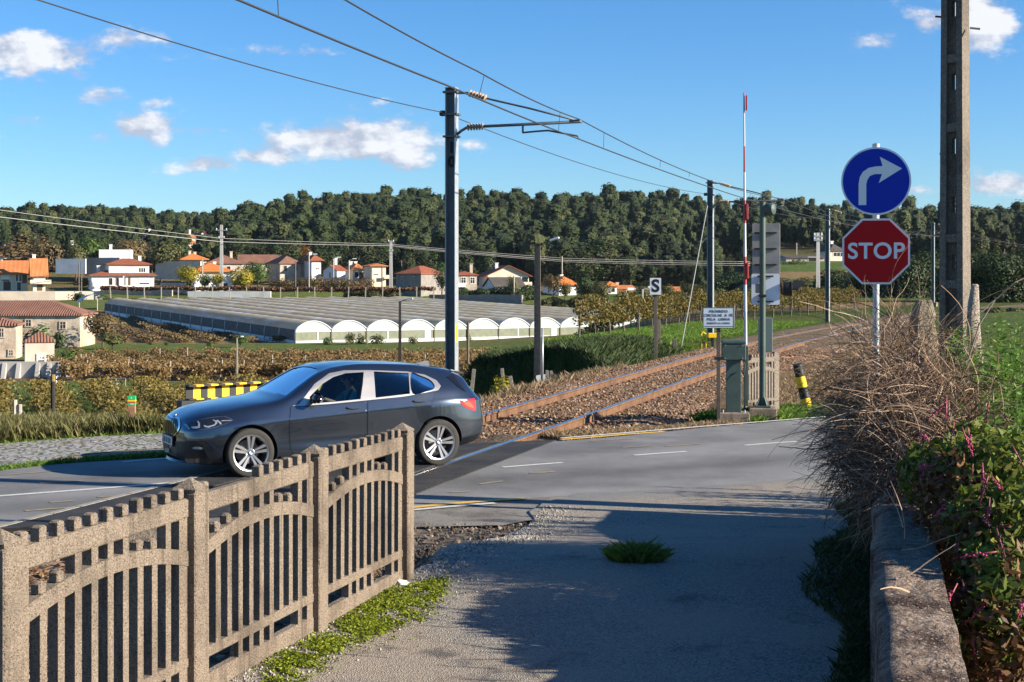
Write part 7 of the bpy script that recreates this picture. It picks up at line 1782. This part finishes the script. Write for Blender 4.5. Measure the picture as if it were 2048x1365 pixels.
house('house', 'cream house behind with a pale stone stair and orange roof', 684, 732, 560, 540, 528, 378, 25, 'hip', W_CREAM, T_OR, 8, [w_('f', .3, .5, 1.0, 1.4), w_('f', .7, .4, 1.0, 2.0, 'd')], [(-.2, 1.2), (.2, 1.2)], .5)
house('house', 'plain cream box house with one white shutter and a thin orange roof', 726, 774, 566, 533, 528, 368, 20, 'hip', W_CREAM, T_OR, 8, [w_('f', .3, .62, 1.2, 1.3, 's'), w_('f', .97, .5, 1.4, 2.0, 'b')], [], .6)
house('house', 'dark stone house with a red hip roof and shaded front', 792, 893, 583, 549, 533, 330, -38, 'hip', W_DSTONE, T_RED, 9, [w_('f', .25, .66, .8, 1.5, 'x'), w_('f', .72, .66, .8, 1.5, 'x'), w_('f', .55, .22, 1.2, 1.0)], [], .3, STF)
house('house', 'pale stone house with two white framed windows right of the first mast', 895, 955, 578, 551, 544, 338, 16, 'hip', W_STONE, T_RED, 8, [w_('f', .35, .62, 1.1, 1.4, 'x'), w_('f', .78, .62, 1.1, 1.4, 'x'), w_('f', .2, .2, 2.4, 1.3, 's')], [(.45, 2.2)], .4)
house('house', 'cream house with a wide low gable and a balcony at its right', 956, 1058, 578, 551, 532, 345, 14, 'gable_y', W_CREAM, T_RED, 10, [w_('f', .1, .6, 1.0, 1.5), w_('f', .45, .62, 1.0, 1.4), w_('f', .68, .62, 1.0, 1.4), w_('f', .9, .6, 1.6, 1.7), w_('f', .93, .55, 2.4, 2.0, 'b')], [(-.15, 1.6)], .8)
house('house', 'small pale annex with a dark roof in front of the gabled cream house', 968, 1048, 588, 572, 556, 322, 24, 'gable_x', W_WHITE, T_DK, 6, [w_('l', .5, .6, .5, .8), w_('f', .35, .5, .6, 1.0)], [], .4)
house('house', 'bungalow with a bright orange roof half hidden by trees', 1085, 1152, 590, 571, 554, 332, 24, 'hip', W_WHITE, T_BRT, 9, [w_('f', .5, .5, 1.2, 1.4), w_('l', .4, .5, .9, 1.2)], [(.2, 1.2)], .7)
house('house', 'second orange roofed bungalow behind the olive tree', 1188, 1232, 588, 573, 564, 336, 20, 'hip', W_WHITE, T_BRT, 8, [w_('f', .6, .5, 1.0, 1.0)], [], .6)
house('house', 'little orange roofed house at the end of the low garden wall', 1222, 1268, 586, 578, 572, 352, 15, 'gable_x', W_BEIGE, T_OR, 6, [w_('f', .4, .5, .8, .8)], [(-.3, 1.0)], .4)
house('house', 'low white house with green door and orange roof behind the letter S board', 1322, 1362, 592, 583, 575, 340, 15, 'gable_x', W_WHITE, T_OR, 6, [w_('f', .6, .4, 1.0, 1.2, 'd')], [], .4)
house('house', 'white box-shaped modern house with a flat roof', 197, 270, 522, 501, 500, 405, 10, 'flat', W_WHITE, T_RED, 10, [w_('f', .5, .2, .8, .6), w_('f', .62, .2, .3, .6)], [(-.2, 1.6)])
house('house', 'blue-white house with a red hip roof behind the graffiti wall', 130, 192, 525, 506, 496, 410, 32, 'hip', W_WHITE, T_RED, 9, [w_('l', .3, .6, .8, 1.2), w_('l', .5, .6, .8, 1.2), w_('l', .7, .6, .8, 1.2), w_('f', .4, .6, .9, 1.2)], [(-.45, 2.6)], .6)
house('house', 'red roofed white house above the orange-roofed house at the left edge', -20, 78, 530, 514, 501, 400, 20, 'hip', W_WHITE, T_BR, 9, [w_('f', .3, .5, 1.2, 1.2)], [(-.2, 2.2), (-.05, 1.6)], .6)
house('house', 'white house with red roof alone on the wooded slope', 280, 320, 482, 473, 466, 525, 25, 'hip', W_WHITE, T_RED, 8, [w_('f', .5, .5, 1.2, 1.2)], [(0, 2)], .5)
house('house', 'uppermost orange roofed house on the wooded slope', 360, 396, 484, 476, 468, 540, 20, 'hip', W_CREAM, T_OR, 8, [w_('f', .5, .4, 1.2, 1.2)], [(.1, 2.2)], .5)
house('house', 'white gabled house on the wooded slope', 392, 416, 480, 470, 463, 545, 22, 'gable_y', W_WHITE, T_RED, 8, [w_('f', .5, .4, 1.2, 1.2)], [], .5)
house('house', 'lowest house on the wooded slope with an orange roof', 362, 400, 498, 488, 481, 530, 26, 'hip', W_CREAM, T_OR, 8, [w_('f', .6, .4, 1.4, 1.4)], [], .5)
house('house', 'yellow house with dark roof on the right hillside between the signal and stop sign', 1636, 1682, 517, 503, 489, 372, 16, 'hip', W_CREAM, T_DK, 8, [w_('f', .35, .55, .9, 1.0), w_('f', .6, .55, .9, 1.0), w_('f', .85, .55, .9, 1.0)], [(.0, 1.6), (.25, 1.6)], .4)
house('shed', 'long grey shed left of the yellow house', 1560, 1645, 525, 516, 512, 366, 8, 'gable_x', W_GREY, T_DK, 6, [w_('f', .7, .5, 2.5, 1.4)], [], .4, cat='shed')
fh = house('farmhouse', 'long old stone farmhouse with brown tiled roof in the valley at the left', -150, 182, 706, 632, 605, 172, 5, 'hip', W_PINK, T_BR, 9, [w_('f', .52, .80, .6, .75, 'x'), w_('f', .685, .80, .6, .75, 'x'), w_('f', .895, .74, .62, .78, 'x')], [], .35, STF, 2.5, 'farmhouse')
house('house', 'peeling white house with small windows at the left edge before the stone farmhouse', -40, 47, 722, 652, 640, 142, 12, 'hip', W_PINK, T_BR, 5, [w_('f', .60, .80, .35, .85, 'x'), w_('f', .42, .18, .4, .5, 'x'), w_('f', .86, .22, .35, .5, 'x')], [], .25, STF)
house('outbuilding', 'small plastered outbuilding with a red hip roof and a white hatch', 40, 117, 728, 685, 667, 136, 20, 'hip', W_BEIGE, T_BR, 3.4, [w_('f', .55, .25, .62, .68, 's')], [], .12, FRW, 2.0, 'outbuilding')
def wall_px(label, pts, yt, yb, mat, th=.35, name='garden_wall', cap=None):
    """free-standing wall through (col, distance) points"""
    a = at(pts[0][0], yb, pts[0][1]); mb = MB()
    for (p0, d0), (p1, d1) in zip(pts[:-1], pts[1:]):
        u, v = at(p0, yb, d0), at(p1, yb, d1); zt = CAMH-(yt-HY)*(d0+d1)/2/FL; zb = min(u.z, v.z)-1.5
        mb.bar((u.x-a.x, u.y-a.y, (zt+zb)/2), (v.x-a.x, v.y-a.y, (zt+zb)/2), th, zt-zb)
    return mb.build(name, mat, None, label=label, cat='wall', loc=(a.x, a.y, 0))
wall_px('stone terrace wall below the two-storey house', [(202, 338), (345, 330)], 578, 598, W_PINK)
wall_px('grey retaining wall right of the two-storey house', [(322, 345), (372, 336)], 566, 584, W_GREY)
wall_px('white garden wall below the yellow trees', [(376, 328), (450, 327), (542, 326)], 583, 598, W_WHITE)
wall_px('long beige wall behind the large dark round tree', [(312, 394), (402, 385)], 523, 548, W_BEIGE)
wall_px('grey concrete wall in front of the white box-shaped house', [(170, 398), (240, 392)], 516, 540, W_GREY)
wall_px('low grey garden wall in the grass right of the leftmost house', [(0, 316), (110, 318), (205, 322)], 583, 600, W_BEIGE)
wall_px('pale low garden wall among the trees on the right', [(1222, 340), (1262, 338)], 584, 596, W_BEIGE)
wall_px('low white wall behind the olive tree left of the S board', [(1255, 350), (1330, 352)], 576, 588, W_WHITE)
wall_px('dark low field wall along the lane behind the greenhouse', [(860, 318), (960, 308), (1045, 300)], 590, 600, W_DSTONE, .5)
gw = wall_px('white wall covered in black graffiti scrawls', [(112, 388), (172, 386)], 518, 537, W_WHITE)
sc = MB(); g_ = random.Random(4)
for i in range(26):
    x, z = g_.uniform(.6, 6.6), g_.uniform(.5, 2.0); pts = [(x, -.24, z)]
    for j in range(4): x += g_.uniform(-.25, .45); z = min(2.1, max(.4, z+g_.uniform(-.6, .6))); pts.append((x, -.24, z))
    sc.tube(pts, .05, 4)
so_ = sc.build('graffiti', INK, gw); so_.location = (0, 0, CAMH-(537-HY)*388/FL)
def buttress():
    d = 101; t = thing('yard_wall', 'old stone yard wall with slanting buttresses in the left field', 'wall', at(-60, 760, d), rad(3)); z0 = t.location.z; h = CAMH-(724-HY)*d/FL-z0; L_ = 207*d/FL
    MB().box((L_/2, 0, h/2-.5), (L_, .4, h+1)).build('masonry', W_GREY, t); k = MB()
    for px in (10, 38, 76, 98, 118, 138):
        x = (px+60)*d/FL; k.add([(x-.14, -.2, -.4), (x+.14, -.2, -.4), (x+.14, -.2, h*.95), (x-.14, -.2, h*.95), (x-.14, -.95, -.4), (x+.14, -.95, -.4), (x+.14, -.28, h*.9), (x-.14, -.28, h*.9)], [(4, 5, 6, 7), (0, 4, 7, 3), (5, 1, 2, 6), (7, 6, 2, 3)])
    k.build('buttress', W_GREY, t)
buttress()
rl = thing('railing', 'low pale tubular railing in the green strip of the left field', 'railing', at(176, 772, 88)); mb = MB(); k = 88/FL
for z in (.42, .1): mb.tube([(0, 0, z), (75*k, 0, z+.05)], .025, 6)
rl_o = mb.build('rails', GALV, rl)
for i in range(5): MB().tube([(75*k*i/4, 0, -.4), (75*k*i/4, 0, .44)], .025, 6).build('post', GALV, rl)
# pergola of red vines
def pergola():
    t = thing('vine_pergola', 'long pergola of reddish brown vines on thin pale posts before the village', 'pergola', at(205, 598, 322)); b = Vector(t.location); c = []; r = []; G_RED = leaf_mat('reddish vine leaves', (.05, .025, .016), (.11, .05, .03), (.18, .10, .05), .15)
    for px in range(205, 870, 6):
        d = 322-8*(px-205)/665; p = at(px, 577+2.0*(px > 550)+1.2*math.sin(px*.05), d); c.append(tuple(p-b)); r.append((.6, 1.6, .42))
    q, tn = leaf_quads(6500, c, r, .55, rng, .3, .8, .2, .2); link('foliage', np_mesh('foliage', q, 4, G_RED, tint=tn), t)
    pmesh = MB().box((0, 0, -1.2), (.2, .2, 3.6)).mesh('post', STAKE)
    for px in range(222, 870, 34):
        d = 321-8*(px-205)/665; p = at(px, 580, d)-b; o = link('post', pmesh, t); o.location = (p.x, p.y-.6, p.z); o.rotation_euler = (0, R.uniform(-.06, .06), 0)
pergola()
thicket('brown and green pergola scrub in front of the grey stone house', 545, 740, 572, 553, 345, 'brown', 2600, .8)
thicket('green field edge scrub below the cream box house', 690, 800, 590, 575, 326, 'olive', 1600, .7)
# pylons, poles and power lines far off
def pylon(label, px, yt, yb, d, arms, k=1.0):
    p = at(px, yb, d); t = thing('pylon', label, 'pylon', (p.x, p.y, p.z-1)); h = CAMH-(yt-HY)*d/FL-p.z+1; mb = MB()
    for s in (-1, 1): mb.bar((s*.42*k, 0, -1), (s*.2*k, 0, h), .22*k, .5*k)
    for i in range(26): z = h*i/26; mb.box((0, 0, z), ((.8-.4*z/h)*k, .25*k, .22*k))
    mb.build('shaft', M('pale pylon concrete', (.52, .49, .45), rough=.8), t); am = MB()
    for y, w in arms: z = CAMH-(y-HY)*d/FL-p.z+1; am.box((0, 0, z), (w, .25, .2))
    am.build('cross_arm', GALV, t)
    for y, w in arms:
        z = CAMH-(y-HY)*d/FL-p.z+1
        for s in (-1, 1): MB().lathe([(.05, 0), (.16, .1), (.08, .2), (.16, .3), (.05, .4)], 8, mat=Matrix.Translation((s*w*.42, 0, z+.1))).build('insulator', WHITEP, t)
pylon('tall pale concrete pylon with ladder rungs in front of the orange hip roof', 443, 450, 598, 336, [(461, 2.8), (477, 1.4)], .7); pylon('slim pale concrete pylon left of the dark stone house', 782, 482, 572, 352, [(484, 1.4), (503, 1.0)], .7)
pylon('pale ladder pole between the signal and the third mast', 1636, 466, 610, 205, [(473, 1.2), (481, 1.2)], .5)
for px, yt, yb, d, lb in ((405, 520, 590, 335, 'thin pole in front of the yellow tree left of the orange hip roof'), (591, 523, 582, 330, 'thin dark pole beside the brown pergola scrub'), (618, 512, 575, 340, 'lamp pole before the white house with red hip roof'), (667, 518, 566, 362, 'lamp pole before the low white house'), (698, 521, 562, 364, 'lamp pole before the cream stair house'), (764, 532, 590, 325, 'thin dark pole at the corner of the cream box house'), (803, 520, 550, 380, 'small pole between the slim pylon and the dark stone house'), (84, 490, 520, 400, 'thin pole above the orange-roofed wing'), (158, 527, 577, 334, 'brown pole left of the two-storey house'), (163, 525, 577, 333, 'grey pole just right of the brown pole'), (297, 498, 525, 398, 'left one of the thin poles beside the large dark round tree'), (304, 496, 525, 398, 'right one of the thin poles beside the large dark round tree'), (1124, 513, 560, 350, 'thin pole rising behind the orange bungalow'), (1028, 552, 600, 305, 'thin grey pole beside the small round tree'), (1252, 580, 602, 300, 'short pale pole near the pale low garden wall'), (1285, 579, 622, 230, 'thin lamp pole left of the letter S board'), (936, 645, 742, 100, 'dark pole left of the shaded bank'), (1593, 486, 520, 380, 'thin white pole above the grey shed')):
    p = at(px, yb, d); z0 = min(p.z, gz(p.x, p.y)); h = CAMH-(yt-HY)*d/FL-z0; w = .15 if d > 150 else .09
    t = MB(); t.tube([(0, 0, -.5), (0, 0, h)], w, 8)
    if 'lamp' in lb: t.tube([(0, 0, h-.1), (.9, 0, h+.35)], .07, 6); t.box((1.4, 0, h+.4), (1.0, .3, .2), mi=1)
    t.build('utility_pole', [STAKE if 'dark' not in lb and 'brown' not in lb else POSTD, LAMPW], None, label=lb, cat='pole', loc=(p.x, p.y, z0))
FARW = M('far pale cable', (.35, .34, .32), rough=.6)
def far_wire(label, pts, r, sag):
    o = wire('power_line', label, [at(*p) for p in pts], r, sag, 12, 'power line', None, 'power lines across the valley'); o.data.materials[0] = FARW
far_wire('upper pale power line sweeping down from the left edge to the tall pylon', [(-60, 412, 290), (441, 477, 336), (782, 489, 352), (1130, 517, 362), (1500, 524, 370)], .05, .06)
far_wire('lower pale power line sweeping down from the left edge to the tall pylon', [(-60, 427, 289), (443, 484, 335), (783, 492, 351), (1130, 521, 361), (1500, 528, 369)], .07, .06)
far_wire('lowest thin power line right of the first mast', [(783, 494, 350), (1130, 524, 360), (1500, 532, 368)], .045, .06)
# ---------------------------------------------------------------- light, sky, camera
SUN_TO = Vector((math.cos(rad(21.5))*.968, math.cos(rad(21.5))*-.25, math.sin(rad(21.5)))).normalized()
sd = bpy.data.lights.new('sun', 'SUN'); sd.energy = 5.0; sd.angle = rad(.5); sd.color = (1.0, .90, .74)
so = bpy.data.objects.new('sun', sd); COL.objects.link(so); so.rotation_euler = SUN_TO.to_track_quat('Z', 'Y').to_euler()
def build_world():
    w = bpy.data.worlds.new('World'); S.world = w; w.use_nodes = True
    nt = w.node_tree; N, L = nt.nodes, nt.links; N.clear()
    out = N.new('ShaderNodeOutputWorld'); bg = N.new('ShaderNodeBackground'); L.new(bg.outputs[0], out.inputs[0]); bg.inputs[1].default_value = SKYS
    sk = N.new('ShaderNodeTexSky'); sk.sky_type = 'NISHITA'; sk.sun_disc = False; sk.sun_elevation = rad(21.5); sk.sun_rotation = rad(104.5)
    sk.air_density = 1.0; sk.dust_density = .1; sk.ozone_density = 3.5; sk.altitude = 50
    hs = N.new('ShaderNodeHueSaturation'); hs.inputs['Saturation'].default_value = 1.12; hs.inputs['Value'].default_value = 1.0; tn = N.new('ShaderNodeMix'); tn.data_type = 'RGBA'; tn.blend_type = 'MULTIPLY'; tn.inputs[0].default_value = 1.0; tn.inputs[7].default_value = (.90, 1.13, 1.40, 1); L.new(sk.outputs[0], tn.inputs[6]); L.new(tn.outputs[2], hs.inputs['Color'])
    tc = N.new('ShaderNodeTexCoord'); sp = N.new('ShaderNodeSeparateXYZ'); L.new(tc.outputs['Generated'], sp.inputs[0])
    yy = mathn(nt, 'MAXIMUM', sp.outputs[1], .05)
    a = mathn(nt, 'DIVIDE', sp.outputs[0], yy); e = mathn(nt, 'DIVIDE', sp.outputs[2], yy)      # bearing and height above the horizon
    cv = N.new('ShaderNodeCombineXYZ'); L.new(a, cv.inputs[0]); L.new(mathn(nt, 'MULTIPLY', e, 1.7), cv.inputs[1])
    n1 = noise(nt, cv.outputs[0], 17, 8, .58, .0, 1.0); n2 = noise(nt, cv.outputs[0], 60, 7, .62, 0, 1)
    sh = N.new('ShaderNodeVectorMath'); sh.operation = 'ADD'; sh.inputs[1].default_value = (.010, .012, 0); L.new(cv.outputs[0], sh.inputs[0]); n3 = noise(nt, sh.outputs[0], 17, 8, .58, 0, 1)
    # each cloud: (col, row, half width, half height, strength)
    cl = [(70, 105, 120, 46, 1.15), (25, 85, 60, 40, .6), (150, 150, 40, 26, .5), (195, 190, 60, 20, .75), (700, 285, 190, 38, 1.25), (800, 290, 75, 46, 1.1), (540, 312, 80, 22, 1.0), (410, 330, 68, 24, .85), (290, 255, 55, 26, .85), (310, 280, 40, 22, .6),
          (420, 262, 110, 12, .5), (560, 102, 120, 15, .62), (240, 78, 130, 24, .62), (400, 115, 110, 14, .45), (60, 245, 75, 18, .6), (195, 275, 60, 20, .5), (320, 207, 40, 10, .45), (40, 380, 40, 10, .5), (950, 292, 38, 18, .62), (200, 300, 60, 10, .35),
          (1755, 80, 56, 20, .85), (1965, 45, 75, 52, 1.2), (2010, 70, 40, 30, .6), (1860, 45, 60, 34, .5), (2020, 372, 75, 22, 1.0), (1830, 380, 60, 12, .5), (60, 305, 40, 8, .4)]
    acc = None
    for (px, py, hw, hh, st) in cl:
        dx = mathn(nt, 'MULTIPLY', mathn(nt, 'SUBTRACT', a, (px-CX)/FL), FL/hw); dy = mathn(nt, 'MULTIPLY', mathn(nt, 'SUBTRACT', e, (HY-py)/FL), FL/hh)
        r2 = mathn(nt, 'ADD', mathn(nt, 'MULTIPLY', dx, dx), mathn(nt, 'MULTIPLY', dy, dy))
        g = mathn(nt, 'MULTIPLY', mathn(nt, 'EXPONENT', mathn(nt, 'MULTIPLY', r2, -.9)), st)
        acc = g if acc is None else mathn(nt, 'MAXIMUM', acc, g)
    f = mathn(nt, 'ADD', mathn(nt, 'MULTIPLY', mathn(nt, 'SUBTRACT', n1, .5), 2.3), mathn(nt, 'MULTIPLY', mathn(nt, 'SUBTRACT', n2, .5), 1.2))
    den = mathn(nt, 'ADD', acc, mathn(nt, 'SUBTRACT', f, .03))
    den = mathn(nt, 'MULTIPLY', den, mathn(nt, 'GREATER_THAN', acc, .02))
    mr = N.new('ShaderNodeMapRange'); mr.interpolation_type = 'SMOOTHSTEP'; mr.inputs[1].default_value = .25; mr.inputs[2].default_value = .85; mr.inputs[4].default_value = .95; L.new(den, mr.inputs[0])
    mr2 = N.new('ShaderNodeMapRange'); mr2.inputs[1].default_value = .25; mr2.inputs[2].default_value = 1.0; L.new(mathn(nt, 'ADD', mathn(nt, 'MULTIPLY', den, .75), mathn(nt, 'MULTIPLY', mathn(nt, 'SUBTRACT', n1, n3), 4.0)), mr2.inputs[0])  # offset noise paints sunlit and shaded sides into the clouds
    k = CLK
    ccol = mixc(nt, mr2.outputs[0], (.50*k, .55*k, .68*k), (.93*k, .95*k, 1.0*k))
    L.new(mixc(nt, mr.outputs[0], hs.outputs[0], ccol), bg.inputs[0])
SKYS, CLK = .05, 8.2
build_world()
def haze():
    mb = MB(); mb.box((0, 640, 56), (1900, 1330, 140)); m, nt, N, L = nodes_of('thin valley haze'); out = N.new('ShaderNodeOutputMaterial'); v = N.new('ShaderNodeVolumePrincipled')
    v.inputs['Color'].default_value = (.72, .84, 1, 1); v.inputs['Density'].default_value = .00003; v.inputs['Anisotropy'].default_value = .2; L.new(v.outputs[0], out.inputs['Volume'])
    mb.build('haze', m, kind='stuff')
haze()
cd = bpy.data.cameras.new('camera'); cd.lens = 50; cd.sensor_width = 36; cd.shift_y = -(682.5-HY)/2048; cd.clip_end = 12000; cd.clip_start = .05
co = bpy.data.objects.new('camera', cd); COL.objects.link(co); co.location = (0, 0, CAMH); co.rotation_euler = (rad(90), 0, 0)
S.camera = co
S.view_settings.view_transform = 'Standard'; S.view_settings.look = 'None'; S.view_settings.exposure = 1.34; S.view_settings.gamma = 1.0
S.cycles.max_bounces = 8; S.cycles.transparent_max_bounces = 24; S.cycles.use_denoising = True
